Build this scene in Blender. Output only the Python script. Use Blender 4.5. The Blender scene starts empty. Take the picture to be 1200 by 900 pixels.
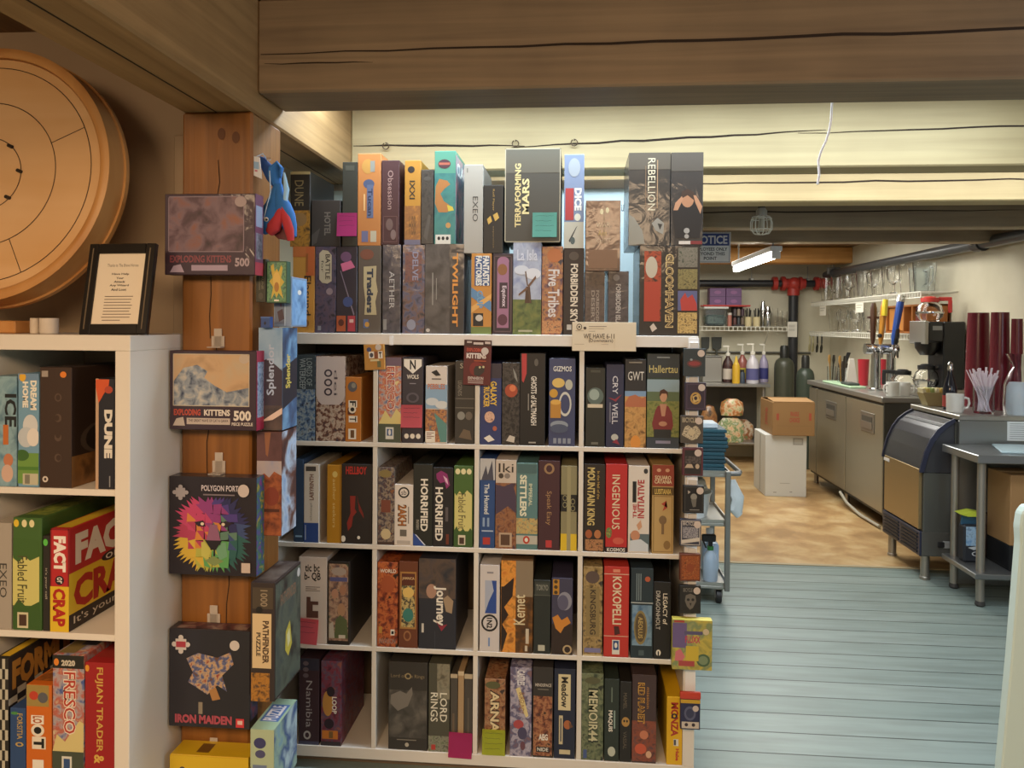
import bpy, bmesh, math, random
from mathutils import Vector, Matrix, Euler
scene = bpy.context.scene
COL = scene.collection
RND = random.Random(7)
# ---------------------------------------------------------------- camera
H = 1.541
YAW, PITCH, ROLL, SHIFT, FPX = .0844301, .010128, .0076926, -59.5166, 892.5579
RC = Matrix.Rotation(YAW, 3, 'Z') @ Matrix.Rotation(math.pi/2-PITCH, 3, 'X') @ Matrix.Rotation(ROLL, 3, 'Z')
cd = bpy.data.cameras.new('camera'); cam = bpy.data.objects.new('camera', cd); COL.objects.link(cam)
cd.sensor_fit = 'HORIZONTAL'; cd.sensor_width = 36; cd.lens = FPX/1200*36; cd.shift_y = -SHIFT/1200*-1
cd.clip_start = .02
cam.matrix_world = Matrix.Translation((0, 0, H)) @ RC.to_4x4()
scene.camera = cam
scene.view_settings.view_transform = 'Standard'; scene.view_settings.look = 'None'
scene.view_settings.gamma = 1; scene.view_settings.use_curve_mapping = False
scene.view_settings.exposure = 0.0
# ---------------------------------------------------------------- light
W = bpy.data.worlds.new('world'); scene.world = W; W.use_nodes = True
W.node_tree.nodes['Background'].inputs[0].default_value = (1, .90, .78, 1)
W.node_tree.nodes['Background'].inputs[1].default_value = .14
def area(name, loc, look, sx, sy, power, col):
    d = bpy.data.lights.new(name, 'AREA'); d.shape = 'RECTANGLE'; d.size = sx; d.size_y = sy; d.energy = power; d.color = col
    o = bpy.data.objects.new(name, d); COL.objects.link(o); o.location = loc
    o.rotation_euler = (Vector(look)-Vector(loc)).to_track_quat('-Z', 'Y').to_euler(); return o
area('shop_ceiling_light', (-.65, -.45, 2.38), (-.65, .35, 0), 2.6, 1.4, 195, (1, .68, .41))
area('side_fill_light', (2.9, 1.2, 1.9), (-.3, 2.2, .9), 1.0, .9, 20, (.74, .86, 1))  # cool fill added from the right to brighten the left shelf's side panel
area('strip_light_over_shelf', (.35, 2.47, 2.39), (.35, 2.50, 0), 2.5, .14, 40, (.74, .88, 1))
area('kitchen_light', (1.0, 3.36, 2.38), (1.0, 3.38, 0), 3.0, .3, 38, (.90, .96, 1))
area('kitchen_rear_light', (1.6, 7.4, 2.38), (1.6, 7.4, 0), 1.6, 1.2, 50, (1, .97, .88))
area('kitchen_mid_light', (1.9, 6.0, 2.39), (1.9, 6.0, 0), 1.2, .4, 17, (1, .97, .88))
# ---------------------------------------------------------------- helpers
def ray(x, y): return RC @ Vector(((x-600)/FPX, -(y-450-SHIFT)/FPX, -1))
O0 = Vector((0, 0, H))
def PY(x, y, Y): d = ray(x, y); return O0 + d*(Y/d.y)
def PZ(x, y, Z): d = ray(x, y); return O0 + d*((Z-H)/d.z)
def PX(x, y, X): d = ray(x, y); return O0 + d*(X/d.x)
def lin(h):
    h = h.lstrip('#'); r = []
    for i in (0, 2, 4):
        c = int(h[i:i+2], 16)/255; r.append(c/12.92 if c <= .04045 else ((c+.055)/1.055)**2.4)
    return (*r, 1)
_mat = {}
def new_mat(name):
    m = bpy.data.materials.new(name); m.use_nodes = True
    return m, m.node_tree, m.node_tree.nodes['Principled BSDF']
def mat(spec, rough=None, metal=0):
    """hex string -> printed card; ('n', scale, hex...) -> mottled printed picture; Material -> itself"""
    if isinstance(spec, bpy.types.Material): return spec
    key = (spec, rough, metal)
    if key in _mat: return _mat[key]
    if isinstance(spec, str):
        m, nt, b = new_mat('paint_'+spec.strip('#')); b.inputs['Base Color'].default_value = lin(spec)
        b.inputs['Roughness'].default_value = .5 if rough is None else rough; b.inputs['Metallic'].default_value = metal
    else:
        m, nt, b = new_mat('picture'); L = nt.links
        tc = nt.nodes.new('ShaderNodeTexCoord'); n = nt.nodes.new('ShaderNodeTexNoise')
        n.inputs['Scale'].default_value = spec[1]*(1.7 if spec[1] >= 20 else 1.15); n.inputs['Detail'].default_value = 7; n.inputs['Distortion'].default_value = .45
        L.new(tc.outputs['Object'], n.inputs['Vector'])
        r = nt.nodes.new('ShaderNodeValToRGB'); L.new(n.outputs['Fac'], r.inputs['Fac']); L.new(r.outputs['Color'], b.inputs['Base Color'])
        cols = spec[2:]; e = r.color_ramp.elements
        while len(e) < len(cols): e.new(.5)
        for i, c in enumerate(cols):
            e[i].position = .32+.36*i/(len(cols)-1); e[i].color = lin(c)
        b.inputs['Roughness'].default_value = .45 if rough is None else rough
    _mat[key] = m; return m
def N4(scale, *c): return ('n', scale, *c)
def wood(name, c1, c2, axis, rough=.6, scale=9, stretch=14, knots=True):
    m, nt, b = new_mat(name); L = nt.links
    tc = nt.nodes.new('ShaderNodeTexCoord'); mp = nt.nodes.new('ShaderNodeMapping')
    s = [scale*stretch/4]*3; s[axis] = scale/8; mp.inputs['Scale'].default_value = s
    L.new(tc.outputs['Object'], mp.inputs['Vector'])
    n = nt.nodes.new('ShaderNodeTexNoise'); n.inputs['Scale'].default_value = 1; n.inputs['Detail'].default_value = 6; n.inputs['Distortion'].default_value = .6
    L.new(mp.outputs[0], n.inputs['Vector'])
    n2 = nt.nodes.new('ShaderNodeTexNoise'); n2.inputs['Scale'].default_value = 3.1; n2.inputs['Detail'].default_value = 3; L.new(tc.outputs['Object'], n2.inputs['Vector'])
    ad = nt.nodes.new('ShaderNodeMix'); ad.data_type = 'FLOAT'; ad.inputs[0].default_value = .4
    L.new(n.outputs['Fac'], ad.inputs[2]); L.new(n2.outputs['Fac'], ad.inputs[3])
    r = nt.nodes.new('ShaderNodeValToRGB'); r.color_ramp.elements[0].position = .36; r.color_ramp.elements[1].position = .62
    r.color_ramp.elements[0].color = lin(c1); r.color_ramp.elements[1].color = lin(c2)
    L.new(ad.outputs[0], r.inputs['Fac']); L.new(r.outputs['Color'], b.inputs['Base Color'])
    bp = nt.nodes.new('ShaderNodeBump'); bp.inputs['Strength'].default_value = .25; bp.inputs['Distance'].default_value = .004
    L.new(n.outputs['Fac'], bp.inputs['Height']); L.new(bp.outputs['Normal'], b.inputs['Normal'])
    b.inputs['Roughness'].default_value = rough; return m
def glassm(name, col='#ffffff', rough=.03, ior=1.3):
    m, nt, b = new_mat(name); b.inputs['Base Color'].default_value = lin(col); b.inputs['Transmission Weight'].default_value = 1
    b.inputs['Roughness'].default_value = rough; b.inputs['IOR'].default_value = ior; return m
def shrink(spec):
    """card under crinkled clear wrap"""
    key = ('shrink', spec)
    if key in _mat: return _mat[key]
    m = mat(spec).copy(); nt = m.node_tree; b = nt.nodes['Principled BSDF']; L = nt.links
    tc = nt.nodes.new('ShaderNodeTexCoord'); n = nt.nodes.new('ShaderNodeTexNoise'); n.inputs['Scale'].default_value = 16; n.inputs['Detail'].default_value = 2; n.inputs['Distortion'].default_value = 1.2
    L.new(tc.outputs['Object'], n.inputs['Vector'])
    bp = nt.nodes.new('ShaderNodeBump'); bp.inputs['Strength'].default_value = .4; bp.inputs['Distance'].default_value = .005
    L.new(n.outputs['Fac'], bp.inputs['Height']); L.new(bp.outputs['Normal'], b.inputs['Coat Normal'])
    b.inputs['Coat Weight'].default_value = .55; b.inputs['Coat Roughness'].default_value = .12
    _mat[key] = m; return m
_txt = {}
def text_shape(s, bold=.0):
    k = (s, bold)
    if k in _txt: return _txt[k]
    cu = bpy.data.curves.new('t', 'FONT'); cu.body = s; cu.resolution_u = 2; cu.offset = bold; cu.space_line = .8; cu.align_x = 'CENTER'
    ob = bpy.data.objects.new('t', cu); COL.objects.link(ob)
    dg = bpy.context.evaluated_depsgraph_get(); me = bpy.data.meshes.new_from_object(ob.evaluated_get(dg))
    vs = [(v.co.x, v.co.y) for v in me.vertices]; fs = [tuple(p.vertices) for p in me.polygons]
    bpy.data.objects.remove(ob); bpy.data.curves.remove(cu); bpy.data.meshes.remove(me)
    if not vs: _txt[k] = ([], []); return _txt[k]
    x0 = min(v[0] for v in vs); x1 = max(v[0] for v in vs); y0 = min(v[1] for v in vs); y1 = max(v[1] for v in vs)
    _txt[k] = ([((x-x0)/max(x1-x0, 1e-6), (y-y0)/max(y1-y0, 1e-6)) for x, y in vs], fs); return _txt[k]
class MB:
    def __init__(s): s.bm = bmesh.new(); s.mats = []
    def mi(s, m):
        m = mat(m)
        if m not in s.mats: s.mats.append(m)
        return s.mats.index(m)
    def merge(s, t, m, smooth=False, M=None):
        i = s.mi(m)
        if M is not None: bmesh.ops.transform(t, matrix=M, verts=t.verts)
        for f in t.faces: f.material_index = i; f.smooth = smooth
        me = bpy.data.meshes.new('x'); t.to_mesh(me); s.bm.from_mesh(me); bpy.data.meshes.remove(me); t.free(); return s
    def box(s, x0, x1, y0, y1, z0, z1, m, bev=0, M=None, seg=1):
        t = bmesh.new(); bmesh.ops.create_cube(t, size=1)
        for v in t.verts: v.co = Vector(((x0+x1)/2+v.co.x*(x1-x0), (y0+y1)/2+v.co.y*(y1-y0), (z0+z1)/2+v.co.z*(z1-z0)))
        if bev: bmesh.ops.bevel(t, geom=list(t.edges), offset=bev, segments=seg, profile=.5, affect='EDGES')
        return s.merge(t, m, seg > 1, M)
    def prism(s, pts, axis, a, b, m, bev=0, M=None):
        """2-D outline extruded along axis 0/1/2 from a to b"""
        t = bmesh.new()
        def mk(p, h): return {0: (h, p[0], p[1]), 1: (p[0], h, p[1]), 2: (p[0], p[1], h)}[axis]
        A = [t.verts.new(mk(p, a)) for p in pts]; B = [t.verts.new(mk(p, b)) for p in pts]
        t.faces.new(A); t.faces.new(B[::-1]); n = len(pts)
        for i in range(n): t.faces.new((A[i], B[i], B[(i+1) % n], A[(i+1) % n]))
        bmesh.ops.recalc_face_normals(t, faces=t.faces)
        if bev: bmesh.ops.bevel(t, geom=list(t.edges), offset=bev, segments=1, profile=.5, affect='EDGES')
        return s.merge(t, m, False, M)
    def lathe(s, prof, m, c=(0, 0, 0), seg=20, M=None, smooth=True):
        t = bmesh.new(); rings = []
        for r, z in prof:
            if r < 1e-5: rings.append([t.verts.new((c[0], c[1], c[2]+z))])
            else: rings.append([t.verts.new((c[0]+r*math.cos(2*math.pi*i/seg), c[1]+r*math.sin(2*math.pi*i/seg), c[2]+z)) for i in range(seg)])
        for a, b in zip(rings, rings[1:]):
            for i in range(seg):
                j = (i+1) % seg
                if len(a) == 1 and len(b) == 1: continue
                if len(a) == 1: t.faces.new((a[0], b[j], b[i]))
                elif len(b) == 1: t.faces.new((a[i], a[j], b[0]))
                else: t.faces.new((a[i], a[j], b[j], b[i]))
        bmesh.ops.recalc_face_normals(t, faces=t.faces)
        return s.merge(t, m, smooth, M)
    def cyl(s, p0, p1, r0, m, r1=None, seg=14):
        p0, p1 = Vector(p0), Vector(p1); d = p1-p0; r1 = r0 if r1 is None else r1
        M = Matrix.Translation(p0) @ d.to_track_quat('Z', 'Y').to_matrix().to_4x4()
        return s.lathe([(0, 0), (r0, 0), (r1, d.length), (0, d.length)], m, seg=seg, M=M)
    def sweep(s, pts, rad, m, seg=10, flat=1.0, caps=True):
        """tube through points with a radius per point"""
        pts = [Vector(p) for p in pts]; n = len(pts); rad = rad if isinstance(rad, (list, tuple)) else [rad]*n
        t = bmesh.new(); rings = []; up = None
        for i, p in enumerate(pts):
            d = (pts[min(i+1, n-1)]-pts[max(i-1, 0)]).normalized()
            if up is None: up = d.orthogonal().normalized()
            up = (up-d*up.dot(d)).normalized(); sd = d.cross(up)
            rings.append([t.verts.new(p+up*math.cos(2*math.pi*k/seg)*rad[i]+sd*math.sin(2*math.pi*k/seg)*rad[i]*flat) for k in range(seg)])
        for a, b in zip(rings, rings[1:]):
            for k in range(seg): t.faces.new((a[k], a[(k+1) % seg], b[(k+1) % seg], b[k]))
        if caps: t.faces.new(rings[0][::-1]); t.faces.new(rings[-1])
        bmesh.ops.recalc_face_normals(t, faces=t.faces)
        return s.merge(t, m, True)
    def ball(s, c, r, m, sc=(1, 1, 1), seg=16, M=None):
        t = bmesh.new(); bmesh.ops.create_uvsphere(t, u_segments=seg, v_segments=max(6, seg//2), radius=r)
        for v in t.verts: v.co = Vector((c[0]+v.co.x*sc[0], c[1]+v.co.y*sc[1], c[2]+v.co.z*sc[2]))
        return s.merge(t, m, True, M)
    def poly(s, pts, m):
        t = bmesh.new(); t.faces.new([t.verts.new(p) for p in pts]); return s.merge(t, m)
    def face(s, els, O, U, V, k0=0):
        """printed design: O top-left corner, U across, V down; elements in per cent"""
        O, U, V = Vector(O), Vector(U), Vector(V); Nn = U.cross(V).normalized()*-1
        for k, e in enumerate(els):
            off = Nn*(.0004+.00003*(k+k0)); q = lambda u, v: O+U*(u/100)+V*(v/100)+off
            i = s.mi(e[-1] if e[0] != 't' else e[6])
            def add(pts):
                vs = [s.bm.verts.new(p) for p in pts]
                try: f = s.bm.faces.new(vs); f.material_index = i; f.normal_update()
                except ValueError: return
                if f.normal.dot(Nn) < 0: f.normal_flip()
            if e[0] == 'r': _, a, b, c, d, _m = e; add([q(a, b), q(a, d), q(c, d), q(c, b)])
            elif e[0] == 'e':
                _, cx, cy, rx, ry, _m = e; add([q(min(99.4, max(.6, cx+rx*math.cos(j*math.pi/10))), min(99.4, max(.6, cy+ry*math.sin(j*math.pi/10)))) for j in range(20)])
            elif e[0] == 'p': add([q(min(99.4, max(.6, p[0])), min(99.4, max(.6, p[1]))) for p in e[1]])
            elif e[0] == 'f':
                _, a, b, c, d, w, _m = e; wv = w*U.length/V.length
                for (p0, p1, p2, p3) in ((a, b, c, b+wv), (a, d-wv, c, d), (a, b, a+w, d), (c-w, b, c, d)): add([q(p0, p1), q(p0, p3), q(p2, p3), q(p2, p1)])
            elif e[0] == 't':
                _, st, a, b, c, d, _m, rot = e[:8]; bold = e[8] if len(e) > 8 else .0
                vs, fs = text_shape(st, bold)
                def tp(x, y):
                    if rot == 'h': return q(a+(c-a)*x, d-(d-b)*y)
                    if rot == 'd': return q(a+(c-a)*y, b+(d-b)*x)
                    return q(c-(c-a)*y, d-(d-b)*x)
                bv = [s.bm.verts.new(tp(x, y)) for x, y in vs]
                for f in fs:
                    try: ff = s.bm.faces.new([bv[z] for z in f]); ff.material_index = i
                    except ValueError: continue
                    ff.normal_update()
                    if ff.normal.dot(Nn) < 0: ff.normal_flip()
        return s
    def build(s, name, parent=None, loc=None, rot=None):
        for e in s.bm.edges:
            if len(e.link_faces) == 2 and e.calc_face_angle(0) > .65: e.smooth = False
        me = bpy.data.meshes.new(name); s.bm.to_mesh(me); s.bm.free()
        for m in s.mats: me.materials.append(m)
        o = bpy.data.objects.new(name, me); COL.objects.link(o)
        if loc is not None: o.location = loc
        if rot is not None: o.rotation_euler = rot
        if parent is not None: o.parent = parent
        return o
LABELS = {}
def tag(o, label, cat, group=None):
    o['label'] = label; o['category'] = cat
    if group: o['group'] = group
    return o
def thing(name, label, cat, loc=(0, 0, 0), rot=(0, 0, 0), group=None):
    o = bpy.data.objects.new(name, None); COL.objects.link(o); o.empty_display_size = .05
    o.location = loc; o.rotation_euler = rot; return tag(o, label, cat, group)
def struct(o): o['kind'] = 'structure'; return o
def dup(root, loc, label=None, rot=None):
    r = root.copy(); COL.objects.link(r); r.location = loc
    if rot is not None: r.rotation_euler = rot
    if label: r['label'] = label
    for ch in root.children:
        c = ch.copy(); COL.objects.link(c); c.parent = r
        for g in ch.children:
            d = g.copy(); COL.objects.link(d); d.parent = c
    return r
def T(s, a, b, c, d, m, rot='d', bold=.0): return ('t', s, a, b, c, d, m, rot, bold)
def R(a, b, c, d, m): return ('r', a, b, c, d, m)
def E(a, b, c, d, m): return ('e', a, b, c, d, m)
def P(pts, m): return ('p', pts, m)
def F(a, b, c, d, w, m): return ('f', a, b, c, d, w, m)
# ---------------------------------------------------------------- materials
WHITE = mat('#dcd6cc', .38); CHROME = mat('#c8cacc', .18, 1); STEEL = mat('#b4b3ae', .33, .85); BRUSH = mat('#a39f97', .42, .85); BLACKP = mat('#191a1d', .35)
DARKST = mat('#4a4c4e', .4, .8); GLASS = glassm('clear_glass'); CLEARP = glassm('clear_plastic', '#f4f8fa', .12, 1.2); HOOKM, _nt, _b = new_mat('hook_plastic'); _b.inputs['Base Color'].default_value = lin('#d8cfc4'); _b.inputs['Alpha'].default_value = .5; _b.inputs['Roughness'].default_value = .15
PLASTW = mat('#e6e8ea', .4)
BEAM_X = wood('beam_timber_across', '#72604a', '#8e795e', 0); BEAM_Y = wood('beam_timber_along', '#8a6c44', '#ac8a5c', 1)
BEAM_L = wood('pale_beam_timber', '#a8946a', '#b8a478', 0); BEAM_K = wood('kitchen_beam_timber', '#8a7860', '#a08e72', 0); BEAM_O = wood('orange_timber', '#b07a3c', '#d09a56', 0)
POST = wood('honey_post_timber', '#70461d', '#905e2a', 2, rough=.42); CRACK = mat('#2a1c10', .9); CEIL = wood('ceiling_boards', '#6a4c2a', '#86643c', 1)
# ---------------------------------------------------------------- room shell
DM, XM0, ZT = 2.562, -1.0684, 1.5102      # tall white shelf: front plane, left side, top
XM1 = XM0+1.47; ZB = ZT-1.47
DL, XL1 = 1.7496, -1.0707                  # left shelf: front plane, right side
FY = 5.07                                  # where planks end and vinyl starts
XR, YF, ZC = 2.98, 9.27, 2.425
def plank_floor():
    m, nt, b = new_mat('painted_floor_planks'); L = nt.links
    tc = nt.nodes.new('ShaderNodeTexCoord'); br = nt.nodes.new('ShaderNodeTexBrick')
    br.inputs['Scale'].default_value = 1; br.inputs['Brick Width'].default_value = 60; br.inputs['Row Height'].default_value = .148
    br.inputs['Mortar Size'].default_value = .0035; br.inputs['Mortar Smooth'].default_value = .2; br.inputs['Bias'].default_value = 0
    br.inputs['Color1'].default_value = lin('#8b9994'); br.inputs['Color2'].default_value = lin('#7f8f8a'); br.inputs['Mortar'].default_value = lin('#39423f')
    L.new(tc.outputs['Object'], br.inputs['Vector'])
    mp = nt.nodes.new('ShaderNodeMapping'); mp.inputs['Scale'].default_value = (1.2, 9, 1); L.new(tc.outputs['Object'], mp.inputs['Vector'])
    n = nt.nodes.new('ShaderNodeTexNoise'); n.inputs['Scale'].default_value = 2.2; n.inputs['Detail'].default_value = 5; L.new(mp.outputs[0], n.inputs['Vector'])
    r = nt.nodes.new('ShaderNodeValToRGB'); r.color_ramp.elements[0].position = .3; r.color_ramp.elements[0].color = (.62, .62, .6, 1); r.color_ramp.elements[1].position = .6; r.color_ramp.elements[1].color = (1, 1, 1, 1)
    L.new(n.outputs['Fac'], r.inputs['Fac'])
    mx = nt.nodes.new('ShaderNodeMix'); mx.data_type = 'RGBA'; mx.blend_type = 'MULTIPLY'; mx.inputs[0].default_value = .55
    L.new(br.outputs['Color'], mx.inputs[6]); L.new(r.outputs['Color'], mx.inputs[7]); L.new(mx.outputs[2], b.inputs['Base Color'])
    bp = nt.nodes.new('ShaderNodeBump'); bp.inputs['Strength'].default_value = .5; bp.inputs['Distance'].default_value = .004; bp.invert = True
    L.new(br.outputs['Fac'], bp.inputs['Height']); L.new(bp.outputs['Normal'], b.inputs['Normal'])
    b.inputs['Roughness'].default_value = .42; return m
def vinyl_floor():
    m, nt, b = new_mat('worn_vinyl_floor'); L = nt.links
    tc = nt.nodes.new('ShaderNodeTexCoord'); n = nt.nodes.new('ShaderNodeTexNoise'); n.inputs['Scale'].default_value = 4.2; n.inputs['Detail'].default_value = 8; n.inputs['Distortion'].default_value = .3
    L.new(tc.outputs['Object'], n.inputs['Vector'])
    r = nt.nodes.new('ShaderNodeValToRGB'); e = r.color_ramp.elements
    e[0].position = .34; e[0].color = lin('#987850'); e[1].position = .66; e[1].color = lin('#c4aa80'); x = e.new(.48); x.color = lin('#ac8a5e'); x = e.new(.56); x.color = lin('#b89a6c')
    L.new(n.outputs['Fac'], r.inputs['Fac']); L.new(r.outputs['Color'], b.inputs['Base Color']); b.inputs['Roughness'].default_value = .38; return m
def wallm(name, c1, c2):
    m, nt, b = new_mat(name); L = nt.links
    tc = nt.nodes.new('ShaderNodeTexCoord'); n = nt.nodes.new('ShaderNodeTexNoise'); n.inputs['Scale'].default_value = 2.5; n.inputs['Detail'].default_value = 5
    L.new(tc.outputs['Object'], n.inputs['Vector']); r = nt.nodes.new('ShaderNodeValToRGB'); r.color_ramp.elements[0].position = .35; r.color_ramp.elements[1].position = .65
    r.color_ramp.elements[0].color = lin(c1); r.color_ramp.elements[1].color = lin(c2); L.new(n.outputs['Fac'], r.inputs['Fac']); L.new(r.outputs['Color'], b.inputs['Base Color'])
    b.inputs['Roughness'].default_value = .6; return m
SW = 0
KW = wallm('kitchen_wall_paint', '#c3bda6', '#cec8b2'); SW = wallm('shop_wall_paint', '#a8947a', '#b09c82')
struct(MB().box(-3.3, 3.4, -1.6, FY, -.06, 0, plank_floor()).build('floor'))
struct(MB().box(-1.4, 3.4, FY, YF, -.06, 0, vinyl_floor()).build('floor'))
struct(MB().box(-1.4, 3.0, FY-.012, FY+.02, 0, .006, '#a89878', .002).build('trim_1'))
struct(MB().box(-3.3, 3.4, -1.6, YF, ZC, ZC+.05, CEIL).build('ceiling'))
struct(MB().box(XR, XR+.1, 4.0, YF+.1, 0, ZC, KW).build('wall_right'))
struct(MB().box(-1.4, XR, YF, YF+.1, 0, ZC, KW).build('wall_far'))
struct(MB().box(-3.3, -1.072, 2.20, 2.30, 0, ZC, SW).build('wall_left'))
struct(MB().box(-1.5, -1.4, 2.30, YF, 0, ZC, KW).build('wall_kitchen_left'))
struct(MB().box(-3.4, -3.3, -1.6, 2.20, 0, ZC, SW).build('wall_shop_left'))
struct(MB().box(-1.20, -1.085, 2.18, 2.20, 0, 2.10, SW, .003).build('trim_2'))
def crack(mb, pts, w=.004):
    """dark check running along a timber face: narrow sliver with varying width"""
    up = []; dn = []
    for i, p in enumerate(pts):
        ww = w*(.25+.75*math.sin(math.pi*i/(len(pts)-1))); up.append((p[0], p[1], p[2]+ww)); dn.append((p[0], p[1], p[2]-ww))
    for i in range(len(pts)-1): mb.poly([up[i], dn[i], dn[i+1], up[i+1]], CRACK)
def wob(x0, x1, y, z, n, amp, sl=0):
    return [(x0+(x1-x0)*i/n, y, z+sl*i/n+RND.uniform(-amp, amp)) for i in range(n+1)]
b = MB().box(-1.068, -.87, .0, 4.2, 2.111, ZC, BEAM_Y, .006)
b.box(-.975, -.972, .1, 4.0, 2.1095, 2.112, CRACK); struct(b.build('ceiling_beam'))
b = MB().box(-.87, 3.2, 2.01, 2.20, 2.168, ZC-.004, BEAM_X, .006)
crack(b, wob(-.86, 2.2, 2.0085, 2.272, 26, .003, .03)); crack(b, wob(-.85, -.55, 2.0085, 2.245, 6, .002), .002); struct(b.build('ceiling_beam'))
b = MB().box(-.87, XR, 2.87, 3.01, 2.128, ZC-.004, BEAM_L, .006)
crack(b, wob(-.86, -.2, 2.8685, 2.228, 10, .003, -.01), .004); crack(b, wob(-.25, .9, 2.8685, 2.212, 14, .003, .05), .004); crack(b, wob(.8, 2.2, 2.8685, 2.25, 14, .003, .03), .003); struct(b.build('ceiling_beam'))
for Y, mm, z in ((3.73, BEAM_L, 2.14), (4.69, BEAM_K, 2.14), (5.49, BEAM_K, 2.14), (6.45, BEAM_K, 2.25)):
    b = MB().box(-.87 if Y < 4.2 else -1.4, XR, Y, Y+.14, z, ZC-.004, mm, .006)
    crack(b, wob(.2, 2.6, Y-.0015, z+.09, 16, .004, .01), .004); struct(b.build('ceiling_beam'))
struct(MB().box(-1.4, XR, 8.55, 8.8, 2.25, ZC-.004, BEAM_O, .01).build('ceiling_beam'))
b = MB().box(-1.066, -.87, 1.98, 2.178, 0, 2.110, POST, .006)
for x, z0, z1 in ((-.99, 1.5, 1.98), (-1.0, 1.05, 1.5), (-.955, .5, .95)):
    pts = [(x+RND.uniform(-.006, .006)+.03*i/8, 1.9785, z0+(z1-z0)*i/8) for i in range(9)]
    for p, q in zip(pts, pts[1:]): b.poly([(p[0]-.0012, p[1], p[2]), (p[0]+.0012, p[1], p[2]), (q[0]+.0012, q[1], q[2]), (q[0]-.0012, q[1], q[2])], CRACK)
for x, z in ((-.955, 2.05), (-.915, 2.04), (-1.0, 1.1)):
    b.poly([(x+.011*math.cos(j*.5236), 1.9783, z+.016*math.sin(j*.5236)) for j in range(12)], '#5a3210')
struct(b.build('timber_post'))
# ---------------------------------------------------------------- cube shelves
def cube_shelf(name, label, x0, yf, zt, back, backcol):
    t = thing(name, label, 'shelf', (x0, yf, zt-1.47)); S = 1.47; d = .39; o = .038; th = .016; c = (S-2*o-3*th)/4
    MB().box(0, S, 0, d, S-o, S, WHITE, .0012).build('top_board', t)
    MB().box(0, S, 0, d, 0, o, WHITE, .0012).build('bottom_board', t)
    for x in (0, S-o): MB().box(x, x+o, 0, d, o+.0003, S-o-.0003, WHITE, .0012).build('side_panel', t)
    for k in range(3):
        z = o+(k+1)*c+k*th; MB().box(o+.0003, S-o-.0003, .002, d-.01, z, z+th, WHITE, .001).build('shelf_board', t)
    for k in range(3):
        x = o+(k+1)*c+k*th
        for j in range(4):
            z = o+j*(c+th); MB().box(x, x+th, .002, d-.01, z+.0003, z+c-.0003, WHITE, .001).build('divider', t)
    if back: MB().box(o+.001, S-o-.001, d-.009, d-.001, o+.001, S-o-.001, backcol).build('back_panel', t)
    MB().box(.03, S-.03, .05, d-.02, -(zt-S), 0, '#8a7560', .002).build('plinth', t)
    return t
cube_shelf('cube_shelf', 'tall white cube shelf holding rows of board games in sixteen compartments', XM0, DM, ZT, True, '#5a4a38')
cube_shelf('cube_shelf', 'white cube shelf at left edge with the round wooden board on top', XL1-1.47, DL, ZT, True, '#b8a890')
CP = (1.47-2*.038-3*.016)/4
def floor_z(row): return ZT-.038-CP*(row+1)-.016*row        # row 0 = top row of compartments
# ---------------------------------------------------------------- game boxes
REG = []
ROWN = ['top compartment row', 'second compartment row', 'third compartment row', 'bottom compartment row']; COLN = ['first', 'second', 'third', 'fourth']
def gbox(x0, x1, yt, base, label, els, D=DM, zb=0, dep=.285, group=None, top=None, right=None, left=None, wrap=False, tilt=0, name='board_game_box', cat='board game', edge=None, inset=.004):
    Y = D+inset; ym = (yt+60); a = PY(x0, ym, Y); c = PY(x1, ym, Y); h = PY((x0+x1)/2, yt, Y).z-zb; w = c.x-a.x-.0008
    body = shrink(base) if wrap else mat(base)
    b = MB(); b.box(-w/2, w/2, 0, dep, 0, h, body, .0012)
    b.face(els, (-w/2, 0, h), (w, 0, 0), (0, 0, -h))
    if right: b.face(right, (w/2, 0, h), (0, dep, 0), (0, 0, -h))
    if top: b.face(top, (-w/2, dep, h), (w, 0, 0), (0, -dep, 0))
    o = b.build(name, None, ((a.x+c.x)/2, Y, zb+.0004), (0, 0, tilt)); tag(o, label, cat, group)
    REG.append((a.x, c.x, zb+h, o)); return o
def cell(row, col, items, pre='in the'):
    zb = floor_z(row)
    for it in items:
        x0, x1, yt, base, look, els = it[:6]; kw = it[6] if len(it) > 6 else {}
        gbox(x0, x1, yt, base, '%s, %s row, %s column' % (look, ['first', 'second', 'third', 'fourth'][row], COLN[col]), els, zb=zb, group='board games in the tall white cube shelf', **kw)
W_, K_, GD, CR = '#e4dfd4', '#1c1a19', '#b8923e', '#d8c8a0'
ART1 = N4(34, '#3a2c28', '#7a5a40', '#b08a60', '#40404a'); ARTB = N4(40, '#26304a', '#4a6a90', '#98a8b0', '#383040'); ARTG = N4(36, '#2a3a22', '#4a6a34', '#8a9a50', '#2a2a1a')
ARTR = N4(36, '#3a1410', '#8a3a20', '#c8783c', '#2a1410'); ARTP = N4(36, '#2a2038', '#5a4878', '#a888a8', '#302838'); ARTD = N4(44, '#1c1a1a', '#2c2826', '#4a4440', '#1a1818'); ARTW = N4(34, '#8a8a92', '#c8c4c4', '#6a5a6a', '#a89080')
def small(v, n=2, c=W_, a=20, b=80):   # tiny lines of print
    return [R(a, v+i*2.2, b-(i % 2)*12, v+i*2.2+.9, c) for i in range(n)]
def piece(cx, cy, s, c, asp=1):          # jigsaw piece mark
    q = s*asp
    return [R(cx-s*.6, cy-q*.6, cx+s*.6, cy+q*.6, c), E(cx-s*.75, cy, s*.28, q*.28, c), E(cx+s*.75, cy, s*.28, q*.28, c), E(cx, cy-q*.75, s*.28, q*.28, c), E(cx, cy+q*.75, s*.28, q*.28, c)]
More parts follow.
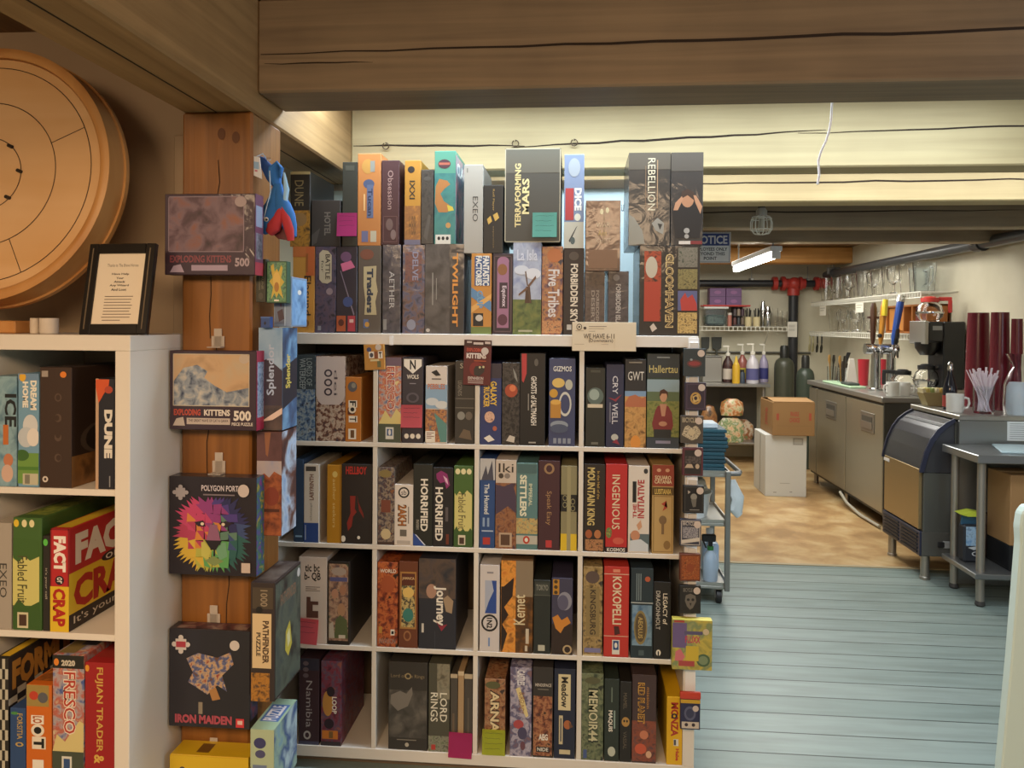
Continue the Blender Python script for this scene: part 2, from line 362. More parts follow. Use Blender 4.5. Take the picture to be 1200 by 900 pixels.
# ---- row 0
cell(0, 0, [
 (347, 369, 416, ARTB, 'misty teal game box with pale lettering down spine', [R(0, 0, 100, 40, '#34424a'), T('LORDS OF', 55, 4, 85, 36, '#9aa8a8'), T('WATERDEEP', 18, 4, 50, 40, '#a8b4b4')], dict(dep=.29)),
 (370, 404.5, 417.5, N4(40, '#8a8078', '#c0b0a0', '#6a4030', '#3a3a48'), 'wide pale box with rounded grey panel over busy figures', [P([(0, 0), (100, 0), (100, 46), (92, 53), (80, 57), (20, 57), (8, 53), (0, 46)], '#c2b8b6'), E(42, 20, 14, 4.5, '#3a3440'), E(42, 20, 8, 2.6, '#c2b8b6'), E(42, 31, 14, 4.5, '#3a3440'), E(42, 31, 8, 2.6, '#c2b8b6'), E(42, 42, 14, 4.5, '#3a3440'), E(42, 42, 8, 2.6, '#c2b8b6'), T('dei', 62, 16, 74, 46, '#4a4450')]),
 (404.5, 423, 442, '#b8742c', 'short orange game box with cut-out letter title', [E(45, 15, 30, 8, '#5a5a60'), E(52, 13, 14, 4, '#8a8a80'), R(20, 36, 75, 47, W_), T('F', 28, 37, 68, 46, K_, 'd', .02), R(15, 48, 60, 58, '#5a3020'), E(45, 50, 24, 6, '#e0d8c8'), E(45, 50, 13, 3.2, K_), R(22, 60, 78, 70, W_), T('T', 28, 61, 70, 69, K_, 'd', .02), R(20, 80, 70, 96, W_), R(34, 82, 58, 94, '#6a4a2a')]),
])
cell(0, 1, [
 (443.5, 470, 419, N4(36, '#5a6a98', '#b8a8a0', '#c0604a', '#d8c890'), 'painterly box with red curving title and green foot', [R(0, 0, 100, 10, '#6a5868'), P([(0, 78), (30, 62), (55, 72), (80, 60), (100, 66), (100, 78)], '#d8c884'), R(0, 78, 100, 100, '#4c5444'), R(32, 82, 68, 96, '#d8d8d0'), R(38, 84, 62, 92, '#3a5a8a'), E(50, 88, 6, 3.4, '#e4e4e0'), T('FRESCO', 34, 10, 74, 62, '#e8d8c8', 'd', .03), T('FRESCO', 37, 11, 71, 61, '#b04030')]),
 (471, 496, 419, '#342f38', 'black spine with white crest at top and icons below', [P([(8, 2), (92, 2), (92, 10), (50, 19), (8, 10)], W_), T('N', 36, 3, 64, 14, K_, 'h', .03), T('WOLS', 22, 20, 78, 25, W_, 'h', .02), R(35, 30, 65, 31, '#8a8690'), E(50, 47, 30, 6, '#55505a'), E(50, 47, 20, 4, '#342f38'), E(22, 92, 11, 3, W_), E(50, 92, 11, 3, W_), E(78, 92, 11, 3, W_)]),
 (498.5, 524, 429, '#d4ccc4', 'light box with sky-blue seaside picture and orange title', [R(0, 24, 100, 55, '#88a8c4'), E(30, 46, 30, 5, '#c8d0d4'), E(75, 50, 30, 5, '#d0d4d4'), P([(25, 8), (50, 5), (70, 12), (48, 13)], K_), R(28, 16, 72, 17.5, '#5a5450'), T('PEBBLES', 10, 23, 90, 30, '#c07040', 'h', .02), R(0, 56, 100, 98, N4(44, '#7a4a30', '#c08a58', '#88584a', '#4a7a78')), P([(40, 60), (100, 75), (100, 98), (70, 98)], '#5a8a84'), R(0, 84, 45, 98, W_), *small(86, 4, '#7a4a40', 6, 40)]),
 (533, 556, 423, '#38342f', 'charcoal spine ruled off into panels with round emblems', [T('SAI', 25, 3, 75, 9, '#b8b0a0', 'h'), R(0, 45, 100, 45.8, '#7a756a'), R(0, 56, 100, 56.8, '#7a756a'), E(32, 66, 20, 5, '#8a8a84'), E(72, 66, 18, 5, '#6a6258'), P([(20, 92), (45, 82), (78, 84), (88, 95)], '#6a5a48'), T('LEGENDS', 15, 24, 35, 42, '#8a8478')]),
])
cell(0, 2, [
 (562.5, 587.5, 426, '#2f3a6c', 'blue spine with bold yellow two-line title', [R(0, 0, 100, 18, '#38303c'), T('GALAXY', 48, 22, 78, 52, '#e8c048', 'd', .03), T('TRUCKER', 16, 25, 44, 54, '#e8c048', 'd', .03), E(45, 66, 24, 7, N4(60, '#c8a088', '#e0b8a0', '#8a5a50')), E(70, 80, 10, 3, '#b06048'), P([(18, 92), (45, 88), (70, 94), (40, 97)], W_)]),
 (588, 609, 425, ARTD, 'dark spine with glowing red shape near the top', [E(52, 34, 36, 8, '#a84a30'), E(60, 31, 18, 4, '#d87a50'), P([(60, 6), (80, 14), (88, 24), (70, 18)], '#8a8a84'), P([(25, 95), (45, 88), (75, 90), (70, 97)], '#c8c0b4')]),
 (609, 639, 414, K_, 'tall black spine with red corner strip and white title', [P([(6, 0), (26, 0), (26, 22), (14, 32), (8, 30)], '#b83a3c'), E(64, 10, 8, 4, '#5a5650'), T('GHOSTS of SALTMARSH', 44, 25, 66, 78, W_, 'd', .02), R(32, 44, 36, 62, '#8a8680'), R(36, 96, 64, 97.5, '#a8a49a')]),
 (643, 674, 420, '#3c4468', 'glossy blue spine with yellow machine drawing', [T('GIZMOS', 16, 9, 86, 15, '#dcdcd8', 'h', .02), E(36, 28, 24, 5.5, '#d8b868'), E(76, 30, 14, 6, '#b8b8a8'), E(18, 40, 16, 5, '#c89838'), E(62, 52, 24, 14, '#c8c8c0'), E(62, 52, 18, 11, '#3c4468'), R(6, 50, 46, 68, '#b88438'), E(26, 50, 20, 3, '#d8a850'), E(40, 76, 34, 5, '#8a94a0'), E(40, 80, 34, 5, '#4a546c'), *[R(18+i*18, 91, 30+i*18, 97, '#8890a0') for i in range(4)]], dict(wrap=True)),
])
cell(0, 3, [
 (686, 709, 431, '#2a2c26', 'plain black-green spine with pale dome picture and cream band', [R(25, 3, 75, 6, '#4a4c44'), E(50, 36, 42, 11, '#5a6a64'), E(44, 34, 26, 7, '#98a8a0'), R(10, 46, 88, 50.5, '#cfc4ac'), R(30, 94, 66, 97, '#6a6a60')]),
 (710, 731, 427, '#2c2f4a', 'navy spine with pale futuristic capitals and red slashes', [T('CRY', 36, 14, 66, 36, '#ccccd4', 'd', .01), P([(10, 40), (50, 42), (90, 36), (55, 45)], '#8a3040'), T('WELL', 34, 47, 66, 72, '#ccccd4', 'd', .01), R(20, 46, 26, 70, '#7a7a88'), E(50, 88, 20, 4, '#b8b8b0'), P([(35, 94), (60, 90), (80, 97)], '#8a3040')]),
 (732, 757, 421, '#2a2a2c', 'black spine with big white initials over desert cattle picture', [R(18, 3, 80, 4.5, '#8a8478'), T('GWT', 14, 14, 90, 24, '#d8d4cc', 'h'), R(0, 36, 100, 100, N4(30, '#a87a48', '#c89a5c', '#6a4a2c')), R(0, 36, 100, 42, '#7a98b8'), P([(0, 50), (20, 42), (50, 40), (80, 44), (100, 42), (100, 54), (0, 54)], '#b06a4a'), E(52, 94, 24, 8, '#d89040')]),
 (758, 796, 415, '#2e3f34', 'wide green spine showing a woman in red before fields', [R(0, 0, 100, 25, '#2f3638'), T('Hallertau', 6, 12, 94, 20, '#d0c078', 'h'), R(30, 3, 70, 4.2, '#8a9090'), R(0, 27, 100, 88, '#8aa0a8'), R(0, 40, 100, 50, '#5a6a4a'), R(0, 50, 100, 88, N4(30, '#5a6a34', '#88884a', '#4a5a30')), P([(26, 60), (34, 55), (66, 55), (78, 62), (82, 76), (70, 88), (26, 88), (16, 74)], '#7c3030'), P([(40, 53), (62, 53), (56, 66), (46, 66)], '#b88468'), E(51, 45, 11, 6, '#c09070'), P([(38, 46), (40, 39), (52, 37), (64, 40), (66, 47), (60, 42), (46, 42)], '#4a2a1c'), R(22, 80, 76, 89, '#2a2c2c'), E(50, 74, 13, 2.6, '#b88468'), R(0, 89, 100, 100, '#38404a'), R(28, 92, 74, 95, '#8a88a0')]),
])
# ---- row 1
cell(1, 0, [
 (344, 355.5, 538, '#2c4462', 'dark blue spine half hidden behind the post boxes', [R(20, 92, 90, 94, '#8ab0d0')]),
 (356, 374, 544, '#d8d0c4', 'white spine with deep blue foot and brown upright title', [R(12, 3, 78, 9, '#4a4440'), T('LABYRINTH', 36, 13, 64, 46, '#6a3a28', 'u', .02), T('schatzjagd', 40, 50, 56, 72, '#8a8478', 'u'), R(0, 75, 96, 100, '#2c4a8c'), R(8, 78, 14, 97, '#a8b8d0')], dict(dep=.26)),
 (383, 400, 545, '#b88420', 'plain mustard yellow spine with faint pale title', [E(55, 12, 18, 4, '#d8c070'), T('aether seekers', 40, 18, 62, 80, '#d8c480', 'd'), R(88, 0, 100, 100, '#9a6c18')]),
 (400, 436, 544, '#2a2422', 'black spine with red ragged title and red figure', [T('HELLBOY', 14, 3, 82, 13, '#b83028', 'h', .03), P([(28, 40), (46, 40), (44, 56), (50, 60), (38, 66), (34, 78), (22, 84), (18, 74), (30, 62)], '#8a2c24'), P([(50, 38), (56, 48), (72, 62), (74, 68), (58, 58)], '#7a2820'), E(6, 94, 8, 4, W_), E(56, 92, 10, 3.6, '#1a1818'), E(57, 92, 5, 2.2, W_)], dict(wrap=True)),
])
cell(1, 1, [
 (442.6, 462, 548, N4(40, '#5a4a40', '#9a8a78', '#3a3848', '#8a5a38'), 'crowded brown and grey cartoon spine, leftmost box', [E(45, 8, 38, 5, '#8a7a4a'), R(20, 42, 78, 58, '#7a4434'), E(50, 86, 30, 7, '#c8b890'), R(0, 96, 100, 100, '#4a3a34')]),
 (462, 484, 568, '#dcd4cc', 'short white spine with brushed black and orange title', [E(50, 13, 30, 9, K_), E(50, 13, 22, 6.5, '#dcd4cc'), T('sb', 36, 9, 64, 17, K_, 'h'), T('2AKH', 18, 33, 66, 68, '#1a1614', 'd', .05), T('2AKH', 22, 34, 62, 67, '#b06a2c', 'd', .02), R(74, 36, 78, 64, '#4a4440'), R(30, 74, 66, 85, '#6a645c'), R(14, 92, 86, 98, '#b8b0a8')]),
 (484, 507, 544, '#22241e', 'black-green spine with white rounded capitals, blue corner triangle', [T('HORRIFIED', 38, 18, 76, 82, W_, 'd', .03), T('monsters', 16, 68, 32, 80, '#b8b4a8', 'd'), P([(0, 84), (62, 98), (62, 100), (0, 100)], '#2c4a94'), P([(10, 86), (16, 86), (66, 99), (58, 99)], '#c8d0e0')]),
 (507, 531, 548, '#1e1b1d', 'black spine with white capitals and magenta monster shape', [P([(16, 8), (40, 4), (70, 8), (84, 22), (66, 27), (58, 18), (36, 20), (18, 14)], '#8a2c6a'), P([(50, 10), (70, 14), (76, 22), (62, 18)], '#d8b0c8'), T('HORRIFIED', 12, 25, 50, 93, W_, 'd', .03), R(62, 50, 76, 68, '#5a5456'), R(66, 84, 80, 97, '#6a3020')]),
 (531.6, 554, 546, '#4a6a34', 'green jungle spine with pale yellow centre and fruit tokens', [R(4, 30, 96, 80, '#cfc77e'), P([(0, 80), (16, 74), (30, 82), (50, 77), (70, 83), (88, 76), (100, 80), (100, 100), (0, 100)], '#3c5a2a'), P([(0, 32), (14, 37), (30, 31), (48, 36), (70, 30), (100, 36), (100, 16), (0, 16)], '#48682f'), E(20, 7, 13, 3.6, '#e0d8a8'), E(50, 7, 13, 3.6, '#e0d8a8'), E(80, 7, 13, 3.6, '#e0d8a8'), T('Fabled Fruit', 24, 34, 62, 78, '#4a4430', 'd'), R(24, 85, 62, 97, '#d8d0b8'), R(30, 88, 56, 96, '#4a3428')]),
])
cell(1, 2, [
 (562, 580, 537.5, '#2a4a80', 'blue spine with white upright serif title, leftmost box', [R(0, 0, 100, 24, '#b8b8b8'), P([(10, 24), (40, 8), (52, 18), (80, 2), (90, 24)], '#4a4a58'), T('The Hunted', 30, 28, 62, 62, '#d8dcdc', 'd', .02), R(20, 66, 34, 76, '#8aa0c0'), R(50, 66, 64, 76, '#8aa0c0'), R(14, 80, 90, 81.5, '#a8b8d0'), R(22, 88, 70, 96, '#b03a34')]),
 (580.5, 605, 539, '#c8bcb0', 'pale spine with brush lettering over brown eastern street', [T('Iki', 14, 4, 86, 14, '#2c2420', 'h'), E(26, 18, 12, 3, '#4a4038'), E(56, 18, 14, 3, '#8a8078'), R(0, 26, 100, 100, N4(34, '#6a3c2c', '#9a6a48', '#4a3440')), P([(0, 28), (40, 30), (80, 26), (100, 40), (100, 60), (60, 52), (0, 62)], '#4a3c50'), R(18, 82, 80, 98, '#b8a088'), R(26, 84, 70, 96, '#5a4030')]),
 (605, 630, 542.5, '#5a8082', 'teal spine with chunky cream title and grey crest foot', [R(4, 2, 96, 12, '#4a686a'), T('SETTLERS', 16, 14, 48, 62, '#e0e0c8', 'd', .04), T('IMPERIAL', 58, 24, 74, 50, '#d0d4b8', 'd', .02), R(0, 64, 100, 82, N4(50, '#8aa080', '#c8a868', '#4a6a68')), R(0, 84, 100, 94, '#b8b4a8'), E(48, 89, 16, 4.6, '#b8402c'), E(48, 89, 8, 2.4, '#e0dcd0')]),
 (630.5, 656, 540, '#46282e', 'plain maroon spine with gold ornament and script', [E(50, 9, 24, 6, '#9a7a58'), E(50, 9, 14, 4, '#46282e'), T('Speak Easy', 34, 34, 62, 72, '#a8845c', 'd'), R(36, 89, 64, 97, '#b83a3c')]),
 (657, 676, 546, '#8a8464', 'dull gold spine with black lattice band and bright foot', [R(0, 34, 100, 54, K_), *[E(25+50*(i % 2), 38+i*4, 14, 3.5, '#8a8464') for i in range(4)], *[E(25+50*(i % 2), 38+i*4, 10, 2.4, K_) for i in range(4)], R(0, 80, 100, 100, '#d8b82c'), R(38, 0, 62, 100, '#9a9470')], dict(dep=.24)),
])
cell(1, 3, [
 (684, 709, 544, '#2c241e', 'black spine with long yellow-gold fantasy title', [T('MOUNTAIN KING', 16, 4, 52, 70, '#c8b474', 'd', .03), T('In the Hall of the', 62, 8, 74, 40, '#b89850', 'd', .01), E(24, 80, 16, 5, '#a05834'), E(66, 80, 16, 5, '#b07044'), R(8, 86, 92, 99, N4(60, '#6a4030', '#b88458', '#2a201c'))]),
 (709.5, 735, 544, '#b82c2c', 'bright red spine with pale serif capitals and black foot', [T('INGENIOUS', 30, 12, 66, 74, '#d8c8a8', 'd', .01), E(16, 78, 14, 6, N4(90, '#c8a040', '#4a8a50', '#a03030')), R(0, 94, 100, 100, '#2a1a20'), T('KOSMOS', 8, 95, 92, 99.3, '#e0dcd4', 'h', .02), E(60, 87, 26, 4, '#c85a4a')]),
 (736, 761, 546, '#d8d0c6', 'white spine with red upright title and seated grey man', [E(82, 6, 10, 3, '#3a3a3a'), T('INITIATIVE', 44, 16, 76, 60, '#a83034', 'u', .03), T('THE', 22, 44, 40, 60, '#a83034', 'u', .03), R(20, 18, 38, 42, '#1c1a1c'), R(10, 78, 100, 98, '#5a6a70'), E(34, 80, 22, 6, '#c08868'), P([(40, 68), (60, 62), (66, 70), (50, 74)], '#c89878'), P([(10, 86), (60, 84), (96, 90), (96, 98), (6, 98)], '#c8d0d8')]),
 (764, 789.5, 545, '#b89a64', 'tan spine with red top panel and parchment pipe drawing', [R(0, 0, 100, 24, '#8c3c28'), E(30, 6, 10, 2, '#c89878'), E(70, 6, 10, 2, '#c89878'), T('SQUARO\nCATANIA', 10, 12, 90, 21, '#d8c8a0', 'h', .02), R(0, 25, 100, 34, '#5a4420'), T('LUSITANIA', 12, 27, 88, 33, '#d8b860', 'h', .02), F(6, 35, 94, 98, 3, '#8a6c3c'), P([(42, 44), (70, 48), (48, 52), (66, 40)], '#a84030'), E(50, 62, 18, 5, '#7a6040'), R(44, 62, 56, 78, '#7a6040'), E(70, 90, 16, 5, '#8a6c40')]),
])
# ---- row 2
cell(2, 0, [
 (350, 383, 653, '#cfc2b8', 'tall white box with scratchy black title and brown key block', [T('tic bc\nb- QB', 20, 8, 78, 28, '#2a2422', 'h', .02), *small(34, 3, '#8a7e74', 24, 76), P([(28, 46), (42, 46), (42, 51), (70, 51), (70, 55), (50, 55), (50, 62), (70, 62), (70, 70), (28, 70)], '#5a3a30')], dict(dep=.3)),
 (384, 410, 658, '#2a2420', 'dark-edged spine showing a crowd of painted faces', [R(5, 3, 92, 95, N4(26, '#4a4450', '#8a6a5a', '#b89880', '#3a4a3a')), E(50, 12, 34, 5, '#a89a90'), R(10, 19, 88, 24, '#5a5a88'), E(32, 39, 15, 6, '#b88a70'), E(68, 34, 15, 6, '#a87a60'), E(62, 58, 18, 8, '#b08868'), P([(36, 70), (56, 64), (88, 70), (92, 92), (30, 92)], '#5a6440'), P([(6, 76), (24, 72), (32, 92), (6, 92)], '#b8b0a0'), R(50, 88, 80, 92, '#c8c0b0')]),
])
cell(2, 1, [
 (442, 466, 659, N4(30, '#4a2018', '#8a3c22', '#c06a38', '#2a1814'), 'fiery red-brown spine with small white capitals at top', [T('WORLD', 12, 8, 92, 12.5, '#e0d4c4', 'h', .03), E(52, 26, 34, 10, '#a0502c'), R(8, 76, 24, 84, '#b88a3c'), R(66, 79, 86, 86, W_), R(70, 81, 82, 84.5, K_), T('INVASION', 10, 90, 90, 96, '#9a9088', 'h')]),
 (467, 489.6, 658, '#6a3a22', 'brown spine with gold-bordered oval window of green sea', [R(8, 12, 92, 78, '#a87a40'), R(15, 14, 85, 76, N4(40, '#4a6a60', '#c8b070', '#2a3a38', '#8a5a30')), R(15, 14, 85, 28, '#5a2c1c'), T('JAMAICA', 18, 18, 82, 22, '#d8b888', 'h', .02), E(50, 36, 30, 6, '#d8b868'), E(50, 62, 28, 8, '#3a7a70'), E(46, 86, 20, 6, '#9a6a44'), E(46, 86, 13, 4, '#6a3a22')]),
 (490.6, 534, 655, '#2a2b34', 'very wide dark spine with white brush-script title', [R(0, 0, 100, 44, N4(16, '#2c2e36', '#5a4a40', '#3a3c48')), E(34, 36, 14, 8, '#a88470'), P([(66, 44), (78, 40), (94, 46), (90, 60), (74, 58)], '#a08a70'), T('Journey', 40, 30, 74, 74, W_, 'd', .03), P([(46, 68), (58, 74), (78, 72), (62, 80)], '#8a2c3c'), R(8, 72, 14, 82, '#c8c4bc'), R(44, 80, 44.8, 100, '#4a4c58')], dict(dep=.3)),
])
cell(2, 2, [
 (562, 585.5, 662, '#cdc8c8', 'white spine with blue square and big black numeral badge', [R(36, 8, 68, 10, '#8a8890'), R(26, 18, 84, 56, '#2c4a94'), P([(26, 18), (60, 18), (70, 30), (46, 42), (26, 56)], '#a8b0c4'), E(50, 67, 42, 10, K_), E(50, 67, 33, 7.6, '#cdc8c8'), T('1N2', 36, 61, 64, 73, K_, 'd', .04), R(44, 84, 52, 94, '#6a8ac0')]),
 (587, 624.5, 655, '#5a4024', 'wide brown and orange spine with tall pale sideways title', [R(0, 2, 46, 100, N4(22, '#c87428', '#e09a40', '#7a4418')), P([(8, 30), (40, 20), (36, 40), (10, 52), (24, 60), (4, 70), (20, 80), (4, 100), (0, 100), (0, 30)], '#2a1a12'), R(46, 2, 100, 40, '#8a7a64'), R(46, 40, 100, 100, N4(20, '#8a5a20', '#5a3a18', '#3a2a18')), T('Kemet', 40, 38, 76, 70, '#d8cca8', 'u', .01), R(78, 74, 88, 90, '#c8bca8'), R(76, 92, 84, 98, '#c8bca8')], dict(dep=.3)),
 (625, 645, 680, '#282c28', 'short near-black spine with grey capital panel at top', [R(8, 3, 92, 20, '#3a3e38'), T('TOKYO', 14, 6, 86, 14, '#8a8a80', 'h', .02), R(0, 20, 100, 21, '#5a5c54'), R(28, 88, 68, 96, '#b8b8a8')]),
 (646, 671, 677.5, '#3a3650', 'night-blue spine with silver moon and orange creature', [R(6, 2, 36, 22, '#b8842c'), *[E(20, 5+i*7, 9, 2.4, '#4a3820') for i in range(3)], E(62, 30, 34, 12, '#8a8a98'), E(54, 32, 26, 10, '#5a5870'), R(0, 60, 100, 100, '#32241e'), P([(4, 52), (30, 48), (48, 55), (76, 50), (92, 58), (60, 64), (44, 72), (20, 66)], '#c88434'), E(76, 93, 22, 6, '#b8a078'), E(76, 93, 14, 4, '#32241e')], dict(wrap=True)),
])
cell(2, 3, [
 (683, 706, 664, N4(30, '#4a3a28', '#8a7448', '#a89060', '#3a3430'), 'weathered brown-gold spine with dark sideways title', [E(48, 12, 36, 7, '#5a4a44'), R(16, 24, 84, 78, '#8a784e'), T('KINGSBURG', 36, 26, 66, 76, '#3a2c20', 'd', .02), R(8, 91, 92, 96, '#7a78a0'), R(0, 98, 100, 100, '#c8b890')]),
 (707.5, 737, 664, '#b8342a', 'vivid red spine with tall cream decorative capitals', [R(0, 8, 100, 8.8, '#d8b8a0'), R(36, 3, 64, 6.5, '#d88a70'), T('KOKOPELLI', 34, 11, 70, 64, '#dccfb0', 'd', .02), P([(40, 66), (60, 66), (66, 74), (44, 76)], '#4a2420'), R(0, 76.5, 100, 77.2, '#d8b8a0'), R(34, 81, 64, 97, '#d8d4cc'), R(38, 82, 60, 92, '#2c4a80'), E(49, 87, 6, 3, W_)]),
 (739, 765.5, 666, '#26343c', 'dark blue-grey spine with light blue lower panel', [E(74, 12, 12, 3, '#b05a3c'), *[R(24+i*9, 6, 28+i*9, 36, '#7a8a90') for i in range(3)], R(0, 38, 100, 39, '#b8c0c0'), R(6, 41, 94, 86, N4(18, '#4a7098', '#7a98b0', '#34587c')), E(44, 66, 30, 19, '#8a7a4a'), E(44, 66, 24, 16, '#5a4c34'), T('AEOLUS', 34, 54, 54, 78, '#b8a060', 'd', .02), R(36, 91, 60, 97, '#4a5a60')]),
 (765.5, 786, 682, '#211f1e', 'black spine with two-line white serif title', [T("LEGACY of", 54, 15, 80, 55, W_, 'd', .01), T("DRAGONHOLT", 14, 12, 38, 62, '#d0ccc4', 'd'), E(30, 92, 14, 4, W_), R(26, 90, 34, 96, '#211f1e')]),
])
# ---- row 3
cell(3, 0, [
 (350, 374, 771.6, '#3a2228', 'dark wine-red spine with grey handwritten title', [R(0, 0, 100, 14, '#2e2a38'), T('Namibia', 36, 26, 66, 80, '#a8a0a0', 'd'), *[E(34, 6+i*7, 14, 2.6, '#6a5a5e') for i in range(3)], E(42, 89, 18, 5, '#b8b0ac'), E(42, 89, 10, 3, '#3a2228'), R(0, 96, 100, 100, '#4a4860')]),
 (376, 400, 775, N4(26, '#4a2434', '#7a3040', '#5a4a60', '#8a5048'), 'purple-red spine with orange blot and white four-letter title', [E(34, 50, 26, 15, '#b8843c'), E(48, 36, 20, 6, '#2a1a24'), E(40, 74, 24, 6, '#2a1a24'), T('LOOP', 54, 42, 78, 62, W_, 'd', .03), R(6, 82, 84, 92, '#c87828'), R(40, 83, 60, 91, '#7a5a2c'), R(0, 95, 100, 100, '#3a3034')]),
])
cell(3, 1, [
 (455, 501, 776, '#35302a', 'extra wide charcoal box with faint grey battle artwork', [R(2, 32, 98, 86, N4(18, '#35302a', '#4a4640', '#6a645c')), P([(6, 38), (30, 33), (46, 36), (60, 28), (62, 36), (50, 50), (24, 56), (6, 48)], '#7a746c'), T('Lord of the Rings', 6, 14, 92, 19, '#8a7a5c', 'h'), E(50, 16, 8, 3.6, '#9a8a64'), E(50, 16, 5, 2.2, '#35302a'), R(22, 88, 72, 89, '#8a8478'), E(48, 94, 5, 2.4, '#b8b0a0')], dict(dep=.3)),
 (502, 527, 778, '#4c4a3c', 'grey-green spine with large two-line white serif title', [R(40, 0, 100, 40, N4(20, '#6a6a5a', '#8a8470', '#5a5444')), T('LORD', 54, 33, 88, 66, '#e0dccc', 'd', .01), T('RINGS', 10, 33, 44, 66, '#e0dccc', 'd', .01), R(0, 82, 100, 100, N4(50, '#3a3a30', '#8a8a78', '#5a6a4a')), R(14, 92, 34, 98, '#b03a30')]),
 (527.5, 536, 790, '#4c463e', 'slim grey book-like box left of the tan one', [R(0, 0, 100, 5, '#b8a88c'), R(30, 50, 60, 98, '#6a5a48')], dict(dep=.25)),
 (536.3, 543.5, 787, '#a88c68', 'slim tan box between two grey ones', [R(0, 0, 100, 5, '#c8b494')], dict(dep=.25)),
 (543.8, 553.5, 790, '#48423c', 'slim grey book-like box right of the tan one', [R(0, 0, 100, 6, '#b8a88c'), R(40, 30, 60, 90, '#5e564c')], dict(dep=.25)),
])
cell(3, 2, [
 (567.5, 592, 796, N4(34, '#4a2c22', '#8a5a3c', '#a8805c', '#3a2a28'), 'short brown jungle spine with big cream title', [E(40, 8, 36, 5, '#5a5a38'), T('ARNAK', 26, 14, 72, 86, '#2a1a14', 'd', .08), T('ARNAK', 28, 16, 70, 84, '#dccaa0', 'd', .03)]),
 (597.5, 623, 782.5, N4(26, '#8a88a0', '#b0a8b8', '#5a587a', '#7a5a60'), 'lavender spine with cream curved title over jumbled figures', [T('CASTLES', 32, 3, 68, 20, '#d8d8dc', 'd', .03), P([(26, 24), (44, 22), (66, 36), (86, 54), (74, 56), (52, 44)], '#d8c890'), T('BURGUNDY', 42, 28, 66, 52, '#8a5a30', 'd', .01), E(40, 64, 24, 5, '#a8484a'), E(58, 74, 22, 7, '#4a4460'), E(60, 88, 12, 5, '#6a4450')], dict(wrap=True)),
 (624, 648, 782, '#35302c', 'dark grey spine with pale small capitals over brown crowd', [T('MINDSPACE', 12, 18, 92, 21.5, '#c0b8ac', 'h', .02), R(24, 24, 78, 25, '#7a746a'), R(4, 32, 96, 98, N4(34, '#3a241c', '#7a4430', '#b07a54', '#2a1c18')), T('AEG', 30, 74, 76, 81, W_, 'h', .04), R(18, 88, 84, 94, K_), T('NIDE', 24, 89, 78, 93, W_, 'h', .02)]),
 (649, 674, 784, '#23283c', 'navy spine with cream title label and small bird', [R(20, 6, 78, 46, '#d4c8a0'), T('Meadow', 34, 9, 66, 43, '#2a2420', 'd', .03), R(24, 52, 42, 84, '#c8bc98'), R(30, 55, 36, 81, '#4a4c58'), E(64, 62, 18, 5, '#a8643c'), P([(70, 58), (92, 64), (74, 66)], '#6a4a34'), R(26, 90, 78, 95, '#c8bc98')]),
])
cell(3, 3, [
 (681, 707, 789.5, N4(30, '#3a4434', '#5a644a', '#788060', '#2c3028'), 'olive camouflage spine with tall cream outlined title', [T('MEMOIR44', 30, 17, 78, 80, '#2a3024', 'd', .06), T('MEMOIR44', 33, 19, 75, 78, '#c8c4a0', 'd', .02), E(50, 8, 36, 4, '#5a5a40'), R(10, 88, 26, 98, '#4a5a8a')]),
 (708, 725.5, 796, '#2a332c', 'short dark green spine with small white word', [T('MAQUIS', 24, 38, 56, 64, W_, 'd', .03), R(64, 38, 74, 60, '#8aa098'), R(46, 10, 54, 28, '#6a786c'), E(50, 88, 26, 6, '#b8beb0')]),
 (726, 740, 799, '#24211d', 'narrow black spine with single gold mask', [T('MAMEL', 30, 14, 60, 34, '#6a6050', 'd'), E(50, 50, 34, 6, '#b08848'), E(38, 49, 8, 1.6, K_), E(62, 49, 8, 1.6, K_), T('VASSAL', 30, 62, 60, 84, '#6a6050', 'd')]),
 (740.5, 769, 791, '#443434', 'dusky spine with gold outlined title and orange robots', [R(0, 52, 100, 98, N4(30, '#443434', '#8a4a34', '#5a4444')), T('RED PLANET', 24, 9, 52, 55, '#d0a048', 'd', .05), T('RED PLANET', 27, 10, 49, 54, '#4a2c1c', 'd', .01), T('mission', 60, 14, 72, 38, '#a8783c', 'd', .01), E(50, 68, 18, 5, '#c07858'), E(36, 84, 24, 6, '#c0583c'), E(70, 90, 12, 4, '#d0a888')]),
 (781, 799.5, 817, '#dcae18', 'bright yellow spine with red racing title', [T('MONZA', 26, 8, 74, 58, '#a83224', 'd', .04), E(48, 28, 20, 4, '#2a2430'), E(48, 28, 8, 1.8, '#dcae18'), R(44, 62, 76, 72, '#d8d4c8'), R(46, 63, 60, 71, '#4a4a54'), T('Haba', 58, 76, 80, 94, '#b83a2c', 'd', .04)], dict(dep=.28)),
])
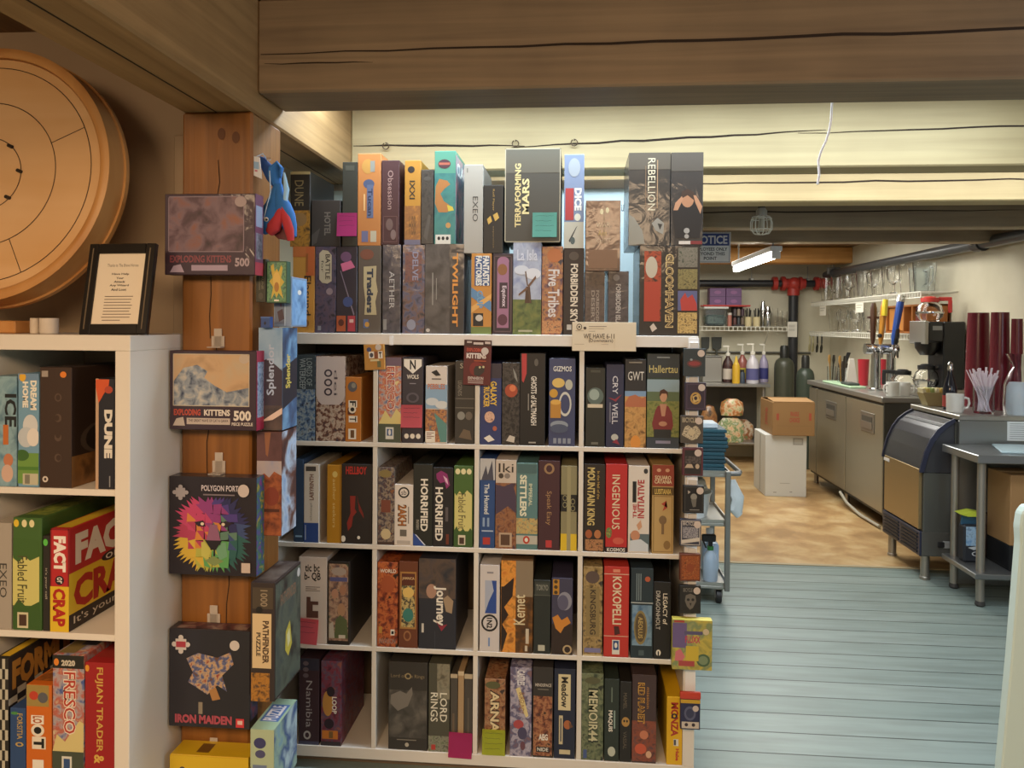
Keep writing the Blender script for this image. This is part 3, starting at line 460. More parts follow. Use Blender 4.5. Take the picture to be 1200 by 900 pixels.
# ---- games standing on the shelf top
G1 = 'board games on top of the tall white shelf'
LOW = [
 (343, 368.7, 289, '#c08a3c', 'orange-yellow box with black sideways title in lower tier, leftmost', [R(0, 0, 100, 12, '#b86a34'), R(60, 0, 100, 34, '#b86030'), T('Elasund', 52, 34, 84, 80, '#2e2414', 'd', .01), E(54, 89, 22, 5, '#8a5a28'), R(60, 8, 70, 30, '#9a5a28')]),
 (369, 393.5, 289, N4(26, '#2c2834', '#4a4458', '#5a4a58', '#26242a'), 'dark spine with cream scroll label near its top, lower tier', [P([(20, 8), (36, 4), (62, 5), (80, 10), (80, 40), (60, 43), (34, 42), (20, 38)], '#b8ac90'), T('BATTLE', 50, 9, 72, 38, '#3a3028', 'd', .02), T('for', 30, 16, 42, 30, '#3a3028', 'd'), E(70, 52, 16, 4, '#8a7a80'), R(14, 92, 30, 97, '#8a8a90')]),
 (394, 418.5, 289, '#2b2630', 'black spine with pink banner and coloured tiles at foot', [P([(20, 20), (70, 16), (90, 24), (30, 29)], '#c8688a'), E(46, 12, 26, 6, '#6a4a68'), P([(18, 28), (22, 28), (88, 78), (84, 80)], '#7a7080'), E(56, 64, 24, 6, '#3a4a7a'), R(2, 80, 46, 98, '#a85430'), E(24, 88, 14, 4, '#5a2c20'), R(56, 80, 92, 98, '#a83a44'), R(64, 84, 84, 88, '#d8b0a8')], dict(wrap=True)),
 (419.5, 446.5, 288, '#5c5248', 'taupe spine with cream torn label in lower tier', [E(38, 10, 30, 6, '#7a4a38'), P([(24, 24), (80, 23), (78, 40), (86, 52), (76, 64), (82, 79), (28, 79), (32, 62), (24, 46)], '#b8aa84'), T('Traders', 38, 26, 66, 77, '#2c3444', 'd', .05), R(24, 84, 46, 94, '#5a6a90'), E(40, 90, 10, 3, '#c09040')]),
 (448, 469.5, 287, N4(22, '#2e2a2c', '#4a4448', '#5c5450'), 'glossy wrapped charcoal spine with grey vertical lettering', [T('AETHER', 38, 30, 66, 72, '#b8b4b0', 'd'), R(6, 84, 24, 96, '#8a8884')], dict(wrap=True)),
 (471.5, 498, 287, N4(24, '#343446', '#54546c', '#6a5048', '#2a2a34'), 'glossy wrapped blue-grey spine with reddish patch', [R(12, 8, 86, 42, N4(40, '#5a3c3c', '#7a5048', '#44404c')), T('DELVE', 44, 8, 70, 40, '#88889c', 'd', .02), E(40, 90, 20, 6, '#8a8c9c')], dict(wrap=True)),
 (498, 544, 286, '#332f2d', 'very wide dark box with glowing orange sideways title', [R(0, 0, 62, 100, N4(16, '#332f2d', '#4c4846', '#605a56')), R(62, 0, 63, 100, '#55504c'), T('TWILIGHT', 70, 10, 84, 92, '#d89040', 'd', .03), R(18, 32, 21, 68, '#8a8680'), R(28, 38, 30, 62, '#8a8680'), E(8, 96, 5, 2, '#b8b0a8')], dict(wrap=True)),
 (552, 576, 297, '#c0843c', 'orange and blue striped spine with white-on-blue title', [P([(0, 42), (100, 60), (100, 72), (0, 54)], '#5a84a8'), P([(0, 66), (100, 50), (100, 56), (0, 74)], '#d8a45a'), R(16, 4, 92, 40, '#34507c'), T('FANTASTIC', 56, 3, 88, 40, '#e0ded4', 'd', .04), T('FACTORIES', 22, 3, 52, 40, '#e0ded4', 'd', .04), T('CUP', 28, 46, 58, 68, '#6a98b8', 'd', .03), R(10, 74, 60, 90, K_), E(40, 80, 18, 4, '#c8c0b4'), R(0, 91, 100, 100, '#6a7a40')]),
 (577, 601, 297, '#30242c', 'dark ornate spine with mauve oval panel and white title', [R(22, 10, 80, 92, '#9a6a84'), E(52, 10, 29, 6, '#9a6a84'), E(48, 20, 24, 7, '#8a5a38'), R(34, 36, 74, 68, '#3a2834'), T('Equinox', 42, 40, 68, 66, '#d8c8d0', 'd', .02), E(50, 82, 24, 7, '#5a3040'), F(6, 3, 94, 97, 5, '#5a4648')]),
 (601, 634.3, 284, N4(14, '#7a86a8', '#a8b0c0', '#8a90a8'), 'wide spine picturing a windmill beneath a cloudy blue sky', [T('La Isla', 14, 8, 86, 20, '#c8ccd8', 'h', .02), E(30, 30, 26, 5, '#c8ccd4'), E(70, 34, 28, 6, '#d0d0d4'), R(0, 62, 100, 100, N4(24, '#3a4a28', '#5c6a38', '#74783e')), P([(42, 66), (46, 48), (60, 48), (66, 66)], '#4a3224'), P([(50, 48), (20, 56), (20, 58), (52, 51)], '#6a4a38'), P([(52, 47), (80, 36), (82, 39), (54, 50)], '#6a4a38'), P([(50, 47), (42, 32), (46, 31), (54, 47)], '#5a4030'), P([(52, 50), (60, 66), (64, 64), (56, 49)], '#5a4030'), R(20, 95, 70, 97, '#a8a488')]),
 (634.7, 659.5, 289, N4(30, '#4a3a4c', '#8a5a4a', '#b07a4c', '#33303c'), 'purple and orange spine with large white script title', [E(60, 10, 36, 8, '#b0683c'), T('Five Tribes', 30, 26, 84, 80, '#d4ccc8', 'd', .02), R(4, 84, 94, 98, N4(60, '#8a4a30', '#c89060', '#54403c'))]),
 (660, 684.5, 291, '#2a211e', 'black-brown spine with long white capital title beside script box', [T('FORBIDDEN SKY', 34, 18, 70, 86, '#d8ccb8', 'd', .03), E(50, 9, 24, 5, '#4a4038'), R(18, 88, 40, 94, '#b8b4ac')]),
 (685, 708.5, 318, N4(26, '#3c302a', '#5a4a40', '#463a36'), 'short wrapped brown tin with faint grey title', [R(26, 28, 78, 84, '#584a42'), T('FORBIDDEN', 56, 30, 72, 82, '#94877a', 'd', .02), T('DESERT', 32, 30, 50, 82, '#94877a', 'd', .02)], dict(wrap=True)),
 (712, 736.5, 318, N4(26, '#302a2c', '#4c4444', '#3c3434'), 'short wrapped black tin with small white title', [T('FORBIDDEN ISLAND', 38, 20, 62, 96, '#b4aca4', 'd', .02), E(40, 10, 16, 5, '#7a7470')], dict(wrap=True)),
 (749, 820, 288, '#272019', 'widest black box with red panel and gold-framed title', [R(8, 6, 36, 84, N4(30, '#6a2a1c', '#a84428', '#3a1c14')), R(8, 40, 34, 84, '#a83c28'), E(20, 24, 10, 12, '#b8aa94'), T('GLOOMHAVEN', 43, 9, 57, 91, '#cdb078', 'd', .05), T('GLOOMHAVEN', 45, 10, 55.5, 90, '#57422a', 'd', .0), R(64, 2, 96, 24, N4(60, '#5a5a4a', '#7a7264', '#3a4030')), R(64, 26, 96, 48, N4(60, '#5a5434', '#8a7c4c', '#3c3422')), R(64, 50, 96, 72, '#5a5c80'), P([(68, 60), (76, 52), (80, 58), (88, 54), (95, 64), (96, 72), (70, 72)], '#b03c34'), R(64, 74, 96, 97, N4(60, '#8a6a38', '#c8a868', '#4a3420')), P([(18, 90), (24, 86), (30, 92), (22, 96)], '#c8b8a8')], dict(wrap=True)),
]
for it in LOW:
    kw = it[6] if len(it) > 6 else {}
    gbox(it[0], it[1], it[2], it[3], it[4], it[5], zb=ZT, group=G1, dep=.29, inset=.012, **kw)
low_reg = list(REG[-len(LOW):])
def rest(x0, x1, Y=DM+.012):
    a, c = PY(x0, 290, Y).x, PY(x1, 290, Y).x
    return max([z for (p, q, z, o) in low_reg if min(q, c)-max(p, a) > .004])
UP = [
 (340, 363.5, 201, '#26221c', 'black and gold spine, leftmost of the upper tier', [R(0, 0, 100, 4, '#b8a878'), T('DUNE', 22, 12, 66, 46, '#8a7a54', 'd', .0), R(0, 52, 100, 100, N4(26, '#5a4020', '#a8782c', '#3a2a18')), E(50, 64, 34, 9, '#8a6a40')]),
 (364.7, 399, 234.7, '#332f2c', 'short dark grey box with faint sideways grey capitals', [T('HOTEL', 44, 26, 66, 76, '#6a655e', 'd', .03), P([(0, 76), (30, 60), (18, 92), (0, 100)], '#4a4642')]),
 (401, 418.7, 190, '#2f312a', 'tall plain dark spine beside pink sticky note', [R(20, 4, 80, 10, '#45473e'), R(0, 60, 100, 61, '#4a4c42')]),
 (419, 446.3, 180, '#b87840', 'tall bright orange box with blue totem picture', [E(44, 14, 26, 8, '#b88a44'), R(54, 8, 74, 20, '#8a8a80'), E(48, 33, 24, 5, '#4a5674'), R(40, 34, 68, 70, '#5a6684'), T('Tucan', 44, 38, 64, 68, '#2c3450', 'd', .03), R(26, 44, 32, 62, '#e0b880'), R(18, 84, 46, 96, '#6a6a8a'), R(56, 84, 82, 96, '#b8b098')]),
 (446.8, 467.8, 188, '#46282a', 'maroon spine with pale flowing sideways script', [T('Obsession', 36, 12, 66, 58, '#a88a84', 'd'), F(10, 66, 90, 97, 4, '#6a4a48'), E(46, 76, 20, 7, '#6a5450'), E(68, 88, 16, 6, '#7a6460')]),
 (474, 493, 188, '#b4802f', 'amber-yellow spine with black emblem and rune signs', [E(40, 11, 22, 4, '#2a2420'), T('IXXI', 30, 24, 64, 46, '#3a3424', 'd', .02), R(0, 54, 100, 100, N4(30, '#b87c38', '#8a5c34', '#a06c34')), T('HBB', 28, 66, 72, 88, '#6a4a28', 'h', .01), R(0, 94, 100, 100, '#6a6678')]),
 (493.3, 508, 199, N4(30, '#2c2826', '#45403a', '#36322e'), 'narrow charcoal spine between amber and green boxes', [E(50, 12, 30, 3, '#4c4842'), P([(20, 90), (60, 60), (80, 62), (50, 96)], '#55504a')]),
 (509, 534, 177, '#4f8a74', 'tall green box with orange claw reaching across spine', [R(0, 24, 100, 100, N4(12, '#2e6a6c', '#3c7c74', '#2a5a60')), E(46, 14, 30, 5, '#4a2c34'), R(20, 12.5, 72, 15, '#a85a48'), P([(6, 38), (22, 30), (60, 32), (74, 36), (50, 40), (28, 46), (44, 54), (70, 58), (86, 62), (60, 66), (20, 66), (2, 56)], '#a8703c'), P([(60, 58), (86, 60), (92, 64), (66, 65)], '#c8b040'), E(66, 80, 12, 3, '#b88a50'), R(6, 90, 78, 100, '#d0ccc0'), E(22, 94, 7, 2, K_), E(42, 94, 7, 2, K_), E(62, 94, 7, 2, K_)], dict(right=[R(0, 4, 100, 96, N4(9, '#8a6a88', '#4a7a88', '#b88a90', '#3c8074')), T('CLAW', 10, 10, 90, 24, '#d8e0dc', 'h', .03)])),
 (543.5, 566, 193, '#a39d92', 'plain light grey box with thin dark capitals', [T('EXEO', 46, 36, 74, 64, '#3c3a38', 'd'), R(14, 4, 20, 9, '#7a756c')]),
 (566.3, 589.5, 217, '#211f1b', 'black spine with two gold dice', [T('Roll Player', 44, 6, 56, 38, '#9a7c44', 'd', .01), P([(48, 44), (70, 40), (80, 48), (60, 53)], '#c09a4c'), P([(18, 50), (36, 45), (44, 53), (26, 58)], '#c09a4c'), T('expansion', 46, 60, 56, 92, '#7a6440', 'd')]),
 (591.5, 657, 174, '#43413a', 'huge dark grey box with cream two-line title, pale edges', [R(0, 0, 100, 26, '#5c584c'), F(0, 0, 100, 100, 1.6, '#aea48c'), T('TERRAFORMING', 18, 16, 29, 84, '#d0bc84', 'u', .03), T('MARS', 31, 32, 44, 70, '#d8c890', 'u', .03)]),  # lighter top band: strip light reflection painted into the colour
 (661, 684.5, 181, '#7886a0', 'blue spine with red band and white sideways capitals', [R(6, 36, 48, 70, '#a83a3c'), T('DICE', 52, 36, 88, 60, '#e4e0d8', 'd', .05), E(68, 67, 16, 4, '#d8d8c8'), E(50, 14, 30, 10, '#98a0a8'), R(0, 72, 100, 100, '#b8b4a4'), P([(60, 78), (68, 76), (30, 94), (24, 92)], '#3a3a3a'), E(44, 92, 12, 4, '#4a5a5a')]),
 (736.5, 785.5, 179, '#2f2b26', 'tall black box with cream sideways title and pale mask', [R(0, 0, 100, 18, '#544d42'), T('REBELLION', 46, 6, 64, 62, '#c8bca0', 'd', .0), R(68, 8, 70, 60, '#a08060'), R(40, 14, 41.5, 62, '#7a6048'), P([(0, 66), (14, 70), (34, 84), (40, 98), (0, 100)], '#8c8678'), P([(56, 76), (70, 70), (86, 76), (84, 88), (66, 84)], '#8e887c'), P([(70, 76), (82, 77), (76, 83)], '#2f2b26')], dict(wrap=True)),  # greyer top band is light from above, painted on
 (786, 824, 178.7, '#2e2a27', 'tall black box picturing a man holding his head', [R(0, 0, 100, 20, '#4c463e'), P([(4, 60), (20, 52), (60, 50), (92, 54), (100, 66), (90, 92), (14, 92)], '#1c1a1a'), E(52, 50, 20, 9, '#a87858'), P([(30, 50), (34, 42), (52, 39), (72, 43), (74, 52), (52, 46)], '#3c2a20'), P([(8, 62), (14, 54), (34, 47), (38, 50), (22, 62)], '#b08060'), P([(70, 46), (78, 46), (98, 58), (92, 66), (76, 54)], '#b08060'), E(50, 84, 9, 3, '#9a948c'), E(50, 90, 7, 2.4, '#9a948c'), R(26, 95, 62, 98.5, '#c8bcb0'), R(62, 95, 98, 98.5, '#7a2c2c')], dict(wrap=True)),  # top band painted lighter for the strip light's reflection
]
for it in UP:
    kw = it[6] if len(it) > 6 else {}
    gbox(it[0], it[1], it[2], it[3], it[4], it[5], zb=rest(it[0], it[1]), group=G1, dep=.26, inset=.012, **kw)
gbox(686, 727, 235, N4(20, '#4a3428', '#6a4c38', '#584030'), 'squat brown leather-look box balanced on two short tins', [R(8, 70, 92, 96, '#7a5a42'), T('WAR', 30, 31, 70, 38, '#c0a888', 'h'), T('Aim', 36, 42, 60, 50, '#a88a50', 'h'), T('CHEST', 32, 54, 72, 60, '#b8a084', 'h'), E(46, 16, 5, 4, '#c8b890'), E(62, 14, 5, 4, '#c8b890'), R(52, 10, 54, 60, '#8a7458')], zb=rest(686, 727), group=G1, dep=.24, inset=.0, wrap=True)
# ---- left shelf games
GL = 'board games in the left white shelf'
def lcell(row, items):
    zb = floor_z(row)
    for it in items:
        kw = it[6] if len(it) > 6 else {}
        gbox(it[0], it[1], it[2], it[3], it[4], it[5], D=DL, zb=zb, group=GL, inset=.006, **kw)
lcell(0, [
 (-12, 19.5, 441, N4(18, '#5a8298', '#88a8b4', '#4a6c80'), 'icy blue spine with huge black letters at left edge', [T('ICE', 56, 16, 100, 46, '#1e2428', 'd', .03), R(50, 44, 70, 62, '#b86a34'), E(70, 76, 18, 6, '#b87858'), E(66, 88, 22, 8, '#c8a898')]),
 (21, 45.6, 438, '#6f98b4', 'sky-blue spine with white two-word title over a meadow', [R(0, 0, 100, 6, '#6a88a8'), E(22, 3, 16, 4, '#d8a838'), T('DREAM', 60, 6, 90, 32, '#e4e0d4', 'd', .05), T('HOME', 22, 7, 50, 30, '#e4e0d4', 'd', .05), E(60, 46, 36, 10, '#c8ccd0'), E(40, 56, 40, 9, '#b8c0c8'), E(74, 56, 30, 8, '#d8d4d0'), R(0, 70, 100, 97, '#6a9244'), E(20, 72, 34, 5, '#3c6430'), R(0, 82, 100, 85, '#4c7a34'), R(24, 88, 98, 98, '#b8b49c'), R(34, 89, 58, 97, '#7a7868')], dict(dep=.3)),
 (46.5, 84, 430.6, '#3a2a22', 'big dark brown box with spaced faint letters, orange dot', [E(74, 6, 10, 2.6, '#d87c2c'), R(6, 3, 26, 8, '#9a9088'), E(58, 25, 11, 3.4, '#55443a'), E(58, 25, 7, 2.4, '#3a2a22'), E(58, 42, 11, 3.4, '#55443a'), E(54, 42, 8, 2.4, '#3a2a22'), E(58, 58, 11, 3.4, '#55443a'), E(58, 56, 8, 2.8, '#3a2a22'), E(58, 75, 11, 3.4, '#55443a'), E(60, 75, 8, 2.4, '#3a2a22'), E(18, 93, 9, 2.6, '#c8beb4'), E(18, 93, 4, 1.2, '#3a2a22')], dict(dep=.27, right=[E(46, 62, 34, 14, '#54463c'), E(50, 62, 30, 13, '#2c221c'), R(0, 74, 100, 100, N4(12, '#7a5430', '#96683a', '#644426'))])),
 (112, 134, 444, '#20222c', 'black and cream spine with bold white sideways word', [R(0, 0, 16, 100, '#b89a80'), P([(0, 0), (74, 0), (70, 6), (30, 18), (16, 22), (0, 8)], '#c8542c'), E(70, 10, 22, 3.4, '#a84430'), T('DUNE', 46, 28, 90, 72, '#d8d4cc', 'd', .06), R(74, 88, 80, 98, '#8a8a90')], dict(dep=.3)),
])
lcell(1, [
 (-11, 13.5, 613, '#a29a90', 'grey box with thin dark sideways letters at left edge', [T('EXEO', 44, 38, 78, 70, '#3a3836', 'd')], dict(dep=.3)),
 (15, 49, 607, '#41632f', 'jungle green box with fruit tokens and pale yellow middle', [R(0, 34, 92, 78, '#c8c276'), P([(0, 36), (20, 40), (40, 34), (60, 38), (92, 34), (100, 20), (0, 18)], '#3f612c'), P([(0, 80), (20, 72), (50, 80), (92, 74), (100, 100), (0, 100)], '#3a5a28'), E(12, 5, 9, 3.4, '#d8b838'), E(40, 5, 9, 3.4, '#d8d0a0'), E(66, 5, 9, 3.4, '#d8d0a0'), T('Fabled Fruit', 16, 34, 50, 76, '#4a4a2e', 'd', .01), R(16, 84, 54, 98, '#c8c0a0'), R(22, 86, 48, 96, '#4a3428')], dict(dep=.3, top=[R(10, 10, 90, 90, N4(20, '#31501f', '#8a9440', '#47672c'))])),
 (50, 58.3, 628, '#2a2622', 'slim dark spine squeezed between green and red boxes', [E(40, 7, 34, 3.6, '#5ab84c'), T("it's your call", 30, 34, 70, 66, '#b8b0a0', 'd')]),
 (58.8, 81, 620, '#b0272a', 'red and yellow box with large white and red title', [F(0, 0, 100, 100, 6, '#7a1a1e'), R(0, 56, 100, 100, '#d8b62c'), T('FACT', 18, 7, 84, 42, '#e8e0d8', 'd', .06), E(50, 50, 24, 4.5, '#2a1a20'), T('or', 36, 47, 64, 53, W_, 'd', .01), T('CRAP', 14, 58, 82, 95, '#a8241c', 'd', .05)], dict(dep=.29, right=[R(2, 3, 100, 45, '#b0272a'), R(0, 44, 100, 84, '#d8b62c'), R(0, 84, 100, 100, '#2a2220'), T('FACT', 8, 7, 94, 38, '#e0d8d0', 'h', .06), E(60, 44, 16, 5, '#2a1a20'), T('or', 50, 41, 70, 47, W_, 'h'), T('CRAP', 6, 50, 96, 82, '#a8241c', 'h', .05), T("It's your call", 6, 87, 94, 97, '#d0c8bc', 'h')], top=[R(10, 5, 90, 95, '#c8a82c')])),
])
lcell(2, [
 (-8, 10, 772, '#2a2724', 'large black and white chequered box with gold side title', [*[R(20*i, 9*j, 20*i+20, 9*j+9, '#b8b4a4') for i in range(5) for j in range(11) if (i+j) % 2]], dict(dep=.3, top=[R(20, 5, 80, 95, '#d0ac2c')], right=[R(0, 0, 100, 34, '#35302c'), *[R(10*i, 6*(j+5), 10*i+10, 6*(j+5)+6, '#b8b4a4') for i in range(10) for j in range(3) if (i+j) % 2], T('FORMULA', 4, 4, 96, 30, '#b8843c', 'h', .06)])),
 (11.5, 30, 830, '#2f4a78', 'blue spine with gold lettering and green dot', [E(30, 8, 24, 2.4, '#4c8a48'), T('FORSITIA', 46, 8, 82, 48, '#b89a58', 'd', .01), E(62, 56, 26, 3.5, '#b89a58'), E(62, 56, 14, 2, '#2f4a78')], dict(dep=.26)),
 (30.5, 60.5, 803, '#c8681e', 'bright orange box with ransom-letter title', [R(2, 0, 90, 24, '#9a8448'), E(30, 12, 18, 5, '#b8402c'), E(66, 14, 20, 6, '#5a5a60'), R(20, 34, 70, 44, W_), T('LO', 26, 35, 64, 43, '#a85a30', 'd', .04), E(46, 51, 26, 7, '#e0d8c8'), E(46, 51, 15, 4, K_), R(24, 58, 78, 72, '#e0d8c8'), T('T', 30, 60, 72, 71, K_, 'd', .06), R(26, 84, 70, 99, W_)], dict(dep=.28, top=[R(8, 8, 92, 92, N4(20, '#a85c20', '#7a4a24', '#c07430'))])),
 (61.5, 98.5, 768, N4(24, '#4a5c98', '#a8a0a4', '#b0584a', '#c8bca0'), 'painted box with black year banner and curving red title', [R(0, 0, 100, 11, '#26241f'), E(12, 6, 8, 3, '#d8802c'), T('2020', 28, 4, 72, 9, '#c8c0b0', 'h', .05), R(0, 80, 100, 100, '#454c3e'), R(30, 84, 62, 100, '#d0d0c8'), R(36, 86, 56, 98, '#345080'), P([(0, 80), (14, 66), (40, 72), (70, 60), (86, 54), (100, 56), (100, 80)], '#cfc084'), T('FRESCO', 34, 13, 76, 66, '#e4d8c8', 'd', .07), T('FRESCO', 36, 14, 74, 65, '#b03c2c', 'd', .01)], dict(dep=.3, top=[R(6, 4, 60, 96, '#7a6a40'), R(40, 20, 90, 80, '#3a3a44')])),
 (99.3, 134, 777, '#981f20', 'deep red box with gold serif sideways title', [E(8, 5, 7, 3, '#d8902c'), T('FUJIAN TRADER', 34, 4, 62, 78, '#c8a050', 'd', .02), T('&', 32, 80, 66, 88, '#d0a850', 'd', .03)], dict(dep=.3, top=[R(10, 10, 90, 90, '#8a2a22')])),
])
# ---------------------------------------------------------------- puzzle boxes hung on the timber post
GP = 'puzzle boxes hung on the front of the timber post'
def hook(x, y0, y1, Y, label):
    a, c = PY(x, y0, Y), PY(x, y1, Y); h = a.z-c.z
    o = MB().box(-.011, .011, -.004, -.001, -h, 0, HOOKM, .0008).box(-.018, .018, -.004, -.001, -h, -h*.42, HOOKM, .0008).box(-.018, .018, -.03, -.001, -h-.003, -h, HOOKM, .0008).build('adhesive_hook', None, (a.x, Y, a.z))
    tag(o, label, 'hook', 'clear hooks on the timber post')
def pbox(x0, x1, y0, y1, base, label, els, dep=.05, Y=1.922, right=None, top=None, wrap=True, tilt=0):
    a = PY(x0, (y0+y1)/2, Y); c = PY(x1, (y0+y1)/2, Y); xa = max(a.x, XL1+.004) if y0 > 380 else a.x
    zt = PY((x0+x1)/2, y0, Y).z; zb = PY((x0+x1)/2, y1, Y).z; w = c.x-xa; h = zt-zb
    b = MB().box(-w/2, w/2, 0, dep, 0, h, shrink(base) if wrap else mat(base), .0015)
    b.face(els, (-w/2, 0, h), (w, 0, 0), (0, 0, -h))
    if right: b.face(right, (w/2, 0, h), (0, dep, 0), (0, 0, -h))
    if top: b.face(top, (-w/2, dep, h), (w, 0, 0), (0, -dep, 0))
    o = b.build('puzzle_box', None, ((xa+c.x)/2, Y, zb), (0, tilt, 0)); tag(o, label, 'puzzle', GP); return o
pbox(193, 299, 227, 322, '#3c2c3c', 'dark plum puzzle box with wrapped murky picture, topmost on post', [R(4, 4, 88, 72, N4(16, '#3a2c34', '#5a4450', '#7a6470', '#8a5a4c')), F(4, 3, 88, 72, 1, '#8a7a88'), E(84, 10, 6.5, 6.5, '#a8989c'), T('EXPLODING KITTENS', 6, 76, 74, 85, '#8a4a54', 'h', .03), T('500', 78, 79, 94, 90, '#a898a4', 'h', .04), R(30, 88, 70, 95, '#a898b0'), P([(6, 97), (10, 89), (18, 87), (22, 97)], '#a898b0')],
     right=[R(0, 0, 100, 100, '#6a3a54'), R(10, 14, 90, 40, '#8a98b0'), R(10, 48, 90, 80, N4(40, '#8a8894', '#3a3a44')), R(0, 84, 100, 100, '#a83448')])
pbox(198, 300.5, 411, 504, '#342230', 'puzzle box with blue and cream seascape picture and red white lettering', [R(4, 4, 92, 70, N4(14, '#a88a68', '#c0a07c', '#b8a488')), P([(4, 40), (16, 22), (32, 18), (44, 26), (40, 34), (52, 44), (66, 52), (92, 46), (92, 70), (4, 70)], N4(26, '#34405a', '#8a94a0', '#c0bab0')), F(4, 4, 92, 70, .8, '#c0b4a0'), E(86, 10, 6, 6, '#b8a898'), T('EXPLODING', 5, 74, 36, 82, '#b04838', 'h', .04), T('KITTENS', 40, 74, 70, 82, '#d8d0c8', 'h', .04), T('500', 74, 75, 94, 88, '#d8d0c8', 'h', .04), T('PIECE PUZZLE', 72, 90, 96, 94, '#d8d0c8', 'h', .02), R(20, 85, 70, 93, '#b8aca4'), T('THE GREAT WAVE OF CAT A GAWA', 22, 86.5, 68, 90, '#4a3a40', 'h', .02), P([(4, 95), (8, 86), (16, 84), (18, 95)], '#b8aca4')],
     right=[R(0, 0, 100, 100, '#a82a48'), R(10, 14, 92, 84, N4(50, '#4a6a98', '#a8b8d0', '#34446a'))])
def lion():
    r = random.Random(3); els = [R(0, 0, 100, 100, '#221c24')]
    def colr(x, y):
        h = (['#b8406a', '#8a3a78', '#4a3a80', '#2c2c5a'] if y < 45 else ['#a83a5a', '#c8803c', '#5a7a6a', '#3a4a78'] if y < 62 else ['#c8a83c', '#a8a848', '#5a9a5a', '#2c5a58'])
        return h[max(0, min(3, int((x-14)/18)))]
    tris = []
    for i in range(64):
        a = i/64*2*math.pi; R1 = 36+r.uniform(-3, 6); t = (50+(R1+6)*math.cos(a+r.uniform(-.1, .1)), 57+(R1+6)*math.sin(a)); t = (min(97, max(3, t[0])), min(97, max(20, t[1])))
        p = (50+27*math.cos(a-.16), 56+28*math.sin(a-.16)); q = (50+27*math.cos(a+.16), 56+28*math.sin(a+.16)); els.append(P([p, t, q], colr(t[0], t[1])))
    for gy in range(7):
        for gx in range(6):
            x, y = 22+gx*9.4, 28+gy*9; j = lambda: r.uniform(-1.5, 1.5)
            if (x+4.7-50)**2/30**2+(y+4-57)**2/33**2 > 1: continue
            c = colr(x+j()*6, y+j()*4); A, B, C, D = (x+j(), y+j()), (x+9.6+j(), y+j()), (x+9.6+j(), y+9.4+j()), (x+j(), y+9.4+j())
            els.append(P([A, B, C], c)); els.append(P([A, C, D], colr(x+j()*9, y+j()*9)))
    els += [P([(30, 46), (40, 44), (43, 50), (34, 50)], '#281a28'), P([(58, 47), (66, 44), (74, 46), (66, 51)], '#281a28'), E(39, 47.5, 2, 1.6, '#d8c8b0'), E(63, 47.5, 2, 1.6, '#d8c8b0'), P([(42, 64), (62, 64), (55, 73), (49, 73)], '#201a20'), P([(52, 73), (54, 73), (54, 80), (52, 80)], '#201a20'), P([(38, 66), (42, 66), (49, 74), (46, 84), (38, 80)], '#b8b458'), P([(62, 66), (66, 66), (68, 80), (59, 84), (55, 74)], '#6a9a78'), P([(42, 85), (52, 80), (64, 85), (53, 90)], '#7a8a54'), P([(48, 48), (56, 48), (60, 64), (44, 64)], '#8a5a78')]
    els += [T('POLYGON PORT', 38, 8, 80, 14, '#c8c0c8', 'h', .02), R(40, 17, 76, 18.4, '#7a7078'), E(86, 13, 6.5, 6.5, '#c0b4b0'), *piece(14, 16, 9, '#9a9498', .85), R(84, 86, 94, 96, '#c0b0a8')]
    return els
pbox(198, 300.5, 559, 674, '#221c24', 'puzzle box with rainbow-coloured polygon lion face', lion(), right=[R(0, 0, 100, 100, N4(30, '#8a4a8a', '#4a5a98', '#3a7a5a', '#c0a048'))])
pbox(195.5, 293, 738, 853, '#1f1a22', 'black puzzle box with jigsaw mark and red jagged band lettering', [*piece(15, 16, 11, '#c8c0bc', .85), R(9, 13, 21, 19, '#a83a48'), E(81, 15, 6, 5.2, '#c8c0bc'), P([(22, 30), (36, 24), (60, 28), (76, 22), (80, 34), (66, 46), (72, 62), (60, 56), (48, 66), (36, 60), (24, 54), (30, 44)], N4(40, '#8a3438', '#c0a078', '#4a5a88', '#6a4a3a')), P([(50, 62), (58, 58), (64, 70), (54, 72)], '#a87a48'), R(37, 74, 42, 86, '#8a8070'), T('IRON MAIDEN', 8, 87, 78, 96, '#a84a58', 'h', .05), R(83, 89, 93, 98, '#c83a40'), R(85, 91, 91, 95, '#d8b8b0')],
     right=[R(6, 8, 94, 92, N4(34, '#2a2430', '#4a4a6a', '#8a3a44'))], top=[R(8, 10, 94, 90, N4(20, '#2a2028', '#5a3438', '#8a7468'))])
pbox(199, 291, 886, 960, '#c8a418', 'yellow puzzle box at foot of the post front', [R(0, 2, 100, 30, '#d0ae24'), *piece(16, 30, 12, '#3a3a48', .9), T('PUZZLE', 30, 40, 90, 56, '#2a2a2a', 'h', .04)], top=[R(30, 20, 46, 80, '#6a4a18')], dep=.07, Y=1.905)
for x, y0, y1, l in ((256, 385, 406, 'clear hook above the seascape puzzle box'), (257, 530, 553, 'clear hook above the rainbow lion puzzle box'), (251, 709, 732, 'clear hook above the black jigsaw puzzle box'), (251, 864, 884, 'clear hook above the yellow puzzle box')):
    hook(x, y0, y1, 1.978, l)
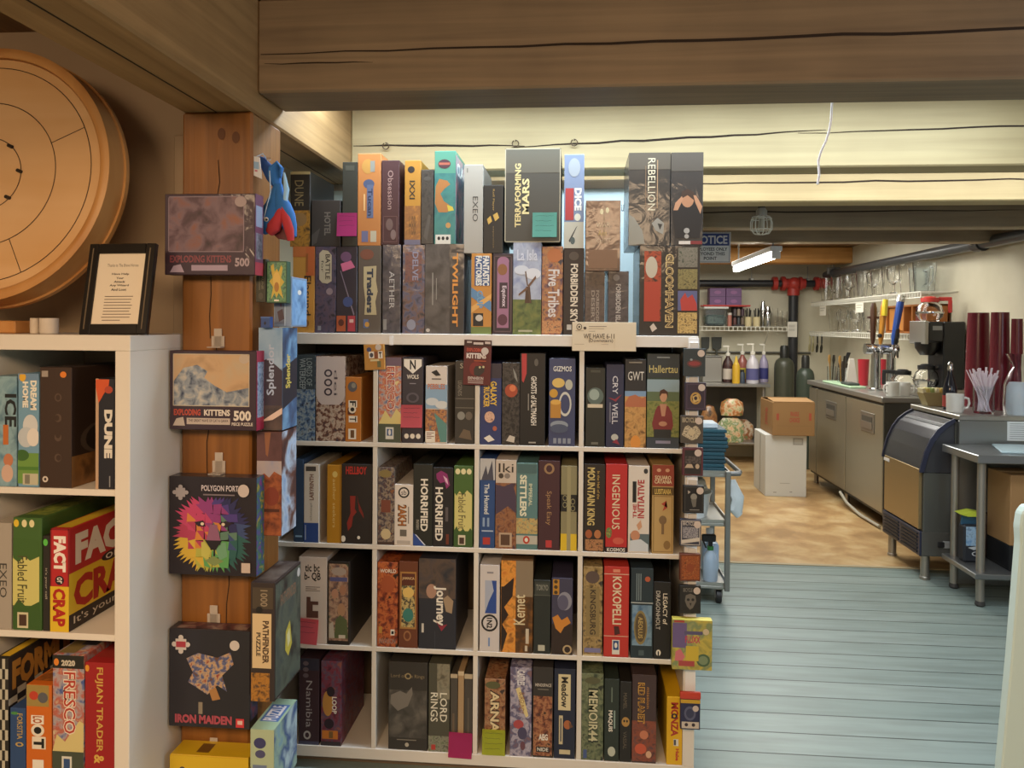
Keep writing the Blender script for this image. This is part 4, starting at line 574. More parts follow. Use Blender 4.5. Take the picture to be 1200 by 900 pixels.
# ---- things hung on the right side of the post (its face is at X = -.87)
GS = 'games hung on the right side of the timber post'
def sbox(x0, x1, y0, y1, Y, base, label, els, dep, right=None, top=None, wrap=False, rot=0, cat='board game', name='board_game_box', X0=None):
    a = PY(x0, (y0+y1)/2, Y); c = PY(x1, (y0+y1)/2, Y); zt = PY((x0+x1)/2, y0, Y).z; zb = PY((x0+x1)/2, y1, Y).z; w = c.x-a.x; h = zt-zb
    xo = a.x if X0 is None else max(a.x, X0)
    b = MB().box(0, w, 0, dep, 0, h, shrink(base) if wrap else mat(base), .0012)
    b.face(els, (0, 0, h), (w, 0, 0), (0, 0, -h))
    if right: b.face(right, (w, 0, h), (0, dep, 0), (0, 0, -h))
    if top: b.face(top, (0, dep, h), (w, 0, 0), (0, -dep, 0))
    o = b.build(name, None, (xo, Y, zb), (0, 0, rot)); return tag(o, label, cat, GS)
sbox(303, 331, 384, 504, 1.97, '#6a8cb8', 'tall sky-blue box with pale sideways script, side of post', [R(0, 0, 100, 40, N4(12, '#6a94c0', '#9ab4d0')), P([(0, 34), (40, 30), (100, 42), (100, 78), (0, 84)], '#3a3040'), R(0, 76, 100, 100, N4(20, '#3a3438', '#5a4a48')), T('Splendor', 34, 16, 74, 66, '#a8b8d4', 'u', .02), P([(10, 92), (60, 84), (100, 78), (100, 84), (60, 90)], '#d8c0b4')], .105, X0=-.866,
     right=[R(0, 0, 100, 100, N4(10, '#8ab8dc', '#4a6a90', '#2a2c40')), P([(0, 40), (100, 30), (100, 70), (0, 80)], '#2a2a34'), T('Splendor', 20, 26, 60, 60, '#d8c058', 'u', .03)], wrap=True)
sbox(301, 330, 506, 628, 1.97, '#6a3c2c', 'tall brown box with red city skyline, below the sky-blue box', [R(0, 0, 100, 30, N4(14, '#4a3034', '#6a484a')), P([(30, 0), (56, 0), (44, 24), (36, 22)], '#8a5a40'), R(0, 28, 100, 44, N4(16, '#8a90b0', '#b0a098')), P([(0, 44), (30, 40), (50, 44), (70, 38), (100, 42), (100, 100), (0, 100)], N4(30, '#5a2c1c', '#8a4a2c', '#a05a34')), E(60, 62, 30, 9, '#7a3424'), R(8, 74, 92, 77, '#4a2418')], .105, X0=-.866, right=[R(0, 0, 100, 100, N4(10, '#5a88c0', '#b8c8dc', '#6a4438', '#2c2430'))], wrap=True)
sbox(293.5, 322, 683, 822, 1.90, '#342a28', 'dark puzzle box with cream label on its narrow side', [R(8, 4, 92, 22, '#4a4034'), T('1000', 40, 6, 70, 20, '#8a7c68', 'd', .02), R(8, 26, 86, 72, '#cfb890'), T('PATHFINDER', 50, 32, 76, 68, '#4a3424', 'd', .04), T('PUZZLE', 24, 42, 42, 62, '#2a2020', 'd', .03), E(36, 23, 14, 3, K_), R(4, 76, 80, 100, N4(40, '#3a2c24', '#b07a30', '#4a3a30'))], .185, X0=-.866,
     right=[R(2, 2, 98, 98, N4(10, '#3a4448', '#5a6458', '#2c2c2c')), P([(40, 50), (56, 44), (64, 66), (50, 74), (38, 66)], '#c8b848'), P([(44, 54), (54, 50), (58, 62), (48, 66)], '#e0d8a0'), T('PATHFINDER', 20, 14, 80, 24, '#8a6a54', 'h', .02), E(90, 8, 6, 4, '#d0ccc8')], top=[R(10, 5, 90, 95, N4(14, '#3a2c28', '#6a6460'))], cat='puzzle', name='puzzle_box')
sbox(293.5, 321, 855, 935, 1.88, '#a8b89a', 'pale green and blue puzzle box lowest on side of post', [R(0, 0, 100, 55, '#a8b89a'), E(40, 20, 26, 8, '#3c3c68'), E(42, 36, 22, 6, '#4c4c70'), R(10, 52, 70, 70, '#6a7a9a'), R(0, 80, 100, 100, '#4a84b8')], .16, X0=-.866,
     right=[R(0, 0, 100, 100, N4(8, '#6a9ac8', '#9ab8a8', '#3a5a90', '#b8d0d8'))], top=[R(0, 0, 100, 100, '#98b8a0'), R(10, 20, 90, 75, '#4a70b0'), T('PUZZLE', 20, 24, 80, 72, '#d8dce4', 'u', .03)], cat='puzzle', name='puzzle_box')
def deck(name, label, x0, x1, y0, y1, Y, th, base, els, rot=(0, 0, 0), cat='card game', grp=GS, right=None, wrap=False, top=None, stick=None):
    a = PY(x0, (y0+y1)/2, Y); c = PY(x1, (y0+y1)/2, Y); zt = PY((x0+x1)/2, y0, Y).z; zb = PY((x0+x1)/2, y1, Y).z; w = c.x-a.x; h = zt-zb
    b = MB().box(-w/2, w/2, 0, th, -h, 0, shrink(base) if wrap else mat(base), .0008)
    b.face(els, (-w/2, 0, 0), (w, 0, 0), (0, 0, -h))
    if right: b.face(right, (w/2, 0, 0), (0, th, 0), (0, 0, -h))
    if top: b.face(top, (-w/2, th, 0), (w, 0, 0), (0, -th, 0))
    o = tag(b.build(name, None, ((a.x+c.x)/2, Y, zt), rot), label, cat, grp)
    if stick:
        u, v, r, col = stick; cx, cz = -w/2+w*u/100, -h*v/100
        s = MB(); s.lathe([(0, 0), (r, 0), (r, .0006), (0, .0006)], col, M=Matrix.Rotation(math.pi/2, 4, 'X')); st = s.build('price_sticker', o, (cx, -.0025, cz)); st['label'] = 'round pale price sticker'
    return o
deck('card_game_box', 'small green card box with golden tree picture, side of post', 312.5, 336, 306, 355, 1.985, .028, '#3a5a44', [R(4, 3, 96, 97, N4(60, '#3c6a50', '#6a9a70', '#2c4a58')), P([(20, 12), (34, 6), (40, 26), (50, 18), (60, 26), (72, 10), (80, 16), (72, 40), (88, 50), (70, 62), (84, 90), (60, 76), (50, 88), (40, 76), (22, 92), (32, 62), (14, 48), (30, 40)], '#c8b04c'), E(50, 46, 18, 20, '#d8b860'), E(50, 62, 12, 12, '#a8783c'), R(38, 92, 62, 96, W_)])
deck('card_game_box', 'narrow dark card box beside the golden tree one', 300, 311.5, 303.5, 354, 1.985, .025, '#38372c', [E(50, 18, 36, 12, '#7a3a2c'), R(30, 40, 44, 72, '#5a584a'), T('RUNE', 56, 40, 76, 70, '#7a7a64', 'd'), E(50, 86, 24, 8, '#4c4a40')])
o = sbox(321, 341.5, 324, 383, 2.02, '#8298b4', 'clear-blue plastic card case behind the golden tree box', [R(6, 6, 60, 94, '#68748a'), P([(20, 70), (50, 64), (60, 84), (30, 90)], '#4a3a44'), R(62, 2, 66, 98, '#b8d0e8'), R(36, 50, 44, 60, '#7a4a5a')], .12, right=[R(4, 4, 96, 96, N4(14, '#5a88c0', '#88b0d8', '#3c6494')), E(50, 30, 12, 5, W_)], wrap=True)
deck('card_game_box', 'little dark blue box with hook slot at top of sky-blue box', 305.5, 316.5, 371, 384, 1.95, .02, '#2c4a88', [P([(30, 60), (50, 40), (60, 62), (46, 78)], '#1a1c2c'), R(0, 0, 100, 14, '#4a6aa8')])
# ---- whale plush
t = thing('plush_toy', 'blue plush whale with open red mouth hanging tail up from post', 'toy', (0, 0, 0))
BL, BLD, RD = mat('#2f6cb0', .9), mat('#22447c', .9), mat('#b4363c', .9)
def q(x, y, d=0): return PY(x, y, 2.03+d)
b = MB()
b.sweep([q(326, 216), q(323, 228), q(322, 240), q(319, 252), q(313, 263), q(306, 268)], [.012, .014, .025, .034, .032, .02], BL, 14)
b.sweep([q(326, 216), q(327, 228), q(330, 242), q(335, 254), q(340, 266), q(343, 278)], [.011, .015, .026, .026, .019, .011], BL, 14)
b.sweep([q(326, 220), q(320, 208), q(313, 196), q(307, 187), q(303, 184)], [.012, .020, .017, .012, .005], BLD, 10, .5)
b.sweep([q(325, 220), q(322, 208), q(322, 198), q(326, 192), q(330, 197), q(329, 208)], [.012, .020, .018, .013, .010, .006], BL, 10, .5)
b.ball(q(305, 266), .021, BL)
body = b.build('body', t)
b = MB(); b.sweep([q(330, 243, -.018), q(326, 256, -.018), q(321, 266, -.016), q(316, 273, -.012)], [.007, .015, .02, .012], RD, 10)
b.sweep([q(330, 243, -.018), q(335, 256, -.016), q(339, 270, -.014), q(341, 282, -.01)], [.007, .013, .013, .009], RD, 10)
b.poly([q(330, 246, -.003), q(318, 272, -.003), q(326, 280, -.002), q(339, 282, -.003)], '#5a1c20'); b.build('mouth', t)
b = MB().ball(q(312, 257, -.032), .0065, W_).ball(q(312.4, 257.4, -.038), .003, K_); b.build('eye', t)
MB().sweep([q(333, 202, -.008), q(336, 222, -.006), q(334, 238, -.012)], [.003, .008, .006], mat('#9ac0dc', .9), 8, .4).build('belly_patch', t)
MB().sweep([q(316, 200, -.02), q(317, 225, -.04), q(309, 256, -.036)], .0015, '#a8b8c8', 5).build('hang_string', t)
b = MB(); b.prism([(0, 0), (.026, -.006), (.032, -.064), (.004, -.052)], 1, 0, .002, '#d0d4dc'); b.face([R(20, 20, 80, 60, '#8ab0d8'), R(30, 66, 60, 76, '#b8708a')], (.004, 0, -.006), (.024, 0, -.004), (.002, 0, -.048)); b.build('swing_tag', t, q(293.5, 182, -.04))
MB().sweep([q(300, 184, -.035), q(308, 180, -.02), q(312, 186)], .0015, '#a8b8c8', 5).build('tag_loop', t)
tag(MB().cyl((-.870, 2.03, q(312, 188).z), (-.84, 2.03, q(312, 188).z+.004), .004, CLEARP).build('adhesive_hook'), 'small clear peg holding the plush whale on post side', 'hook')
# ---------------------------------------------------------------- round board, frame and jars on the left shelf
t = thing('crokinole_board', 'large round pale wooden game board leaning against wall on left shelf', 'game board')
CB = wood('birch_ply', '#d6a872', '#e2ba8a', 0, .4, 5, 6); RIM = wood('birch_rim', '#b98248', '#cf9c60', 2, .45, 5, 8); DKL = mat('#3a2412')
cY = 1.93; cc = PY(-13, 205, cY); tl = math.radians(7)
M = Matrix.Translation(cc) @ Matrix.Rotation(math.pi/2-tl, 4, 'X')         # local z points at the viewer
px = cY/FPX
MB().lathe([(0, 0), (150*px, 0), (150*px, .004), (148*px, .010), (0, .010)], CB, seg=96, M=M).build('playing_surface', t)
rr = MB().lathe([(150*px, -.05), (162*px, -.05), (162*px, .016), (158*px, .020), (153*px, .020), (150*px, .016), (150*px, -.05)], RIM, seg=96, M=M).build('rim', t)
MB().lathe([(0, -.065), (165*px, -.065), (165*px, -.05), (0, -.05)], RIM, seg=96, M=M @ Matrix.Rotation(math.pi/8, 4, 'Z')).build('base_board', t)
b = MB()
for rad in (46, 91, 137):
    b.lathe([(rad*px-.0012, .0106), (rad*px+.0012, .0106)], DKL, seg=80, M=M)
for a in (25, 115, 205, 295):
    a = math.radians(a); b.prism([(0, -.0009), (46*px, -.0009), (46*px, .0009), (0, .0009)], 2, .0104, .0108, DKL, M=M @ Matrix.Rotation(a, 4, 'Z') @ Matrix.Translation((91*px, 0, 0)))
b.lathe([(0, .0108), (.016, .0108), (.018, .0104)], DKL, seg=20, M=M); b.build('line_marking', t)
for k in range(8):
    a = math.radians(22.5+45*k-20); MB().cyl((46*px*math.cos(a), 46*px*math.sin(a), .010), (46*px*math.cos(a), 46*px*math.sin(a), .024), .0048, mat('#20160c', .6)).build('peg', t).matrix_world = M
p = PY(8, 376, 1.90); tag(MB().box(-.12, .05, 0, .16, 0, p.z-ZT, RIM, .003).box(-.12, .042, .012, .15, 0, .003, RIM).build('wooden_block', None, (p.x, 1.865, ZT+.0005)), 'flat wooden block under the round board on left shelf', 'block')
for x0, x1, l, c in ((36, 45.5, 'narrow frosted glass candle cup beside the wooden block', '#cfc4b4'), (48, 67, 'wide frosted glass candle cup under the round board', '#d4ccc0')):
    a, c2 = PY(x0, 380, 1.90), PY(x1, 380, 1.90); r = (c2.x-a.x)/2; h = PY(x0, 373, 1.90).z-ZT
    g = thing('candle_cup', l, 'candle', ((a.x+c2.x)/2, 1.90, ZT+.0005), group='candle cups on the left shelf')
    MB().lathe([(0, 0), (r*.9, 0), (r, h*.1), (r, h), (r*.9, h), (r*.88, h*.2), (0, h*.2)], mat(c, .3), seg=24).build('glass', g); MB().lathe([(0, 0), (r*.8, 0), (r*.8, h*.6), (0, h*.62)], '#e0d8c4', c=(0, 0, h*.22)).build('wax', g)
# picture frame leaning back
t = thing('picture_frame', 'black framed white notice leaning on the left white shelf', 'picture frame')
fY = 1.80; a, c = PY(91.5, 389, fY), PY(171, 391, fY); w = c.x-a.x; zt = PY(138, 285, fY+.03).z; hh = zt-ZT
M = Matrix.Translation(((a.x+c.x)/2+.004, fY, ZT+.001)) @ Matrix.Rotation(math.radians(4.5), 4, 'Y') @ Matrix.Rotation(math.radians(-14), 4, 'X')
M = Matrix.Translation((a.x, fY, ZT+.001)) @ Matrix.Rotation(math.radians(-12), 4, 'X') @ Matrix.Rotation(math.radians(-.6), 4, 'Y')
hh /= math.cos(math.radians(12)); FR = mat('#17130f', .3)
b = MB(); fw = .026
for x0, x1, z0, z1 in ((0, fw, 0, hh), (w-fw, w, 0, hh), (fw, w-fw, 0, fw), (fw, w-fw, hh-fw, hh)):
    b.box(x0, x1, 0, .014, z0, z1, FR, .002)
for x0, x1, z0, z1 in ((fw*.45, fw*.55, fw*.5, hh-fw*.5), (w-fw*.55, w-fw*.45, fw*.5, hh-fw*.5)):
    b.box(x0, x1, -.002, 0, z0, z1, '#6a5a44')
b.build('frame_border', t).matrix_world = M
b = MB().box(fw-.004, w-fw+.004, .006, .010, fw-.004, hh-fw+.004, '#ddd0ba')
ls = [('Have Help', 28.5, 32), ('Your', 34, 37), ('Attack', 39, 42), ('Any Wizard', 44, 47.5), ('And Loot', 49.5, 53)]
b.face([R(4, 3, 96, 97, '#e2d6c2'), T('Thanks to The Brave Heroes', 22, 16, 84, 20, '#5a4c40', 'h')]+[T(s, 50-len(s)*1.9, v0, 50+len(s)*1.9, v1, '#2a2018', 'h', .03) for s, v0, v1 in ls]+[R(24-(i == 7)*2, 60+i*4, 80-(i % 3)*2 if i < 8 else 60, 61+i*4, '#6a5a4c') for i in range(9)], (fw-.004, .006, hh-fw+.004), (w-2*fw+.008, 0, 0), (0, 0, -(hh-2*fw+.008)))
b.build('paper', t).matrix_world = M
MB().box(w*.4, w*.6, .0145, .018, .0, hh*.7, FR).build('easel_back', t).matrix_world = M
# ---------------------------------------------------------------- notes, cards and decks on the tall shelf
def note(label, x0, x1, y0, y1, col, Y=DM-.0015, lines=3, tilt=0, grp='sticky notes on the game boxes'):
    a, c = PY(x0, (y0+y1)/2, Y), PY(x1, (y0+y1)/2, Y); zt = PY((x0+x1)/2, y0, Y).z; zb = PY((x0+x1)/2, y1, Y).z; w = c.x-a.x; h = zt-zb
    b = MB(); n = 6; t_ = bmesh.new(); vs = [[t_.verts.new((-w/2+w*i, -.006*(j/n)**2-.001*(i), -h*j/n)) for i in (0, 1)] for j in range(n+1)]
    for j in range(n): t_.faces.new((vs[j][0], vs[j+1][0], vs[j+1][1], vs[j][1]))
    bmesh.ops.solidify(t_, geom=t_.faces[:], thickness=.0004); b.merge(t_, mat(col, .7), True)
    dk = '#5a2c3c' if 'pink' in label or 'red' in label else '#3a4a3a'
    for i in range(lines):
        z = -h*(.14+.2*i); y = -.006*((.16+.2*i))**2-.0022; k = 9; e = w*(.38-.1*(i % 2))
        pts = [(-w*.38+(e+w*.38)*j/k, y, z+RND.uniform(-.0012, .0012)) for j in range(k+1)]
        for p, r in zip(pts, pts[1:]): b.poly([(p[0], y, p[2]-.0004), (r[0], y, r[2]-.0004), (r[0], y, r[2]+.0004), (p[0], y, p[2]+.0004)], dk)
    return tag(b.build('sticky_note', None, ((a.x+c.x)/2, Y, zt), (0, tilt, 0)), label, 'sticky note', grp)
note('magenta pink sticky note in the upper tier on shelf top', 395, 418.5, 249.5, 277, '#c83c80', DM+.0085)
note('pale turquoise sticky note on the huge dark grey box', 624, 652.5, 249, 278, '#74b8a4', DM+.0085, 4)
note('coral pink sticky note on black spine, top compartment row', 470, 495, 474.5, 501, '#e66a74')
note('coral pink sticky note on the tall white box', 348.5, 373.5, 725, 754, '#e66a74', DM-.0015, 3, .06)
note('blank magenta pink sticky note at bottom compartment row', 526, 553.5, 858.5, 887.5, '#c83a78', DM-.0015, 0, .02)
note('yellow-green sticky note on the short brown jungle spine', 565, 592, 855, 884, '#c4cc3c', DM-.0015, 4)
GE = 'things hung from the front edge of the shelf top'
deck('card_game_box', 'tiny orange card box hung from shelf top edge', 426, 449.5, 403.5, 433.5, DM-.020, .014, '#b8843c', [E(26, 20, 12, 9, '#4a4c6a'), R(24, 28, 50, 54, W_), E(37, 42, 9, 9, '#4a4850'), R(52, 28, 68, 56, '#8a5030'), R(70, 28, 92, 56, W_), T('T', 74, 31, 88, 53, K_, 'h', .05), R(30, 58, 74, 66, '#d0c090'), R(64, 66, 82, 90, '#6a6a44')], (0, math.radians(-3), 0), 'card game', GE, stick=(73, 12, .0105, '#c8bcb0'))
deck('hanging_card_pack', 'dark red card pack with white lettering hung on shelf edge', 544, 576, 398.5, 451.5, DM-.010, .006, '#5c1c1c', [R(0, 0, 100, 14, '#3a1814'), R(10, 3, 28, 7, '#b8a8a0'), R(34, 5, 70, 10, '#c8b8b0'), R(76, 3, 96, 8, '#c8b8b0'), T('EXPLODING', 10, 18, 70, 26, '#b84838', 'h', .04), T('KITTENS', 10, 29, 82, 41, '#e0d4cc', 'h', .05), R(38, 45, 82, 47, '#b05030'), E(48, 64, 26, 16, '#7a2422'), P([(38, 66), (44, 58), (60, 56), (78, 58), (76, 70), (58, 80), (40, 78)], '#332a26'), E(60, 60, 4, 2.6, '#c8bc90'), E(73, 59, 4, 2.6, '#c8bc90'), T('EXPANSION', 18, 81, 74, 88, '#c8b8b0', 'h', .03), R(18, 90, 74, 91.5, '#c8b8b0'), R(18, 94, 74, 95.5, '#c8b8b0')], (0, math.radians(1.5), 0), 'card game', GE, stick=(77, 24, .0125, '#c8bcb4'))
deck('paper_sign', 'white paper sign with handwriting taped to shelf top edge', 670.5, 745.5, 377.5, 411.5, DM-.004, .0012, '#d8cab0', [E(11, 17, 4.5, 11, '#4a4038'), E(11, 17, 3.2, 8, '#d8cab0'), E(11, 17, 1.6, 4, '#2a2420'), E(20, 21, 2.4, 5, '#3a2c24'), R(26, 14, 54, 16, '#7a6c5c'), R(26, 22, 50, 23.5, '#8a7c6a'), R(5, 30, 18, 31.5, '#8a7c6a'), R(26, 31, 36, 32.5, '#8a7c6a'), T('WE HAVE 6-11', 18, 40, 66, 57, '#3a2c26', 'h', .01), T('(Downstairs)', 26, 58, 64, 72, '#3a2c26', 'h', .01), R(4, 76, 19, 77.5, '#a89880'), R(46, 76, 57, 77.5, '#a89880'), R(66, 40, 66.6, 90, '#c8b898')], (0, 0, 0), 'sign', GE)
deck('price_tag', 'small white tag on the shelf top edge above orange box', 456, 461, 393.5, 404.5, DM-.0015, .001, '#e8e8e8', [R(10, 10, 90, 90, '#f0f0f0')], (0, 0, 0), 'tag', GE)
# strip of hanging decks
xs = PY(811, 600, DM-.004).x
t = thing('hanging_strip', 'white plastic strip with clips down right edge of tall shelf', 'display strip', (xs, DM-.004, 0))
a, c = PY(812, 396, DM-.004).z, PY(812, 846, DM-.004).z
MB().box(-.017, .017, 0, .002, c, a, PLASTW, .0006).build('strip', t)
DK = [
 (801, 826.5, 408.5, 441, '#26343a', 'dark teal card deck with red oval emblem, topmost on strip', [E(50, 54, 34, 14, '#5a3434'), E(50, 54, 26, 8, '#8a3438'), E(36, 40, 6, 4, '#8a9498')], 80),
 (803, 827.5, 448.5, 481, '#3a2e3c', 'plum card deck with gold ring emblem, second on strip', [F(6, 5, 94, 95, 3, '#5a4a5c'), E(50, 56, 26, 22, '#b8904c'), E(50, 56, 18, 15, '#3a2e34'), P([(34, 50), (62, 40), (68, 64), (40, 72)], '#c8a868'), E(50, 56, 8, 7, '#3a2e34')], 78),
 (797.5, 824, 487.5, 519.5, '#4a443e', 'charcoal card deck with cream lacy figure, third on strip', [T('BICYCLE', 8, 6, 70, 24, '#b0a48c', 'h', .02), P([(20, 40), (34, 34), (50, 44), (66, 34), (80, 42), (90, 60), (74, 82), (50, 90), (28, 80), (6, 70)], N4(120, '#4a443e', '#b8aa90', '#c8bca0')), E(50, 60, 14, 12, '#c0b090')], 80),
 (800, 824, 525, 557.5, '#5a2c34', 'maroon-edged card deck with dark face, fourth on strip', [R(10, 8, 90, 94, '#2c2828'), R(14, 30, 88, 56, N4(80, '#2c2828', '#6a605c')), P([(10, 72), (22, 58), (44, 58), (54, 72)], '#b8a48c'), E(72, 66, 10, 9, '#b8a48c')], 74),
 (801, 825, 569.5, 601.5, '#201e1d', 'black card deck with small silver figure, fifth on strip', [F(6, 5, 94, 95, 2.5, '#4a4642'), R(30, 86, 78, 89, '#8a8680'), E(50, 40, 16, 12, '#8a867c'), P([(36, 50), (64, 48), (60, 76), (46, 78)], '#6a665e'), P([(20, 16), (34, 22), (22, 30)], '#a89c90')], 80),
 (797, 821.5, 609, 640, '#3a3c4a', 'slate card deck with pale lattice and white band, sixth on strip', [F(5, 4, 95, 96, 4, '#b8b0a8'), T('BICYCLE', 14, 8, 74, 22, '#c0b8b0', 'h', .02), R(14, 28, 86, 70, N4(160, '#3a3c4a', '#8a8890', '#b0aca8')), P([(6, 78), (94, 66), (94, 80), (6, 92)], '#c8c0b4')], 82),
 (797, 821, 649.5, 681, '#6a3620', 'rust orange card deck, seventh on strip', [R(6, 6, 94, 94, N4(90, '#4a2418', '#a85c2c', '#7a3c20', '#c08048')), E(50, 50, 20, 16, '#8a4424')], None),
 (796.5, 821.5, 686.5, 719, '#262320', 'black card deck with grey mask face, eighth on strip', [T('BICYCLE', 16, 8, 60, 22, '#7a746c', 'h', .02), P([(28, 34), (50, 28), (74, 36), (78, 56), (62, 80), (48, 86), (34, 74), (24, 54)], '#6a645c'), E(40, 50, 7, 5, '#262320'), E(62, 50, 7, 5, '#262320'), P([(46, 62), (56, 62), (51, 74)], '#262320')], 80),
]
for i, (x0, x1, y0, y1, base, lab, els, st) in enumerate(DK):
    deck('playing_card_deck', lab, x0, x1, y0, y1, DM-.030, .020, base, els, (0, 0, math.radians((-4, 3, -5, 0, 2, -3, 4, 5)[i])), 'playing cards', 'card decks on the hanging strip', stick=(st, 17, .0115, '#c8b8ac') if st else None, wrap=False)
    z = PY(812, y0-4.5, DM-.008).z
    MB().box(-.014, .014, -.010, 0, z-.012, z+.008, mat('#d8d4cc', .3), .001).build('clip', t)
deck('card_game_box', 'yellow and green cartoon card game box sticking out from strip', 788, 834.5, 727, 785, DM-.046, .03, '#b8ac48', [R(0, 0, 100, 100, N4(16, '#8a8a48', '#c0b050', '#7a8a60', '#a8a468')), R(0, 6, 36, 56, '#6a5a88'), T('FLUXX', 32, 32, 70, 46, '#b83a58', 'h', .03), R(30, 22, 76, 29, '#5a5474'), E(78, 80, 17, 13, '#4a6448'), E(78, 80, 12, 9, '#7a8c6a'), P([(8, 64), (20, 58), (32, 74), (24, 84), (6, 82)], '#c87078'), R(34, 52, 66, 82, '#c8b03c'), R(16, 82, 56, 93, '#a84a48'), R(4, 1, 30, 5, '#a84038')], (0, 0, 0), 'card game', GE, top=[R(0, 0, 100, 100, '#d0c258')], stick=(84, 22, .010, '#c8b898'))
o = deck('hanging_card_pack', 'small navy card pack under a red hanger, lowest on strip', 797.5, 820.5, 820, 855, DM-.034, .018, '#2c2c4c', [R(0, 0, 100, 12, '#c8a02c'), E(48, 46, 30, 24, '#5a5c78'), E(48, 46, 20, 16, '#3a3c58'), R(6, 74, 94, 96, '#c8bcb0'), E(30, 84, 9, 6, '#3a2c34'), E(66, 84, 9, 6, '#3a2c34')], (0, 0, 0), 'card game', GE, stick=(76, 28, .010, '#c8b8b0'))
h = MB().box(-.034, .034, -.001, .012, .0, .024, mat('#c0402c', .4), .004, seg=2).build('hanger_top', o, (0, 0, .0005)); h['label'] = 'red plastic hanger'
def translucent(name, col):
    m, nt, b = new_mat(name); L = nt.links; tr = nt.nodes.new('ShaderNodeBsdfTranslucent'); tr.inputs['Color'].default_value = lin(col)
    mx = nt.nodes.new('ShaderNodeMixShader'); mx.inputs[0].default_value = .88; b.inputs['Base Color'].default_value = lin(col); b.inputs['Roughness'].default_value = .35
    L.new(b.outputs[0], mx.inputs[1]); L.new(tr.outputs[0], mx.inputs[2]); L.new(mx.outputs[0], nt.nodes['Material Output'].inputs['Surface']); return m
# ---------------------------------------------------------------- behind the shelf: whiteboard, cord, hooks, lamps, sign
t = thing('whiteboard', 'tall pale blue-white panel standing behind the games on shelf top', 'whiteboard', (-1.02, 3.04, 0))
WBD = translucent('pale_sheet', '#dcebf2')
MB().box(.0, 1.40, .004, .008, .88, 2.10, WBD).face([T('Fulkit', 84.2, 5.2, 88.6, 8.6, '#4a5458', 'h')], (0, .004, 2.10), (1.40, 0, 0), (0, 0, -1.22)).build('board', t)
b = MB()
for x0, x1, z0, z1 in ((-.02, 1.42, 2.085, 2.122), (-.02, 1.42, .86, .88), (-.02, 0, .86, 2.12), (1.40, 1.42, .86, 2.12)): b.box(x0, x1, 0, .026, z0, z1, '#a8a8a4', .002)
b.build('frame', t)
for x in (.1, 1.30):
    MB().box(x-.02, x+.02, .022, .05, .02, 2.0, '#a8a8a4', .002).box(x-.022, x+.022, -.0, .35, 0, .03, '#a8a8a4', .004).build('stand_leg', t)
p0, p1, p2, p3, p4 = PY(975, 119, 2.25), PY(974, 140, 2.26), PY(968, 165, 2.27), PY(959, 188, 2.27), PY(958, 216, 2.26)
tag(MB().sweep([PY(976, 112, 2.195), p0, p1, PY(972, 152, 2.265), p2, PY(962, 178, 2.27), p3, PY(960, 205, 2.265), p4], .0032, '#e4e4e8', 8).build('loose_cable'), 'thin white cord dangling below the front ceiling beam', 'cord')
for i, (x, y, l) in enumerate(((452, 171, 'black screw hook in pale beam, nearest the post'), (604, 168, 'screw hook in pale beam above light grey box'), (673, 167, 'screw hook in pale beam above the blue dice box'))):
    c = PY(x, y, 2.855)
    pts = [(c.x, 2.87, c.z+.012)]+[(c.x+.012*math.sin(a), 2.856-.002*math.cos(a), c.z+.012*math.cos(a)) for a in [math.radians(k) for k in range(0, 331, 30)]]
    tag(MB().sweep(pts, .0022, mat('#5a4a38', .4, .6), 6).build('screw_hook'), l, 'hook', 'screw hooks in the pale beam')
# caged lamp
c = PY(910, 263, 3.98); t = thing('caged_lamp', 'round wire caged lamp hanging from the kitchen beam', 'lamp', (c.x, 4.3, 0)); c = PY(910, 263, 4.3)
MB().cyl((0, 0, c.z+.062), (0, 0, 2.425), .02, '#4a4640').lathe([(0, 0), (.03, 0), (.03, .03), (.016, .05), (0, .05)], '#b8b8b0', (0, 0, c.z+.045)).build('socket', t)
MB().lathe([(0, -.03), (.011, -.026), (.015, -.012), (.013, .01), (.010, .04), (0, .045)], mat('#b8b4a4', .3), (0, 0, c.z)).build('bulb', t)
b = MB(); r = .058
for k in range(8):
    a = k*math.pi/4; b.sweep([(r*f*math.cos(a), r*f*math.sin(a), c.z+z) for f, z in ((.3, .05), (.85, .04), (1, .01), (1, -.025), (.7, -.05), (.15, -.056))], .003, mat('#e6e6dc', .35), 5)
for z, f in ((.03, .93), (-.03, .96)):
    b.sweep([(r*f*math.cos(i*math.pi/8), r*f*math.sin(i*math.pi/8), c.z+z) for i in range(17)], .003, mat('#e6e6dc', .35), 5)
b.build('wire_cage', t)
# fluorescent tube
A, B_ = PZ(910, 298, 2.05), PZ(863, 315, 2.05); L = (B_-A).length
TUBE, nt, bs = new_mat('lit_tube'); bs.inputs['Emission Color'].default_value = (1, .98, .9, 1); bs.inputs['Emission Strength'].default_value = 16
t = thing('tube_lamp', 'lit fluorescent tube lamp hanging in the kitchen', 'lamp', (A.x, A.y, 2.05))
MB().box(-.04, .04, 0, L, .022, .06, PLASTW, .004).build('housing', t)
MB().cyl((0, .02, 0), (0, L-.02, 0), .028, TUBE).build('tube', t)
b = MB()
for y in (0, L-.02): b.box(-.028, .028, y, y+.02, -.03, .03, PLASTW, .003)
b.build('end_cap', t)
b = MB()
for y in (.1, L-.1): b.cyl((0, y, .058), (0, y, 2.425-2.05), .006, '#8a8a84')
b.build('hanger_rod', t)
d = bpy.data.lights.new('tube_light', 'AREA'); d.shape = 'RECTANGLE'; d.size = .1; d.size_y = L; d.energy = 12; d.color = (1, .97, .86)
o = bpy.data.objects.new('tube_light', d); COL.objects.link(o); o.location = (A.x, A.y+L/2, 2.015)
